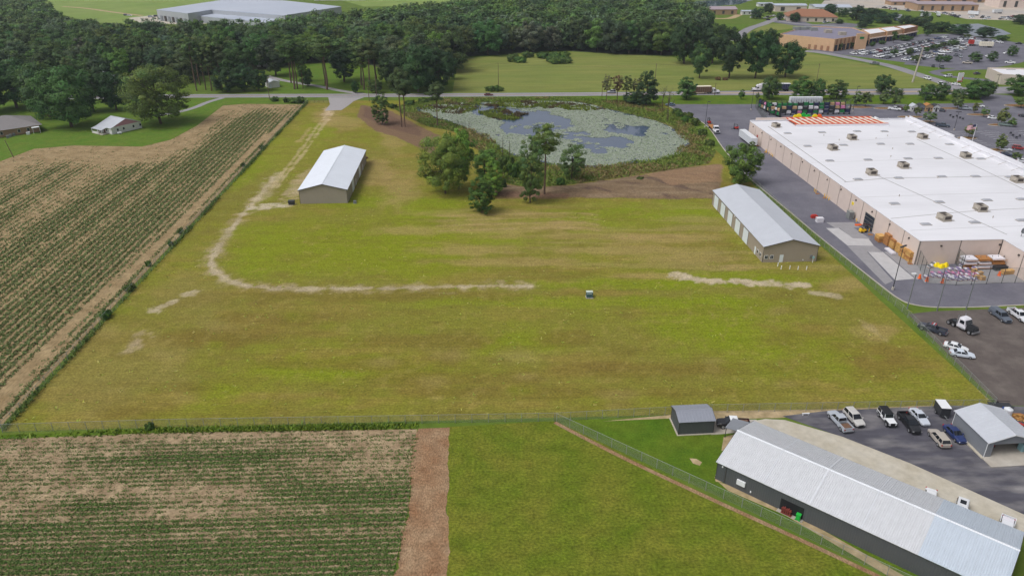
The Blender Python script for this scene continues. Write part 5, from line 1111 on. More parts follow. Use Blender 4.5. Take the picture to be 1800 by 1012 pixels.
far_gable('metal_hall', 'low white far building beyond the warehouse', (552,1.5), R(4), 60, 18, 5, 1.2, 'siding_white', 'roof_far_white', 5)
# car-care building on the right edge
cw, ccn, _ = flat_bldg('car_care_shop', 'pale grey car-care shop with white roof and teal window on the corner', 'shop', [(1736,119.5),(1762,131),(1860,137),(1830,121)], 5.6, 'stucco_dark', 'white_roof', .8)
g = G(1772,138.5)-Vector((ccn.x,ccn.y,0)); wallbox('bay_frame', cw, g.x-2.6, g.x+2.6, g.y-.6, g.y, 0, 5.2, MATS['navy']); wallbox('bay_window', cw, g.x-2.0, g.x+2.0, g.y-.75, g.y-.6, 3.0, 4.8, MATS['glass_teal'])
# pylon sign by the corner
r = empty('pylon_sign', G(1686,145.5), R(8)); tag(r, 'white and red pylon sign at the road corner', 'sign'); m = MB(); m.box(-1.4,-1.1,-.2,.2,0,5.6); m.box(1.1,1.4,-.2,.2,0,5.6); m.build('post', MATS['stucco'], r)
m = MB(); m.box(-1.6,1.6,-.3,.3,1.2,5.4); m.build('board', MATS['pallet_white'], r); m = MB(); m.box(-1.5,1.5,-.35,-.3,.5,1.1); m.box(.9,1.5,-.36,-.3,1.4,3.2); m.build('red_panel', MATS['red'], r)
# garden sheds on display
for i, (px_, w_, h_, wall, roof) in enumerate(((1607,3.4,2.4,'siding_white','galvalume'),(1619,4.0,2.5,'grey_metal','steel_dark'),(1632,4.2,2.6,'cardboard','lumber_dark'),(1645,3.4,2.3,'siding_white','steel_dark'))):
    g = G(px_, 196.5); r = empty('display_shed', (g.x,g.y,.03), R(2)); tag(r, ['white display shed with pale roof at the row end','grey display shed with charcoal roof in the row','tan wooden display shed in the row','small white display shed with dark roof in the row'][i], 'shed', 'display sheds in the store parking lot')
    m = MB(); m.prof([(-w_/2,0),(w_/2,0),(w_/2,h_),(0,h_+1.1),(-w_/2,h_)], 0, 3.2); m.build('wall', MATS[wall], r)
    for sg in (-1,1): m = MB(); m.add([(sg*(w_/2+.2),-.2,h_-.1),(0,-.2,h_+1.2),(0,3.4,h_+1.2),(sg*(w_/2+.2),3.4,h_-.1)], [(0,1,2,3)]); m.build('roof', MATS[roof], r)
    m = MB(); m.box(-.5,.5,-.06,0,0,1.9); m.build('door', MATS['trim_dark'], r)
    for x in (-1.35,.85): m = MB(); m.box(x,x+.5,-.05,0,1.0,1.7); m.build('window', MATS['glass_dark'], r)
# ------------------------------------------------------------------ fences
def fence(name, P, h, gap, label, rail='galv', postr=.05, mesh=True, group=None):
    P = [Vector(p) for p in P]; r = empty(name, P[0]); tag(r, label, 'fence', group); o = P[0].copy()
    pm = MB(); pm.tube((0,0,-.1),(0,0,h),postr,postr,6); pmsh = pm.mesh('post', MATS[rail]); n = 0
    for a, b in zip(P[:-1], P[1:]):
        L = (b-a).length; k = max(1, round(L/gap))
        for i in range(k + (1 if b is P[-1] else 0)):
            q = a.lerp(b, i/k)-o
            if n < 300: link('post', pmsh, r, q)
            n += 1
        m = MB(); m.tube(a-o+Vector((0,0,h-.03)), b-o+Vector((0,0,h-.03)), .028, .028, 5); m.build('top_rail', MATS[rail], r)
        if mesh:
            me = bpy.data.meshes.new('chain_mesh'); q0, q1 = a-o, b-o
            me.from_pydata([q0+Vector((0,0,.03)), q1+Vector((0,0,.03)), q1+Vector((0,0,h-.06)), q0+Vector((0,0,h-.06))], [], [(0,1,2,3)])
            uv = me.uv_layers.new(name='UVMap')
            for li, c in enumerate(((0,0),(L,0),(L,h),(0,h))): uv.data[li].uv = c
            me.materials.append(MATS['chain_link']); link('chain_mesh', me, r)
    return r
fence('boundary_fence', [FL0, FL1], 1.9, 3.0, 'overgrown chain link fence between the mown lot and the left crop field')
fence('boundary_fence', [G(5,760), G(300,751), G(975,740)], 1.9, 3.0, 'chain link fence along the near field and pasture edge')
fence('boundary_fence', [G(975,740), G(1250,725), G(1745,716)], 1.9, 3.0, 'chain link fence behind the charcoal shed and parked cars')
fence('boundary_fence', [G(978,741), G(1240,862), G(1600,1030), G(1700,1080)], 1.9, 3.0, 'chain link fence cutting down past the long workshop')
fence('boundary_fence', [G(1748,714), G(1585,548), G(1440,428), G(1330,328), G(1285,288)], 1.9, 3.0, 'chain link fence between the mown lot and the store strip')
fence('gate_fence', [G(545,181), G(577,181)], 1.4, 2.6, 'low steel gate fence by the gravel apron', 'steel_dark', .05, True)
yf = [sw(*sl(G(*p)), .06) for p in ((1612,466),(1628,497),(1680,502),(1760,498),(1900,494))]
fence('stock_yard_fence', yf, 4.2, 3.6, 'tall steel fence enclosing the store stock yard', 'steel_dark', .07)
fence('stock_yard_divider', [sw(*sl(G(*p)), .06) for p in ((1671,456),(1690,475))], 4.4, 3.0, 'tall divider fence inside the stock yard', 'steel_dark', .08)
fence('garden_fence', [G(1328,190), G(1346,216)], 4.2, 2.5, 'dark steel fence on the alley side of the garden racks', 'steel_dark', .07)
fence('garden_fence', [G(1328,190), G(1494,187)], 3.6, 2.5, 'dark steel fence along the outer garden racks', 'steel_dark', .07)
# scrub climbing the left fence
nv = 11000; t_ = RNG.uniform(0, 1, nv); fx_ = FL0.x+(FL1.x-FL0.x)*t_; fy_ = FL0.y+(FL1.y-FL0.y)*t_
dn = fbm(fx_*0+t_*280, fy_*0, 9, 101); kp = RNG.uniform(size=nv) < np.clip((dn-.32)*2.0, .08, .8); fx_, fy_, dn = fx_[kp], fy_[kp], dn[kp]
c = np.stack([fx_ + RNG.normal(size=len(fx_))*.35, fy_, RNG.uniform(.05, 1, len(fx_))*np.clip(.3+1.9*(dn-.3), .3, 1.5)], -1); V, F = leaves(c, .42, RNG.normal(size=c.shape)+np.array([0,-.3,.5]), .8)
tag(link('fence_vines', np_mesh('fence_vines', V, F, MATS['grassleaf'], np.repeat(pal(len(c), [(84,110,52),(96,122,56),(108,124,60),(74,98,50)]), 4, 0))), 'green vines and scrub grown through the left boundary fence', 'vines', kind='stuff')
# ------------------------------------------------------------------ poles
def upole(bx, by, ty, label, arm=True, lean=0):
    h = HT(bx, by, ty); r = empty('utility_pole', G(bx, by)); tag(r, label, 'pole', 'wooden poles along the road'); m = MB(); m.tube((0,0,0),(lean,0,h),.17,.11,8); m.build('pole', MATS['wood_pole'], r)
    if arm: m = MB(); m.box(lean-.08,lean+.08,-1.1,1.1,h-.7,h-.55); m.build('crossarm', MATS['wood_pole'], r)
    return G(bx, by) + Vector((lean, 0, h-.5))
tops = [upole(-60,178,132,'wooden utility pole beside the road'), upole(474,175,139,'wooden utility pole beside the road'), upole(662,168,131,'wooden utility pole beside the road'), upole(876,157,111,'wooden utility pole beside the road'), upole(1150,160,112,'wooden utility pole beside the road'), upole(1433,157,112,'wooden utility pole beside the road'), upole(1900,152,104,'wooden utility pole beside the road')]
for a, b in zip(tops[:-1], tops[1:]):
    for dy in (-1.0, 1.0):
        m = MB(); pts = [a.lerp(b, i/8) + Vector((0, dy, .25-1.6*(1-(2*i/8-1)**2))) for i in range(9)]; m.path(pts, .02, 4)
        tag(m.build('overhead_wire', MATS['steel_dark']), 'thin overhead wire strung between the roadside poles', 'wire', 'overhead wires along the road')
for bx, by, ty in ((649,178,150),(1058,170,148),(1256,168,146)): upole(bx, by, ty, 'short wooden service pole by the road', False)
upole(24, 277, 246, 'leaning wooden pole in the left lawn by the field edge', False, -1.4)
def lamp(bx, by, ty, label, heads=1, rz=0.0, base=True, mat='steel_dark', z=.03):
    h = HT(bx, by, ty); r = empty('lamp_post', G(bx, by, z), rz); tag(r, label, 'lamp post', 'parking lot lamp posts' if 'parking' in label else None)
    m = MB(); m.tube((0,0,.7),(0,0,h),.12,.07,8); m.build('pole', MATS[mat], r); m = MB(); m.tube((0,0,0),(0,0,.75),.3,.3,10); m.build('base', MATS['concrete'], r)
    for k in range(heads):
        s_ = 1 if k == 0 else -1; m = MB(); m.box(*sorted((.1*s_, 1.2*s_)), -.22, .22, h-.1, h+.12); m.build('lamp_head', MATS['steel_dark'], r)
lamp(1569, 509, 433, 'dark lamp post with twin heads at the alley kerb', 2, .6)
lamp(1239, 224, 179, 'dark lamp post by the flatbed truck'); lamp(1320, 194, 159, 'dark lamp post beside the garden racks'); lamp(1499, 196, 152, 'dark lamp post at the garden rack end')
for p in ((1624,184,164),(1677,229,197),(1650,121,105),(1688,105,92),(1560,100,82),(1600,86,70),(1752,150,132)): lamp(*p, 'dark lamp post in the parking lot', 2)
for p in (((1594,544),481),((1647,546),483),((1698,544),486)):
    g = G(*p[0]); h = HT(*p[0], p[1]); r = empty('net_pole', g); tag(r, 'tall grey steel pole on the grass verge by the store pavement', 'pole', 'steel poles by the store'); m = MB(); m.tube((0,0,0),(0,0,h),.14,.10,8); m.build('shaft', MATS['steel'], r); m = MB(); m.tube((0,0,h),(0,0,h+.12),.15,.12,8); m.build('cap', MATS['steel'], r)
    if p[0][0] == 1594: m = MB(); m.box(-1.0,.1,-.25,.25,h-.1,h+.1); m.build('floodlight', MATS['trim_white'], r)
m = MB(); m.path([G(1594,544,5.5), G(1604,548,0)], .03); tag(m.build('guy_wire', MATS['bright_yellow']), 'yellow guy wire anchoring the first steel pole', 'wire')
r = empty('transmission_pole', G(1604,145)); h = HT(1604,145,84); tag(r, 'tall pale concrete transmission pole at the road corner', 'pole'); m = MB(); m.tube((0,0,0),(1.5,0,h),.55,.3,10); m.build('shaft', MATS['concrete'], r); m = MB(); m.box(.2,2.8,-.1,.1,h-1.2,h-1.0); m.build('crossarm', MATS['steel'], r)
# flag pole on the roof edge by the front parapet
fp = sl(G(1706,259,SH)); r = empty('flag_pole', sw(fp[0], fp[1], SH-.13)); tag(r, 'white flag pole with a striped flag on the store roof edge', 'flag pole'); m = MB(); m.tube((0,0,0),(0,0,8.8),.09,.05,8); m.build('pole', MATS['trim_white'], r)
fl = empty('flag', (0,0,0)); fl.parent = r
def strip(z0, z1, x0, x1, mat):
    m = MB(); k = 8; vs = []; fs = []
    for i in range(k+1):
        x = x0+(x1-x0)*i/k; y = .2*math.sin(x*2.4); vs += [(-x,y,z0-.14*x),(-x,y,z1-.14*x)]
        if i: q = 2*i; fs.append((q-2,q,q+1,q-1))
    m.add(vs, fs); return m.build('flag_stripe', MATS[mat], fl)
for i in range(13): strip(8.7-(i+1)*.13, 8.7-i*.13, 1.2 if i < 7 else 0.07, 3.2, 'red' if i % 2 == 0 else 'pallet_white')
strip(8.7-7*.13, 8.7, .07, 1.2, 'navy')
# ------------------------------------------------------------------ vehicles (x forward)
def loft(m, st):                              # st: list of (x, half width, z bottom, z top, shoulder fraction)
    rings = []
    for x, w_, zb, zt, sh in st:
        h = zt - zb
        rings.append([(x,-.80*w_,zb),(x,-w_,zb+.22*h),(x,-w_*1.0,zb+.62*h),(x,-w_*.95,zt-.10*h),(x,-w_*sh,zt),(x,0,zt+.015),(x,w_*sh,zt),(x,w_*.95,zt-.10*h),(x,w_*1.0,zb+.62*h),(x,w_,zb+.22*h),(x,.80*w_,zb)])
    n = len(rings[0]); vs = [p for r_ in rings for p in r_]; fs = []
    for i in range(len(rings)-1):
        for j in range(n): a = i*n+j; b = i*n+(j+1) % n; fs.append((a, b, b+n, a+n))
    fs += [tuple(range(n))[::-1], tuple(range((len(rings)-1)*n, len(rings)*n))]
    m.add(vs, [f[::-1] for f in fs])
KINDS = {   # L, W, body stations, cabin (bottom x0,x1,z, top x0,x1,z), wheel r, axles
 'sedan': dict(L=4.8, W=1.82, st=[(-2.38,.70,.35,.80,.7),(-2.30,.84,.30,.98,.8),(-1.7,.90,.22,1.02,.84),(-.6,.91,.2,.98,.86),(.75,.91,.2,.96,.86),(1.7,.88,.22,.88,.82),(2.25,.78,.28,.74,.75),(2.38,.62,.36,.64,.7)], cab=(-1.75,.95,.95,-1.05,.15,1.45), r=.33, ax=(-1.4,1.42)),
 'suv': dict(L=4.9, W=1.94, st=[(-2.42,.80,.45,.98,.8),(-2.36,.92,.36,1.12,.88),(-1.6,.97,.28,1.13,.9),(-.4,.97,.26,1.10,.9),(1.0,.97,.26,1.08,.88),(1.9,.94,.28,1.02,.84),(2.34,.84,.36,.90,.78),(2.44,.7,.45,.78,.75)], cab=(-2.30,1.15,1.08,-2.0,.35,1.78), r=.38, ax=(-1.45,1.5)),
 'jeep': dict(L=4.7, W=1.85, st=[(-2.3,.86,.55,1.15,.95),(-2.28,.90,.50,1.18,.97),(-1.2,.90,.48,1.18,.97),(.55,.90,.48,1.18,.97),(.6,.80,.5,1.16,.95),(2.1,.72,.5,1.12,.92),(2.15,.70,.55,1.08,.9)], cab=(-2.25,.62,1.15,-2.2,.38,1.92), r=.45, ax=(-1.45,1.55)),
 'pickup': dict(L=5.8, W=2.0, st=[(-.72,.98,.32,1.22,.92),(.1,.98,.3,1.2,.9),(1.3,.97,.3,1.16,.88),(2.3,.95,.34,1.12,.86),(2.82,.88,.4,1.02,.82),(2.92,.74,.5,.92,.8)], cab=(-.72,1.5,1.18,-.6,.72,1.88), r=.42, ax=(-1.85,1.95), bed=(-2.92,-.74,.97,.5,1.22)),
}
def mk_wheel():
    m = MB(); m.tube((0,-.11,0),(0,.11,0),1,1,16); return m.mesh('wheel', MATS['tyre'])
WHEEL = {}
def wheel(parent, x, y, r_, wd=.22, rimmat='rim'):
    key = (round(r_,3), wd)
    if key not in WHEEL:
        m = MB(); m.tube((0,-wd/2,0),(0,wd/2,0),r_,r_,16); t_ = m.mesh('tyre', MATS['tyre']); m = MB(); m.tube((0,-wd/2-.012,0),(0,wd/2+.012,0),r_*.62,r_*.62,12); WHEEL[key] = (t_, m.mesh('rim', MATS[rimmat]))
    t_, q = WHEEL[key]; o = link('wheel', t_, parent, (x, y, r_)); link('rim', q, o); return o
def quadpatch(vs, mat, name, parent, push=.012, inset=.10):
    P = [Vector(v) for v in vs]; c = sum(P, Vector())/4; n = (P[1]-P[0]).cross(P[3]-P[0]).normalized(); m = MB(); Q_ = [p.lerp(c, inset) + n*push for p in P]; m.add(Q_, [(0,1,2,3)]); return m.build(name, mat, parent)
def vehicle(kind, loc, rz, col, label, cat=None, z=.03, cap=None, split=2, roofmat=None, group=None, cargo=None):
    K = KINDS[kind]; r = empty({'suv':'suv_car','jeep':'off_roader','sedan':'sedan_car','pickup':'pickup_truck'}[kind], Vector((loc.x, loc.y, z)), rz); tag(r, label, cat or {'suv':'car','jeep':'car','sedan':'car','pickup':'pickup truck'}[kind], group)
    pm = paint('_'.join(map(str, col)), col); w2 = K['W']/2
    m = MB(); loft(m, K['st']); m.build('body', pm, r, smooth=False)
    b0_, b1_, zb, t0_, t1_, zt = K['cab']; yb, yt = w2*.93, w2*.74
    if kind == 'jeep': yt = w2*.86
    m = MB(); m.frus((b0_,b1_,-yb,yb,zb-.05),(t0_,t1_,-yt,yt,zt-.04)); m.build('cabin', pm, r)
    m = MB(); m.frus((t0_-.06,t1_+.04,-yt-.03,yt+.03,zt-.05),(t0_+.08,t1_-.12,-yt+.10,yt-.10,zt+.03)); m.build('roof', roofmat or pm, r)
    B = lambda s_, x: (x, s_*yb, zb); T = lambda s_, x: (x, s_*yt, zt-.04)
    quadpatch([B(-1,b1_), B(1,b1_), T(1,t1_), T(-1,t1_)], MATS['car_glass'], 'windshield', r, .015, .10)
    quadpatch([B(1,b0_), B(-1,b0_), T(-1,t0_), T(1,t0_)], MATS['car_glass'], 'rear_window', r, .015, .14)
    for s_ in (-1, 1):
        n_ = split
        for i in range(n_):
            f0, f1 = i/n_, (i+1)/n_; q = [B(s_, b0_+(b1_-b0_)*f0), B(s_, b0_+(b1_-b0_)*f1), T(s_, t0_+(t1_-t0_)*f1), T(s_, t0_+(t1_-t0_)*f0)]
            quadpatch(q if s_ < 0 else q[::-1], MATS['car_glass'], 'side_window', r, .015, .12)
    hw = w2*1.005
    for ax in K['ax']:
        for s_ in (-1, 1): wheel(r, ax, s_*(w2-.10), K['r'])
    fx = K['st'][-1][0]; zt_ = K['st'][-1][3]
    for s_ in (-1, 1):
        m = MB(); m.box(fx-.22, fx-.0, *sorted((s_*w2*.52, s_*w2*.80)), zt_-.16, zt_-.02); m.build('headlight', MATS['white_lamp'], r)
        bx = -K['L']/2+.02 if kind != 'pickup' else K['bed'][0]
        m = MB(); m.box(bx-.03, bx+.12, *sorted((s_*w2*.70, s_*w2*.93)), .78, 1.02); m.build('taillight', MATS['red_lamp'], r)
        m = MB(); m.box(b1_-.35, b1_-.15, *sorted((s_*w2*.98, s_*(w2*.98+.2))), zb+.02, zb+.18); m.build('mirror', pm if kind != 'jeep' else MATS['black_plastic'], r)
    m = MB(); m.box(fx-.1, fx+.04, -w2*.72, w2*.72, .34, .52); m.build('front_bumper', MATS['black_plastic'] if kind in ('jeep','suv') else pm, r)
    m = MB(); m.box(fx-.06, fx+.025, -w2*.45, w2*.45, .56, zt_-.03); m.build('grille', MATS['black_plastic'], r)
    if kind == 'jeep':
        for ax in K['ax']:
            for s_ in (-1, 1): m = MB(); m.box(ax-.62, ax+.62, *sorted((s_*.72, s_*1.02)), .92, 1.0); m.build('fender', MATS['black_plastic'], r)
        m = MB(); m.tube((-2.34,0,1.0),(-2.56,0,1.0),.42,.42,14); m.build('spare_wheel', MATS['tyre'], r)
    if kind == 'pickup':
        x0, x1, w_, zf, zt2 = K['bed']; zf = .72
        for s_ in (-1, 1): m = MB(); m.box(x0+.02, x1, *sorted((s_*(w_-.10), s_*w_)), .38, zt2); m.build('bed_side', pm, r)
        m = MB(); m.box(x0, x0+.08, -w_+.10, w_-.10, .45, zt2-.02); m.build('tailgate', pm, r)
        m = MB(); m.box(x0+.08, x1, -w_+.10, w_-.10, .42, zf); m.build('bed_floor', MATS['black_plastic'], r)
        m = MB(); m.box(x0-.14, x0, -w_*.9, w_*.9, .45, .6); m.build('rear_bumper', MATS['rim'], r)
        if cap: m = MB(); m.frus((x0+.05,x1,-w_+.02,w_-.02,zt2+.005),(x0+.2,x1-.05,-w_*.78,w_*.78,zt2+.55 if cap == 'shell' else zt2+.06)); m.build('bed_cover', pm if cap == 'shell' else MATS['black_plastic'], r)
        if cargo: m = MB(); m.box(x0+.3,x1-.5,-w_+.2,w_-.2,zf,zf+.35); m.build('bed_liner', MATS[cargo], r)
    return r
def head(pf, pr):                             # heading from front and rear ground pixels
    a = G(*pf); b = G(*pr); return math.atan2(a.y-b.y, a.x-b.x)
# yard by the workshop
vehicle('pickup', G(1475,745), head((1462,730),(1486,756)), (176,182,190), 'silver pickup with its open bed toward the workshop', cargo='hide')
vehicle('suv', G(1500,739), head((1512,750),(1488,724)), (192,190,186), 'silver-beige suv parked beside the silver pickup', roofmat=None)
vehicle('jeep', G(1558,740), head((1569,753),(1546,724)), (226,228,230), 'white off-roader with black roof panel in the yard', roofmat=MATS['black_plastic'])
vehicle('pickup', G(1597,748), head((1610,764),(1582,728)), (34,35,38), 'black lifted pickup parked beside the silver sedan')
vehicle('sedan', G(1615,737), head((1627,750),(1602,722)), (196,202,212), 'pale silver sedan half behind the black pickup')
vehicle('suv', G(1649,775), head((1635,758),(1663,792)), (176,168,158), 'tan wagon-like suv facing the fence in the yard', split=3)
vehicle('sedan', G(1677,767), head((1693,781),(1663,751)), (44,58,104), 'dark blue sedan parked beside the open garage')
vehicle('pickup', G(1288,749), R(176), (38,38,42), 'old black pickup with white cab roof by the charcoal shed', roofmat=MATS['trim_white'], cargo='hide')
vehicle('sedan', G(1633,882), head((1632,896),(1636,866)), (226,228,230), 'white car pulled up to the workshop apron, roof showing')
rsv = vehicle('suv', G(1687,903), head((1683,922),(1692,884)), (214,216,218), 'white suv with dark sunroof nosed against the workshop', roofmat=None)
m = MB(); m.box(-1.3,-.3,-.42,.42,1.812,1.822); m.build('sunroof', MATS['car_glass'], rsv)
vehicle('pickup', G(1765,936), head((1760,955),(1771,915)), (222,224,228), 'white pickup with a white load on the workshop apron', cargo='pallet_white')
r = empty('cargo_trailer', G(1654,727,.03), R(-95)); tag(r, 'small dark cargo trailer with pale roof by the fence', 'trailer')
m = MB(); m.box(-1.5,1.3,-.85,.85,.45,2.1); m.frus((1.3,1.31,-.85,.85,.45),(1.3,1.75,-.3,.3,.46)); m.build('box', MATS['steel_dark'], r); m = MB(); m.box(-1.55,1.35,-.9,.9,2.1,2.18); m.build('roof', MATS['trim_white'], r)
m = MB(); m.box(1.3,2.5,-.06,.06,.45,.55); m.build('drawbar', MATS['steel'], r); wheel(r,-.1,-.95,.32); wheel(r,-.1,.95,.32); m = MB(); m.box(-1.56,-1.5,-.75,-.03,.55,2.0); m.box(-1.56,-1.5,.03,.75,.55,2.0); m.build('door', MATS['galv'], r)
m = MB(); m.tube((0,0,.1),(0,0,1.5),.75,.75,18); m.tube((0,0,1.5),(0,0,1.75),.75,.25,18); m.tube((0,0,1.75),(0,0,1.85),.25,.25,12); tag(m.build('water_tank', MATS['tank_white'], None, G(1769,730,.03)), 'white upright tank behind the open garage', 'tank')
m = MB(); m.tube((0,0,.0),(0,0,.9),.3,.3,14); m.tube((0,0,.3),(0,0,.34),.32,.32,14); m.tube((0,0,.6),(0,0,.64),.32,.32,14); tag(m.build('blue_drum', MATS['blue'], None, G(1763,722,.03)), 'blue drum behind the open garage roof', 'drum')
r = empty('utility_trailer', G(1757,716,.03), R(175)); tag(r, 'dark open utility trailer behind the open garage', 'trailer'); m = MB(); m.box(-2,2,-.9,.9,.5,.6); m.build('deck', MATS['steel_dark'], r)
for s_ in (-1,1): m = MB(); m.box(-2,2,s_*.9-.04,s_*.9+.04,.9,.98); m.build('rail', MATS['steel_dark'], r); wheel(r,0,s_*1.0,.34)
m = MB(); m.box(2,3.2,-.06,.06,.5,.6); m.build('drawbar', MATS['steel_dark'], r)
for i in range(3):
    r = empty('lumber_pile', G(1786+7*i, 731+3*i, .03), R(20*i)); tag(r, 'loose pile of orange-brown timber behind the open garage', 'timber', 'timber piles behind the garage')
    for k in range(7): m = MB(); a = RNG.uniform(-.4,.4); y = -.6+.2*k; m.add([(-1.2,y-.3*a,.1*(k%3)),(1.2,y+.3*a,.1*(k%3)),(1.2,y+.16+.3*a,.1*(k%3)),(-1.2,y+.16-.3*a,.1*(k%3)),(-1.2,y-.3*a,.1*(k%3)+.1),(1.2,y+.3*a,.1*(k%3)+.1),(1.2,y+.16+.3*a,.1*(k%3)+.1),(-1.2,y+.16-.3*a,.1*(k%3)+.1)], [(0,3,2,1),(4,5,6,7),(0,1,5,4),(1,2,6,5),(2,3,7,6),(3,0,4,7)]); m.build('plank', MATS['lumber_dark' if k % 2 else 'lumber'], r)
for i, p in enumerate(((1782,741),(1792,747))): m = MB(); m.box(-3,3,-.1,.1,.02,.2); m.box(-3,3,-.12,.12,.2,.22); tag(m.build('steel_beam', MATS['red'], None, G(*p, .03), R(-40+25*i)), 'red steel beam lying by the open garage', 'beam', 'red beams by the garage')
# millings yard
vehicle('sedan', G(1679,614), head((1692,618),(1664,610)), (226,228,230), 'white fastback car beside its paler twin in the dark gravel yard', z=.03)
vehicle('sedan', G(1690,626), head((1706,628),(1674,623)), (206,214,224), 'silver-white car in front of the white fastback')
vehicle('pickup', G(1757,559), head((1769,566),(1744,548)), (92,100,112), 'slate grey pickup with bed shell by the grass verge', cap='shell', split=2)
vehicle('pickup', G(1789,558), head((1801,565),(1776,547)), (220,222,226), 'white pickup beside the slate grey pickup')
# dark stripped pickup with flag colours on its cab
r = vehicle('pickup', G(1638,582), head((1621,576),(1653,586)), (58,62,76), 'dark battered pickup with red and white cab stripes in the gravel yard', cargo='steel_dark')
for k in range(3): m = MB(); m.box(-.5+.35*k,-.33+.35*k,-.6,.6,1.915,1.93); m.build('roof_stripe', MATS['red' if k % 2 == 0 else 'pallet_white'], r)
# semi tractor
def semi(loc, rz, label, col='pallet_white', sleeper=True, hood_dark=False, cat='truck'):
    r = empty('semi_tractor', loc, rz); tag(r, label, cat); cm = MATS[col]
    m = MB(); m.box(-3.6,2.6,-.45,-.3,.75,1.0); m.box(-3.6,2.6,.3,.45,.75,1.0); m.box(-3.5,-3.3,-.45,.45,.75,1.0); m.build('chassis', MATS['black_plastic'], r)
    m = MB(); m.frus((-1.1,.9,-1.15,1.15,1.0),(-1.0,.45,-1.05,1.05,2.7)); m.box(-1.2,.95,-1.15,1.15,.7,1.0); m.build('cab', cm, r)
    m = MB(); m.frus((-1.05,.4,-1.0,1.0,2.7),(-1.0,.1,-.9,.9,2.95 if not sleeper else 3.5)); m.build('cab_roof', cm, r)
    if sleeper: m = MB(); m.box(-2.4,-1.1,-1.2,1.2,.9,3.3); m.frus((-2.4,-1.0,-1.2,1.2,3.3),(-2.4,-1.3,-1.1,1.1,3.8)); m.build('sleeper', cm, r)
    m = MB(); m.frus((.9,2.75,-1.0,1.0,.85),(.9,2.6,-.72,.72,1.75)); m.build('hood', MATS['black_plastic'] if hood_dark else cm, r)
    m = MB(); m.box(2.7,2.95,-1.15,1.15,.45,.8); m.build('bumper', MATS['rim'], r); m = MB(); m.box(2.62,2.78,-.6,.6,.85,1.65); m.build('grille', MATS['steel_dark'], r)
    quadpatch([(.9,-1.1,1.75),(.9,1.1,1.75),(.47,1.0,2.65),(.47,-1.0,2.65)], MATS['car_glass'], 'windshield', r, .03, .06)
    for s_ in (-1,1):
        q = [(-.7,s_*1.13,1.7),(.5,s_*1.13,1.7),(.35,s_*1.08,2.5),(-.7,s_*1.08,2.5)]; quadpatch(q if s_ < 0 else q[::-1], MATS['car_glass'], 'side_window', r, .03, .05)
        m = MB(); m.tube((-.5,s_*1.0,.75),(.8,s_*1.0,.75),.3,.3,12); m.build('fuel_tank', MATS['rim'], r); m = MB(); m.tube((-1.25,s_*1.1,1.0),(-1.25,s_*1.1,3.3),.08); m.build('exhaust_stack', MATS['rim'], r)
        wheel(r, 2.0, s_*1.0, .5, .3); m = MB(); m.frus((1.4,2.6,*sorted((s_*.75,s_*1.18)),1.0),(1.6,2.4,*sorted((s_*.75,s_*1.1)),1.2)); m.build('fender', MATS['black_plastic'] if hood_dark else cm, r)
        for x in (-2.0,-3.2): wheel(r, x, s_*.9, .5, .5)
    m = MB(); m.box(-3.0,-2.0,-.45,.45,1.0,1.15); m.build('fifth_wheel', MATS['steel_dark'], r)
    return r
semi(G(1694,579,.03), head((1707,584),(1672,566)), 'white semi tractor with black uncovered hood in the gravel yard', 'pallet_white', False, True)
# highway trucks
sa = head((1262,164),(1200,165.5)); sp = G(1255, 164.6, .03); semi(sp, sa, 'white semi tractor hauling brown stock on the road', 'pallet_white', False)
r = trailer(Vector((sp.x-16.0*math.cos(sa), sp.y-16.0*math.sin(sa), .03)), sa, 'brown slatted livestock trailer behind the white road tractor', 14.0, 'hide')
m = MB(); m.box(.1,13.9,-1.15,1.15,3.9,4.1); m.build('load_top', MATS['cream'], r)
sb = head((1318,159.8),(1386,159.3)); sp2 = G(1330,160.4,.03); semi(sp2, sb, 'white sleeper semi tractor heading left on the road'); r = trailer(Vector((sp2.x-17.8*math.cos(sb), sp2.y-17.8*math.sin(sb), .03)), sb, 'navy and white box trailer behind the sleeper tractor', 15.5, 'navy')
m = MB(); m.box(-.05,15.4,-1.2,1.2,3.9,4.05); m.build('roof_sheet', MATS['trim_white'], r)
# flatbed truck in the alley
fa_ = head((1264,236),(1247,220)); r = semi(G(1258,233,.03), fa_, 'white flatbed truck parked at the alley kerb', 'pallet_white', False)
m = MB(); m.box(-9.5,-1.4,-1.2,1.2,1.15,1.35); m.build('flatbed', MATS['lumber_dark'], r); m = MB(); m.box(-9.3,-3.6,-.45,-.3,.75,1.1); m.box(-9.3,-3.6,.3,.45,.75,1.1); m.build('bed_rail', MATS['steel_dark'], r)
for s_ in (-1,1): wheel(r,-7.5,s_*.9,.5,.5)
vehicle('sedan', G(1178,186), R(180), (86,108,128), 'blue-grey car crossing the empty corner of the store pavement')
vehicle('sedan', G(859,168.5), R(0), (96,40,52), 'maroon car driving on the road past the meadow')
vehicle('suv', G(1075,164), R(180), (150,152,160), 'silver suv on the road behind the thin pond trees')
vehicle('suv', G(1630,140), head((1640,142),(1618,136)), (224,226,228), 'white van-like suv on the side road')
vehicle('suv', G(1654,150), head((1662,153),(1644,146)), (220,222,226), 'white suv at the junction behind the roadside trees')
vehicle('sedan', G(1680,150), head((1690,151),(1668,149)), (226,228,230), 'white car turning at the junction')
vehicle('suv', G(1666,136), R(190), (206,210,214), 'silver suv on the car-care loop'); vehicle('sedan', G(1717,131), R(20), (70,74,80), 'dark car beside the car-care shop')
vehicle('pickup', G(1537,113.5), R(160), (120,124,130), 'grey pickup on the side road by the meadow')
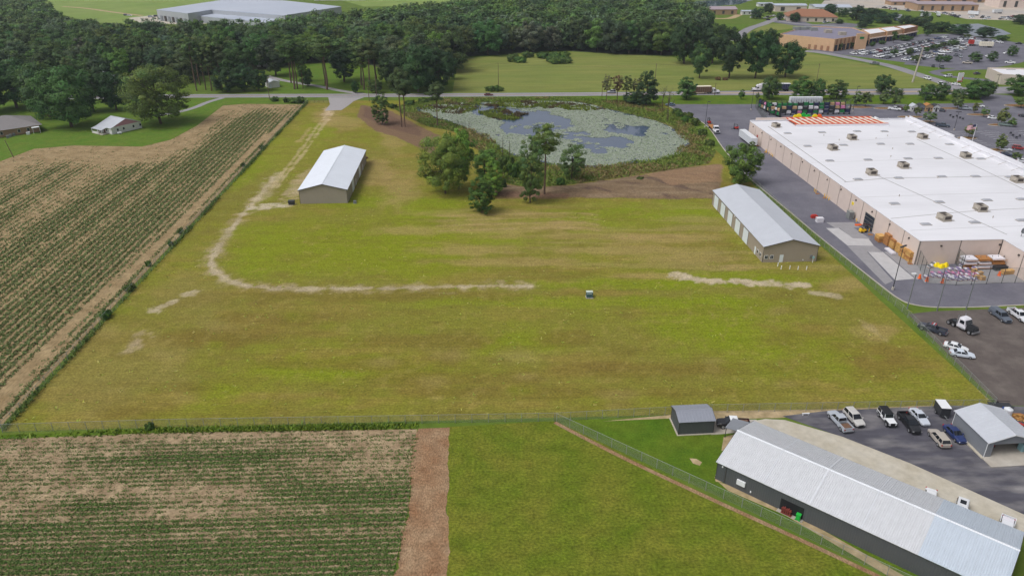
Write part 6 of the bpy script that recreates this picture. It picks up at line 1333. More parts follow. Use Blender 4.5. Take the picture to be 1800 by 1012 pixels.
# store-front parking
for p, kd, rz, col, lab in (((1572,194),'pickup',-30,(216,218,220),'white pickup near the display sheds'),((1584,193),'sedan',-20,(90,50,60),'dark maroon car near the display sheds'),((1652,196),'sedan',150,(60,64,78),'dark car beside the end display shed'),((1696,193),'pickup',-25,(156,164,170),'grey pickup alone in the store parking lot'),((1721,188),'sedan',-30,(220,222,224),'white car half hidden by a young parking tree'),((1745,209.5),'sedan',-25,(228,230,232),'white car alone among the parking stripes'),((1767,222),'pickup',-22,(120,136,130),'green-grey pickup beside a mulch island'),((1656,223),'pickup',-25,(66,78,92),'dark slate pickup behind the store parapet'),((1800,206),'sedan',-40,(44,46,58),'dark car at the edge of the store lot'),((1767,265),'sedan',-30,(206,210,216),'silver car parked behind the store front'),((1770,274),'sedan',-35,(52,60,84),'dark blue car parked behind the store front'),((1790,263),'suv',-25,(150,46,44),'red suv parked behind the store front'),((1799,286),'sedan',-30,(212,214,218),'white car parked close to the store front')):
    vehicle(kd, G(*p), R(rz), col, lab)
# far cars: one mesh each
def far_car_mesh(kind):
    K = KINDS[kind]; m = MB(); m.cur = 0
    if kind == 'pickup': m.box(-2.9,-.7,-.97,.97,.45,1.2)
    loft(m, K['st']); b0_, b1_, zb, t0_, t1_, zt = K['cab']; yb, yt = K['W']/2*.93, K['W']/2*.76
    m.cur = 1; m.frus((b0_,b1_,-yb,yb,zb-.05),(t0_,t1_,-yt,yt,zt-.06)); m.cur = 0; m.frus((t0_-.05,t1_+.05,-yt-.02,yt+.02,zt-.06),(t0_+.1,t1_-.1,-yt+.1,yt-.1,zt+.03))
    m.cur = 2
    for ax in K['ax']:
        for s_ in (-1,1): m.tube((ax,s_*(K['W']/2-.2),K['r']),(ax,s_*(K['W']/2+.02),K['r']),K['r'],K['r'],8)
    return m.mesh('parked_car', [MATS['car_paint'], MATS['car_glass'], MATS['tyre']])
FCM = {k: far_car_mesh(k) for k in KINDS}
PAL = [((226,228,230),'white'),((176,182,190),'silver'),((90,94,102),'grey'),((36,37,42),'black'),((58,72,110),'blue'),((130,40,44),'red'),((176,168,156),'tan')]; PW = [.33,.20,.14,.16,.07,.05,.05]
FN = {'sedan':'sedan','suv':'suv','pickup':'pickup','jeep':'off-roader'}
def far_car(x, y, rz, where, z=.04, col=None):
    kd = ['sedan','suv','pickup','jeep'][RNG.choice(4, p=[.42,.36,.2,.02])]; c, nm = PAL[RNG.choice(7, p=PW)] if col is None else col
    o = link({'sedan':'sedan_car','suv':'suv_car','pickup':'pickup_truck','jeep':'off_roader'}[kd], FCM[kd], None, (x, y, z), rz, lin(*c)); tag(o, '%s %s parked %s' % (nm, FN[kd], where), 'car' if kd != 'pickup' else 'pickup truck', '%s %ss %s' % (nm, FN[kd], where))
pa = G(1470,90); pb = G(1612,62); fdir = math.atan2(pb.y-pa.y, pb.x-pa.x)     # plaza front runs this way; parking rows are square to it
LOTP = [(1492,96),(1545,88),(1590,78),(1625,70),(1660,66),(1720,68),(1700,84),(1672,96),(1650,110),(1600,108),(1545,103)]
LW = [tuple(G(*p).xy) for p in LOTP]; ca, sa_ = math.cos(fdir), math.sin(fdir); P_ = np.array(LW); A_ = P_[:,0]*ca+P_[:,1]*sa_; B_ = -P_[:,0]*sa_+P_[:,1]*ca
cnt = 0; lines = MB(); bpos = B_.max()-2; row = 0
while bpos > B_.min():
    for half in (0, 5.3):
        a = A_.min()
        while a < A_.max():
            bb = bpos - half; x = a*ca-bb*sa_; y = a*sa_+bb*ca
            if inpoly(np.array([x]), np.array([y]), LW)[0]:
                px_, py_ = PX(x, y); full = .90 if px_ < 1640 else .55
                if RNG.uniform() < full and cnt < 190: far_car(x + RNG.normal()*.15, y + RNG.normal()*.15, fdir+math.pi/2*(1 if half else -1)+RNG.normal()*.03, 'in the plaza lot'); cnt += 1
                q = Vector((x, y)); u_ = Vector((ca, sa_)); v_ = Vector((-sa_, ca)); l0 = q+u_*1.4-v_*2.5; l1 = q+u_*1.4+v_*2.5; lines.add([(l0.x-.06,l0.y-.06,.046),(l0.x+.06,l0.y-.06,.046),(l1.x+.06,l1.y,.046),(l1.x-.06,l1.y,.046)], [(0,1,2,3)])
            a += 2.8
    bpos -= 17.2; row += 1
lines.build('parking_lines', MATS['paint_white'], plaza)
for p in ((1699,79),(1710,80),(1671,86),(1684,86),(1680,99),(1688,101),(1655,120),(1700,112.5),(1735,100),(1740,104),(1767,95),(1775,112),(1731,74),(1745,74),(1757,76),(1790,78),(1700,70),(1715,73),(1640,118)): far_car(*G(*p).xy, RNG.uniform(0,6.28), 'on the open side of the plaza lot')
for p in ((1428,80),(1434,81),(1440,82.5),(1448,84),(1456,86)): far_car(*G(*p).xy, R(100), 'beside the grocery wall')
for p in ((1345,33),(1350,32),(1356,30),(1361,29),(1322,32),(1450,41),(1456,40),(1462,38),(1467,36),(1350,36)): far_car(*G(*p).xy, R(30), 'by the brown-roofed office')
for i in range(46):
    xx = RNG.uniform(1545,1800); yy = np.interp(xx, [1545,1600,1650,1700,1800], [14,20,24,31,34]) + RNG.normal()*1.6; far_car(*G(xx, max(6, yy)).xy, RNG.uniform(0,6.28), 'in the far industrial yard')
for p in ((222,28),(228,28.5),(265,31),(275,30)): far_car(*G(*p).xy, R(5), 'beside the far warehouse')
r = trailer(G(1702,80.5,.04), R(-5), 'white and red box truck body in the plaza lot', 8.0); m = MB(); m.box(-.03,3.2,-1.3,1.3,1.3,3.95); m.build('red_panel', MATS['red'], r)
trailer(G(1744,84,.04), R(170), 'cream box trailer parked at the plaza lot edge', 9.0, 'cream')
for i, p in enumerate(((1618,31),(1650,30),(1720,28),(1760,24))): trailer(G(*p, .04), R(10+60*i), ['white trailer by the industrial hall','white trailer on the bare industrial yard','pale trailer among far yard cars','white trailer near the cream industrial block'][i], 10)
# store-front lot stripes
ln = MB()
for t_ in np.arange(0, 62, 2.9):
    for rw in (18, 35, 52):
        a = sw(SE+rw, SLen-58+t_, .04); b = sw(SE+rw+5.2, SLen-58+t_+1.2, .04); c_ = sw(SE+rw+10.4, SLen-58+t_, .04)
        for p, q in ((a,b),(b,c_)): ln.add([(p.x,p.y-.07,.04),(q.x,q.y-.07,.04),(q.x,q.y+.07,.04),(p.x,p.y+.07,.04)], [(0,1,2,3)])
ln.build('parking_lines', MATS['paint_white'], store_pave)
for i, (p, rx, ry) in enumerate((((1557,191),6,2.2),((1600,206),6,2.0),((1672,191),6,2),((1720,202),5.5,2),((1760,220),6,2.2),((1790,186),7,3),((1632,214),3,1.5),((1700,243),4,2),((1757,264),4,2),((1512,189),6,2.2))):
    g = G(*p); th = [6.283*k/16 for k in range(16)]; pts = [(g.x+rx*math.cos(a), g.y+ry*math.sin(a), 0) for a in th]; m = MB(); m.prism([(x,y) for x, y, _ in pts], .0, .14); isl = m.build('planting_island', MATS['mulch']); isl['kind'] = 'structure'
    kerb('kerb', pts + pts[:2], isl, .25, .17, MATS['concrete'], True)
# cart corrals seen as rows of carts
for p in ((1670,205),(1675,208),(1681,206),(1687,209),(1692,211),(1780,240),(1786,244),(1792,241),(1776,236)):
    m = MB(); m.box(-.4,.4,-.25,.25,.4,.42); m.box(-.4,.4,-.27,-.25,.4,.95); m.box(-.4,.4,.25,.27,.4,.95); m.box(.38,.4,-.25,.25,.4,.95); m.box(-.42,-.4,-.27,.27,.85,1.0)
    for x in (-.35,.35):
        for y in (-.2,.2): m.tube((x,y,0),(x,y,.4),.03)
    tag(m.build('shopping_cart', MATS['steel_dark'], None, G(p[0],p[1],.03), RNG.uniform(0,3)), 'dark shopping cart left in the store parking lot', 'cart', 'shopping carts in the store lot')
# transformer box in the middle of the lot
r = empty('transformer_box', G(1036,522.5), R(2)); r.scale = (.8,.8,.95); tag(r, 'green transformer box with pale lid alone in the mown lot', 'transformer'); m = MB(); m.box(-.95,.95,-.7,.9,.12,1.5); m.build('case', M('transformer_green', lin(70,96,100), .6, .05, 1), r)
m = MB(); m.box(-1.1,1.1,-.95,1.05,0,.14); m.build('pad', MATS['concrete'], r); m = MB(); m.box(-1.0,1.0,-.2,.95,1.5,1.6); m.build('lid', M('transformer_lid', lin(196,206,192), .6, .05, 1), r)
for x in (-.85,.1): m = MB(); m.box(x,x+.75,-.74,-.7,.25,1.2); m.build('door', MATS['transformer_green'], r)
m = MB(); m.box(-.85,.6,-.73,-.7,1.24,1.42); m.build('label_strip', MATS['transformer_lid'], r)
# bins and boxes by the left barn
m = MB(); m.frus((-.9,.9,-.55,.55,.12),(-1.0,1.0,-.7,.6,1.3)); m.frus((-1.02,1.02,-.72,.62,1.3),(-1.0,1.0,-.65,.6,1.42)); m.tube((-.7,-.5,.12),(-.7,.5,.12),.12); m.tube((.7,-.5,.12),(.7,.5,.12),.12)
tag(m.build('dumpster', MATS['steel_dark'], None, G(513,359.5), R(3)), 'dark dumpster at the near corner of the left barn', 'dumpster')
m = MB(); m.box(-.45,.45,-.4,.4,.05,.75); m.box(-.48,.48,-.43,.43,.75,.82); m.box(-.6,.6,-.55,.55,0,.05); tag(m.build('air_conditioner', MATS['steel'], None, G(624,357), R(3)), 'grey air unit by the right corner of the left barn', 'air conditioner')
m = MB(); m.box(-.8,.8,-.5,.5,0,.5); m.frus((-.8,.8,-.5,.5,.5),(-.6,.6,-.3,.3,.8)); tag(m.build('scrap_pile', MATS['hide'], None, G(643,279), R(30)), 'low brown debris heap beside the left barn wall', 'debris')
m = MB(); m.box(-.7,.7,-.12,.12,.35,.42); m.box(-.6,-.5,-.12,.12,0,.35); m.box(.5,.6,-.12,.12,0,.35); tag(m.build('saw_horse', MATS['trim_white'], None, G(1416,729,.03), R(5)), 'small white trestle on the sand by the yard fence', 'trestle')
# ------------------------------------------------------------------ trees
def crown_mesh(name, shape, nclump, per, leaf, clr=.16, flat=1.0, seed=0):
    """shape: 'round','oak','pine','column','young','shrub','sparse'; unit crown: radius 1 across, height 0..1"""
    rg = np.random.default_rng(seed); C_ = []; Rr = []
    while len(C_) < nclump:
        p = rg.uniform(-1, 1, 3); z = (p[2]+1)/2; rad = math.hypot(p[0], p[1]); a = math.atan2(p[1], p[0])
        wob = 1 + .20*math.sin(3*a+seed) + .14*math.sin(5*a+seed*2.3+4*z) + .12*rg.normal()
        if shape in ('round','shrub'): lim = math.sqrt(max(0, 1-(2*z-.9)**2/1.25)) if z < .95 else .2
        elif shape == 'oak': lim = (.55+.75*z if z < .5 else .95*math.sqrt(max(0, 1-((z-.45)/.56)**2)))
        elif shape == 'pine': lim = .5+.55*math.sin(math.pi*min(1, z*.9+.12)) if z < .9 else .45
        elif shape == 'column': lim = .45+.6*math.sin(math.pi*min(1, z*.85+.1))
        elif shape == 'young': lim = (1.0*(1-z)**.55+.08) if z > .25 else .5+2*z
        else: lim = .5+.5*math.sin(math.pi*z)
        if rad > lim*min(1.25, wob): continue
        inner = rad/max(lim, .01)
        if rg.uniform() > .22+.78*max(inner, abs(2*z-1))**1.5: continue      # most leaves sit near the outside
        C_.append((p[0], p[1], z)); Rr.append(clr*rg.uniform(.65, 1.35))
    C_ = np.array(C_); Rr = np.array(Rr); V_all = []; col = []
    d = rg.normal(size=(nclump, per, 3)); d /= np.linalg.norm(d, axis=2, keepdims=True); d[..., 2] *= .8
    rr = rg.uniform(.45, 1.0, (nclump, per, 1))**.6
    return C_, Rr, d, rr, rg
VAR = {}
def variant(key, shape, nclump, per, leaf, rad, hgt, z0, clr=.16, trunk=(.3,.12), seed=1, bark='bark', limbs=6, tv=.24, lean=0.0):
    C_, Rr, d, rr, rg = crown_mesh(key, shape, nclump, per, leaf, clr, 1, seed)
    ch = hgt - z0; cen = C_*np.array([rad, rad, ch]) + np.array([0, 0, z0]); off = d*rr*(Rr*rad)[:, None, None]*np.array([1, 1, .85])
    pts = (cen[:, None]+off).reshape(-1, 3); mid = np.array([0, 0, z0+ch*.42]); outw = pts-mid; outw /= (np.linalg.norm(outw, axis=1, keepdims=True)+1e-6)
    nr = d.reshape(-1, 3)*.85 + outw*.75 + np.array([0, 0, .45]) + rg.normal(size=pts.shape)*.28
    global RNG; old = RNG; RNG = rg; V, F = leaves(pts, leaf, nr, .8); RNG = old
    cv = np.repeat(1 + tv*rg.normal(size=nclump), per)[:, None]*(1+.12*rg.normal(size=(len(pts), 1))); hue = np.repeat(rg.normal(size=nclump), per)[:, None]
    col = np.clip(cv*np.concatenate([1+.10*hue, 1+.03*hue, 1-.06*hue], 1), .45, 1.7)
    cm = np_mesh('crown', V, F, MATS['leaf'], np.repeat(col, 4, 0))
    m = MB(); r0, r1 = trunk; zt = z0+ch*.62; k = 5; px0 = Vector((0,0,-.2))
    for i in range(k):
        a = Vector((lean*i/k+.15*math.sin(seed+i)*(i > 0), .15*math.cos(seed*2+i)*(i > 0), -.2+(zt+.2)*i/k)); b = Vector((lean*(i+1)/k+.15*math.sin(seed+i+1), .15*math.cos(seed*2+i+1), -.2+(zt+.2)*(i+1)/k))
        m.tube(a, b, r0+(r1-r0)*i/k, r0+(r1-r0)*(i+1)/k, 7, False)
    for i in range(limbs):
        c = cen[rg.integers(len(cen))]; zs = z0*.8+(zt-z0*.8)*rg.uniform(.05, .9); m.tube((0,0,zs), (c[0]*.8,c[1]*.8,max(zs+.4,c[2]-.2)), r1*.9, r1*.25, 5, False)
    VAR[key] = (cm, m.mesh('trunk', MATS[bark]), rad, hgt)
# unit trees in metres
variant('oakA','oak',150,92,0.57,9,17,2.6,.19,(.55,.3),1,limbs=9); variant('oakB','round',140,92,0.57,8,17,2.2,.20,(.5,.26),2,limbs=9); variant('oakC','oak',130,96,0.55,7,18,2.8,.22,(.45,.24),3,limbs=8)
variant('roundA','round',110,92,0.51,5.5,15,1.8,.22,(.32,.16),4); variant('tallA','column',120,88,0.51,4.6,19,3.0,.24,(.34,.16),5); variant('roundB','oak',105,92,0.51,6,14,1.6,.22,(.34,.17),6); variant('mixC','round',120,88,0.48,5.2,17,1.4,.22,(.34,.16),16)
variant('pineA','pine',60,88,0.39,3.2,21,13.5,.30,(.26,.13),7,'bark_pine',7); variant('pineB','pine',52,88,0.39,2.9,19,11.0,.32,(.24,.12),8,'bark_pine',7); variant('pineC','sparse',70,68,0.37,3.0,20,8.5,.24,(.25,.12),9,'bark_pine',8)
variant('youngA','young',60,80,0.28,2.0,6.2,1.3,.28,(.10,.05),10,limbs=4); variant('youngB','round',56,80,0.28,2.1,6.0,1.5,.28,(.10,.05),11,limbs=4); variant('youngC','sparse',46,52,0.28,1.7,6.4,1.6,.30,(.09,.05),12,limbs=5)
variant('bigA','round',230,104,0.42,9.4,20,3.0,.17,(.4,.2),13,limbs=14,tv=.22); variant('colA','column',120,104,0.31,3.2,15,1.2,.24,(.2,.1),14); variant('dark','column',110,108,0.31,3.2,13,.4,.24,(.22,.1),15); variant('sapl','sparse',66,88,0.31,3.0,11,1.0,.28,(.16,.08),17); variant('bush','shrub',60,80,0.33,2.4,2.8,.0,.30,(.08,.04),18,limbs=2); variant('dead','sparse',14,12,0.23,1.6,10,4.5,.30,(.12,.05),19,limbs=12)
DARK = [(70,92,54),(78,102,58),(86,108,60),(72,96,62),(94,116,64)]; MID = [(96,126,60),(88,120,64),(104,132,66)]; GREY = [(104,122,90),(98,116,84)]; PINE = [(94,116,66),(88,110,70),(102,120,72)]
def tree(key, loc, h=None, wpx=None, col=(70,95,55), label=None, group=None, name=None, rad=None, lean=0, cat='tree'):
    cm, tm, rr, hh = VAR[key]; sz = (h/hh) if h else 1.0; sx = (rad/rr) if rad else sz
    r = empty(name or ('pine_tree' if key.startswith('pine') else ('shrub' if key == 'bush' else 'tree')), loc, RNG.uniform(0, 6.28)); r.scale = (sx, sx, sz); tag(r, label, cat, group)
    c = lin(*[v*RNG.uniform(.94,1.06) for v in col]); link('trunk', tm, r); link('crown', cm, r, color=c)
    return r
def ptree(key, bx, by, ty, wpx, col, label, group=None, **k):
    h = HT(bx, by, ty); rad = wpx/PM(bx, by)/2; return tree(key, G(bx, by), h*1.0, None, col, label, group, rad=rad*.95, **k)
# lot and pond trees
ptree('bigA', 783, 340, 236, 92, (114,148,64), 'broad bright green tree clump beside the pond, several stems')
ptree('oakC', 806, 332, 228, 60, (118,150,64), 'tall bright green tree behind the broad clump by the pond')
ptree('dark', 847, 374, 312, 42, (82,114,52), 'dense dark green bushy tree alone on the mown grass')
ptree('dark', 868, 345, 284, 34, (114,148,62), 'lighter leafy tree just behind the dark bushy tree')
ptree('sapl', 852, 318, 262, 44, (112,142,66), 'loose green sapling at the pond edge behind the tree clump')
ptree('colA', 932, 356, 240, 40, (98,122,70), 'slender grey-green tree with pale stem on the earth bank')
ptree('pineA', 957, 344, 219, 46, (104,128,66), 'tall lone pine with a flat-topped crown on the earth bank')
ptree('sapl', 1005, 316, 252, 44, (96,124,68), 'small open-crowned tree at the near pond shore')
ptree('roundB', 1300, 324, 250, 66, (110,138,58), 'leafy tree behind the brown-tan barn by the alley')
ptree('colA', 672, 219, 164, 28, (92,122,60), 'small leaning green tree on the cleared ground by the pond')
for bx, by, ty, w_, lab in ((706,223,118,34,'left of two tall thin pines by the cleared ground'),(712,223,126,30,'second of two tall thin pines by the cleared ground'),(769,222,143,30,'lone slender pine at the pond end')): ptree('pineB', bx, by, ty, w_, (88,112,66), lab.replace('left of','taller of').replace('second of','shorter of'))
for i, (bx, by, ty, w_, col) in enumerate(((1066,180,131,17,(112,118,78)),(1084,180,131,20,(124,104,72)),(1100,180,131,22,(108,122,78)),(1119,176,138,20,(116,112,76)))): ptree('pineC', bx, by, ty, w_, col, 'thin brownish tree in the row on the far pond shore', 'thin trees on the far pond shore')
ptree('dark', 1135, 186, 126, 38, (72,96,54), 'dark dense tree beside the thin trees on the far pond shore')
ptree('dark', 1113, 182, 163, 36, (64,88,52), 'low dark bush mass on the far pond shore', name='shrub', cat='shrub')
ptree('dead', 1164, 194, 146, 18, (112,116,84), 'half bare thin tree by the corner of the store pavement'); ptree('dead', 1173, 212, 150, 26, (112,116,84), 'bare thin tree standing in reeds by the store pavement')
for bx, by, ty in ((883,282,240),(895,276,246),(824,225,213)):
    g = G(bx, by); h = HT(bx, by, ty); m = MB(); m.tube((0,0,-.3),(.2,0,h*.6),.14,.10,6); m.tube((.2,0,h*.6),(.1,.1,h),.10,.03,6); m.tube((.2,0,h*.55),(.7,.2,h*.8),.05,.02,5); tag(m.build('dead_snag', MATS['bark'], None, g), 'bare dead snag standing at the pond edge', 'snag', 'dead snags by the pond')
for bx, by, ty, w_ in ((905,310,285,24),(890,300,272,26),(860,288,262,24),(880,330,310,20),(985,325,312,14),(1125,318,310,12),(846,284,270,20),(1190,200,190,14),(1210,207,197,16),(1222,220,208,16),(1234,238,226,16),(1248,256,245,15),(1194,205,195,12),(1204,214,203,14),(690,190,182,14),(720,184,176,18),(745,180,172,16),(675,184,178,14)): ptree('bush', bx, by, ty, w_, (84,112,50), 'low green shrub in the rank growth round the pond', 'shrubs round the pond', cat='shrub')
# shrubs along fences
for bx, by, ty, w_ in ((516,181,172,16),(527,181,170,18),(503,180,171,10),(483,178,170,14),(265,754,742,14),(186,560,547,16),(190,556,544,13),(228,512,500,12),(233,507,497,10),(318,410,401,10),(262,468,458,9),(300,432,423,9),(428,293,286,8),(460,262,254,8)): ptree('bush', bx, by, ty, w_, (84,112,52), 'dark green shrub grown up beside the lot fences', 'shrubs along the lot fences', cat='shrub')
# roadside and parking trees
ORD = ['first','second','third','fourth','fifth','sixth','seventh','eighth','ninth','tenth','eleventh','twelfth','thirteenth','fourteenth','fifteenth','sixteenth']
for vi, (bx, by, ty, w_) in enumerate(((1206,175,135,34),(1352,175,134,34),(1407,175,134,36),(1435,175,138,28),(1470,175,141,36),(1550,164,131,34),(1573,171,154,24),(1627,176,147,26),(1652,176,145,30),(1684,172,156,26),(1712,174,140,40),(1732,172,140,28),(1790,168,132,46))):
    ptree(['roundA','oakB','roundB'][int(bx) % 3], bx, by, ty, w_, (86,116,62), '%s rounded tree along the road verge counting from the pond' % ORD[vi], 'verge trees along the road')
for bx, by, ty, w_ in ((1303,175,157,12),(1331,175,163,8),(1410,182,167,6)): ptree('youngA', bx, by, ty, w_, (88,116,62), 'young thin tree staked on the road verge', 'young verge trees')
for bx, by, ty, w_ in ((1505,186,160,18),(1521,188,162,18),(1553,183,158,20),(1572,188,166,18),(1682,192,165,20),(1633,217,196,21),(1713,199,181,12),(1729,206,189,13),(1760,218,189,22),(1778,223,207,16),(1702,242,219,18),(1592,197,183,12),(1611,204,188,11),(1757,264,236,20),(1785,282,268,16),(1795,190,170,22)): ptree(['youngB','youngC','youngA'][int(bx) % 3], bx, by, ty, w_, (112,128,74), 'small olive-green tree in a parking lot island', 'parking island trees by the store')
for bx, by, ty, w_ in ((1572,97,86,14),(1598,97,84,13),(1627,93,83,13),(1609,111,97,17),(1650,109,96,14),(1664,109,97,16),(1713,109,91,22),(1743,108,90,18),(1778,99,80,18),(1645,88,78,20),(1510,84,74,12),(1550,78,71,14),(1570,76,55,11),(1590,72,62,20),(1660,84,74,18),(1676,81,70,20),(1495,86,74,10),(1533,82,73,10),(1630,64,52,14),(1700,68,60,14),(1760,72,62,22),(1600,70,64,12),(1440,85,71,14),(1475,89,74,10)): ptree(['roundA','youngB','roundB'][int(bx) % 3], bx, by, ty, w_, (86,112,62), 'rounded tree among the plaza parking rows', 'plaza parking trees')
for bx, by, ty, w_ in ((1687,61,42,38),(1655,57,38,34),(1632,58,40,26),(1731,66,48,38),(1555,41,23,38),(1592,45,27,30),(1618,46,30,32),(1624,31,20,15),(1635,38,28,9),(1794,43,26,36),(1522,46,24,24),(1505,36,10,34),(1530,34,14,30),(1480,30,14,20),(1458,27,7,26),(1475,42,34,16),(1397,39,22,19),(1370,36,22,14),(1424,38,29,12),(1330,33,14,22),(1350,25,6,20),(1570,32,22,20),(1545,30,18,26),(1515,50,38,20)): ptree(['oakA','oakB','roundB'][int(bx) % 3], bx, by, ty, w_, (66,90,58), 'dark rounded tree by the far ponds and offices', 'trees by the far ponds and offices')
# oaks of the meadow edge
for bx, by, ty, w_, col, lab in ((1202,112,40,62,(62,88,50),'tall dark oak at the wood corner of the meadow'),(1229,138,78,34,(84,110,60),'lighter pear-shaped tree at the meadow wood corner'),(1252,112,42,52,(64,90,52),'dark oak behind the pear-shaped tree'),(1281,138,48,50,(62,86,50),'dark tall oak in the middle of the meadow group'),(1327,138,54,54,(66,92,52),'wide dark oak with a split crown in the meadow group'),(1345,112,50,46,(64,90,52),'dark oak behind the split-crowned meadow oak'),(1380,136,74,62,(64,90,50),'broad dark oak at the plaza end of the meadow group')): ptree('oakC' if w_ < 55 else 'oakA', bx, by, ty, w_, col, lab)
# left oaks
ptree('bigA', 283, 218, 114, 112, (98,126,58), 'huge rounded green oak beside the white cottage')
ptree('oakA', 205, 194, 128, 56, (62,88,50), 'dark oak behind the white cottage'); ptree('oakB', 126, 223, 116, 96, (86,112,60), 'large drooping oak between the brick hall and the cottage')
ptree('oakA', 88, 205, 110, 92, (84,108,60), 'spreading oak overhanging the brick hall roof'); ptree('oakB', 30, 190, 104, 84, (68,94,54), 'dark oak behind the brick hall'); ptree('oakC', -30, 200, 100, 90, (66,92,54), 'dark oak at the far end of the brick hall'); ptree('oakC', 165, 196, 122, 60, (70,96,56), 'oak standing behind the drooping oak')
# pines and yard trees by the road
for i, (bx, by, ty, w_) in enumerate(((346,160,66,26),(362,158,74,22),(372,160,80,24),(380,157,62,26),(391,158,72,22),(352,150,60,26),(518,157,62,36),(523,156,72,26),(533,156,90,16),(575,158,62,42),(572,150,70,26),(640,158,64,30),(652,160,70,28),(636,150,76,30),(605,142,64,34),(512,146,70,30),(662,150,66,34))):
    ptree(['pineA','pineB','pineC'][i % 3], bx, by, ty, w_*1.25, PINE[i % 3], 'tall bare-trunked pine in the yards beyond the road', 'tall pines beyond the road')
for bx, by, ty, w_, col in ((400,162,118,50,(60,84,50)),(430,160,112,44,(64,90,52)),(455,160,122,36,(60,86,50)),(485,134,66,56,(66,90,54)),(605,144,84,50,(66,92,54)),(700,160,92,60,(72,98,56)),(735,162,78,66,(68,94,54)),(770,160,84,58,(66,92,54)),(790,140,92,30,(60,84,52)),(745,150,58,70,(86,104,72)),(690,150,86,44,(76,102,58)),(540,152,118,22,(84,108,64)),(625,164,142,14,(60,88,48)),(660,164,140,24,(80,108,56))): ptree(['oakB','roundB','oakC'][int(bx) % 3], bx, by, ty, w_, col, 'leafy tree in the yards just beyond the road', 'yard trees beyond the road')
for k in range(16):
    bx = 900+95*RNG.uniform(); by = 99+12*RNG.uniform()
    if abs(bx-944) < 52: ptree('bush', bx, by+1, by-10, 20, (92,120,58), 'bush of the oval thicket in the open meadow', 'oval thicket bushes', cat='shrub')
for bx, by, ty, w_ in ((862,160,151,18),(872,160,150,18),(880,160,153,12),(1262,141,135,10),(1274,141,136,10)): ptree('bush', bx, by, ty, w_, (90,116,56) if bx < 1000 else (112,98,66), 'roadside bush at the meadow edge', 'meadow edge bushes', cat='shrub')
# woodland
FOR = [(-120,150),(0,158),(150,152),(340,146),(350,135),(470,122),(520,112),(640,110),(690,128),(790,130),(806,100),(880,97),(960,90),(1000,90),(1110,97),(1190,98),(1215,70),(1240,58),(1235,45),(1150,32),(960,32),(880,38),(760,46),(690,56),(560,64),(480,80),(330,84),(180,82),(105,62),(70,22),(-120,14)]
FW = [tuple(G(*p).xy) for p in FOR]; cand = []
xs, ys = scatter_poly(FW, 9000)
for x, y in zip(xs, ys):
    if all((x-a)**2+(y-b)**2 > 8.6**2 for a, b in cand): cand.append((x, y))
def vis(x, y):                                # how much of it shows: distance plus how many trees stand before it
    return y + 30*sum(1 for a, b in cand if b < y-4 and abs(a*y/b-x) < 5 and y-b < 34)
cand.sort(key=lambda p: vis(*p)); KEYS = ['oakC','roundA','tallA','roundB','mixC','oakB','tallA']
low = []
for i, (x, y) in enumerate(cand):
    px_, py_ = PX(x, y); n_ = fbm(np.array([x]), np.array([y]), 60, 131)[0]; key = KEYS[int(RNG.integers(len(KEYS)))]
    pn = (px_ < 480 and n_ > .5) ; key = ['pineA','pineC','pineB'][i % 3] if pn and RNG.uniform() < .55 else key
    h = RNG.uniform(15.5, 21.5) * (1.12 if px_ > 640 and px_ < 1200 else 1.0); q = RNG.uniform()
    col = (GREY[i % 2] if q < .15 else MID[i % 3] if q < .48 else DARK[i % 5]) if not key.startswith('pine') else PINE[i % 3]
    if i < 300: tree(key, (x, y, 0), h, None, col, {'p':'tall pine among the woodland beyond the road','t':'tall narrow broadleaf tree in the woodland','o':'large dark broadleaf tree in the woodland'}.get(key[0], 'rounded broadleaf tree in the woodland'), 'woodland ' + ('pines' if key[0] == 'p' else 'narrow trees' if key[0] == 't' else 'large trees' if key[0] == 'o' else 'rounded trees'), rad=VAR[key][2]*h/VAR[key][3]*RNG.uniform(.95,1.2))
    else: low.append((x, y, h, col, key))
VL = []; CL = []
lowm = {}
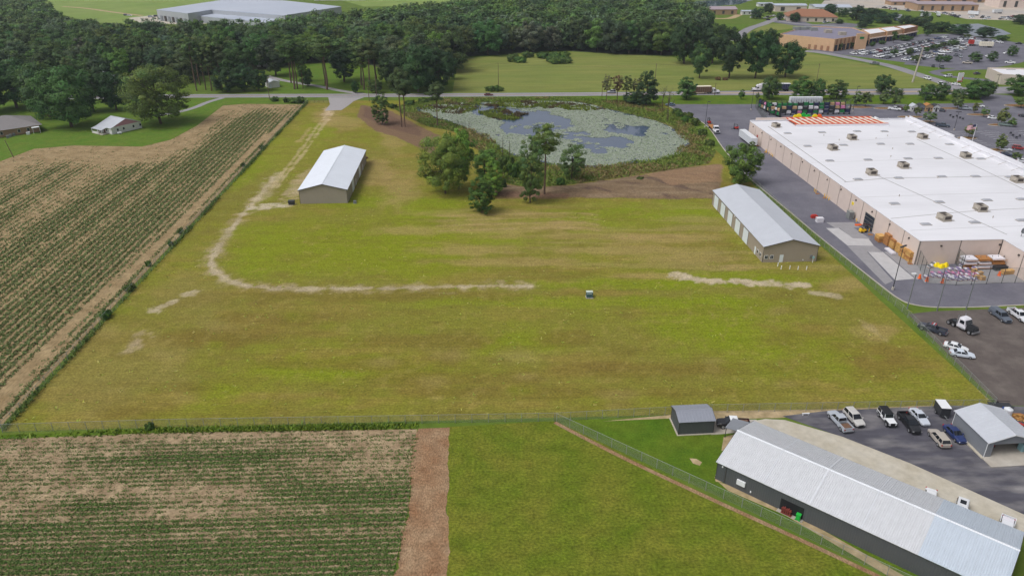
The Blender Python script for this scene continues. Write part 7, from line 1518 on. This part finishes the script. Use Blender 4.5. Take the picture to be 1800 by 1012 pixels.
for x, y, h, col, key in low:                 # the rest of the wood as one mass
    key = 'roundA' if key.startswith('pine') else key
    if key not in lowm:
        me = VAR[key][0]; n = len(me.vertices); a = np.empty(n*3, np.float32); me.vertices.foreach_get('co', a); a = a.reshape(-1, 4, 3); c = np.empty(n*4, np.float32); me.color_attributes['v'].data.foreach_get('color', c); c = c.reshape(-1, 4, 4)[:, 0, :3]
        kk = RNG.uniform(size=len(a)) < .17; a = a[kk]; ce = a.mean(1, keepdims=True); lowm[key] = (ce+(a-ce)*1.9, c[kk])
    a, c = lowm[key]; sc = h/VAR[key][3]; t_ = RNG.uniform(0, 6.28); ct, sn = math.cos(t_), math.sin(t_); b = a*np.array([sc*1.15, sc*1.15, sc]); VL.append(np.stack([b[..., 0]*ct-b[..., 1]*sn+x, b[..., 0]*sn+b[..., 1]*ct+y, b[..., 2]], -1).reshape(-1, 3)); CL.append(np.repeat(c*np.array(lin(*col)), 4, 0))
if VL:
    V = np.concatenate(VL); o = link('woodland', np_mesh('woodland', V, np.arange(len(V)).reshape(-1, 4), MATS['grassleaf'], np.concatenate(CL))); tag(o, 'deep mass of woodland crowns behind the nearer trees', 'woodland', kind='stuff')
print('WOOD', len(cand), len(low))
# woodland floor
sheet('woodland_floor', FOR, .015, M('leaf_litter', lin(70,66,48), .97, .3, .6, col2=lin(62,78,44)))
# distant tree belt along the skyline on the right
VL = []; CL = []; a, c = lowm.get('oakB') or next(iter(lowm.values()))
for i in range(60):
    px_ = RNG.uniform(1100, 1640); g = G(px_, RNG.uniform(-10, 1)); sc = RNG.uniform(.7, 1.0); kk = RNG.uniform(size=len(a)) < .5; b = a[kk]*sc; VL.append((b + np.array([g.x, g.y, 0])).reshape(-1, 3)); CL.append(np.repeat(c[kk]*np.array(lin(*DARK[i % 5])), 4, 0))
V = np.concatenate(VL); tag(link('distant_woods', np_mesh('distant_woods', V, np.arange(len(V)).reshape(-1, 4), MATS['grassleaf'], np.concatenate(CL))), 'dark belt of distant woods along the far edge', 'woodland', kind='stuff')
# ------------------------------------------------------------------ the hazy summer air
hm = bpy.data.materials.new('haze'); hm.use_nodes = True; t = hm.node_tree; t.nodes.clear(); mo = t.nodes.new('ShaderNodeOutputMaterial'); pv = t.nodes.new('ShaderNodeVolumePrincipled')
pv.inputs['Color'].default_value = (.80, .90, 1, 1); pv.inputs['Density'].default_value = .00010; pv.inputs['Anisotropy'].default_value = .2
t.links.new(pv.outputs[0], mo.inputs['Volume'])
m = MB(); m.box(-1520, 1520, -320, 2220, -3.2, 96); hz = m.build('haze', hm); tag(hz, 'thin pale summer haze in the air over the land', 'haze', kind='stuff')
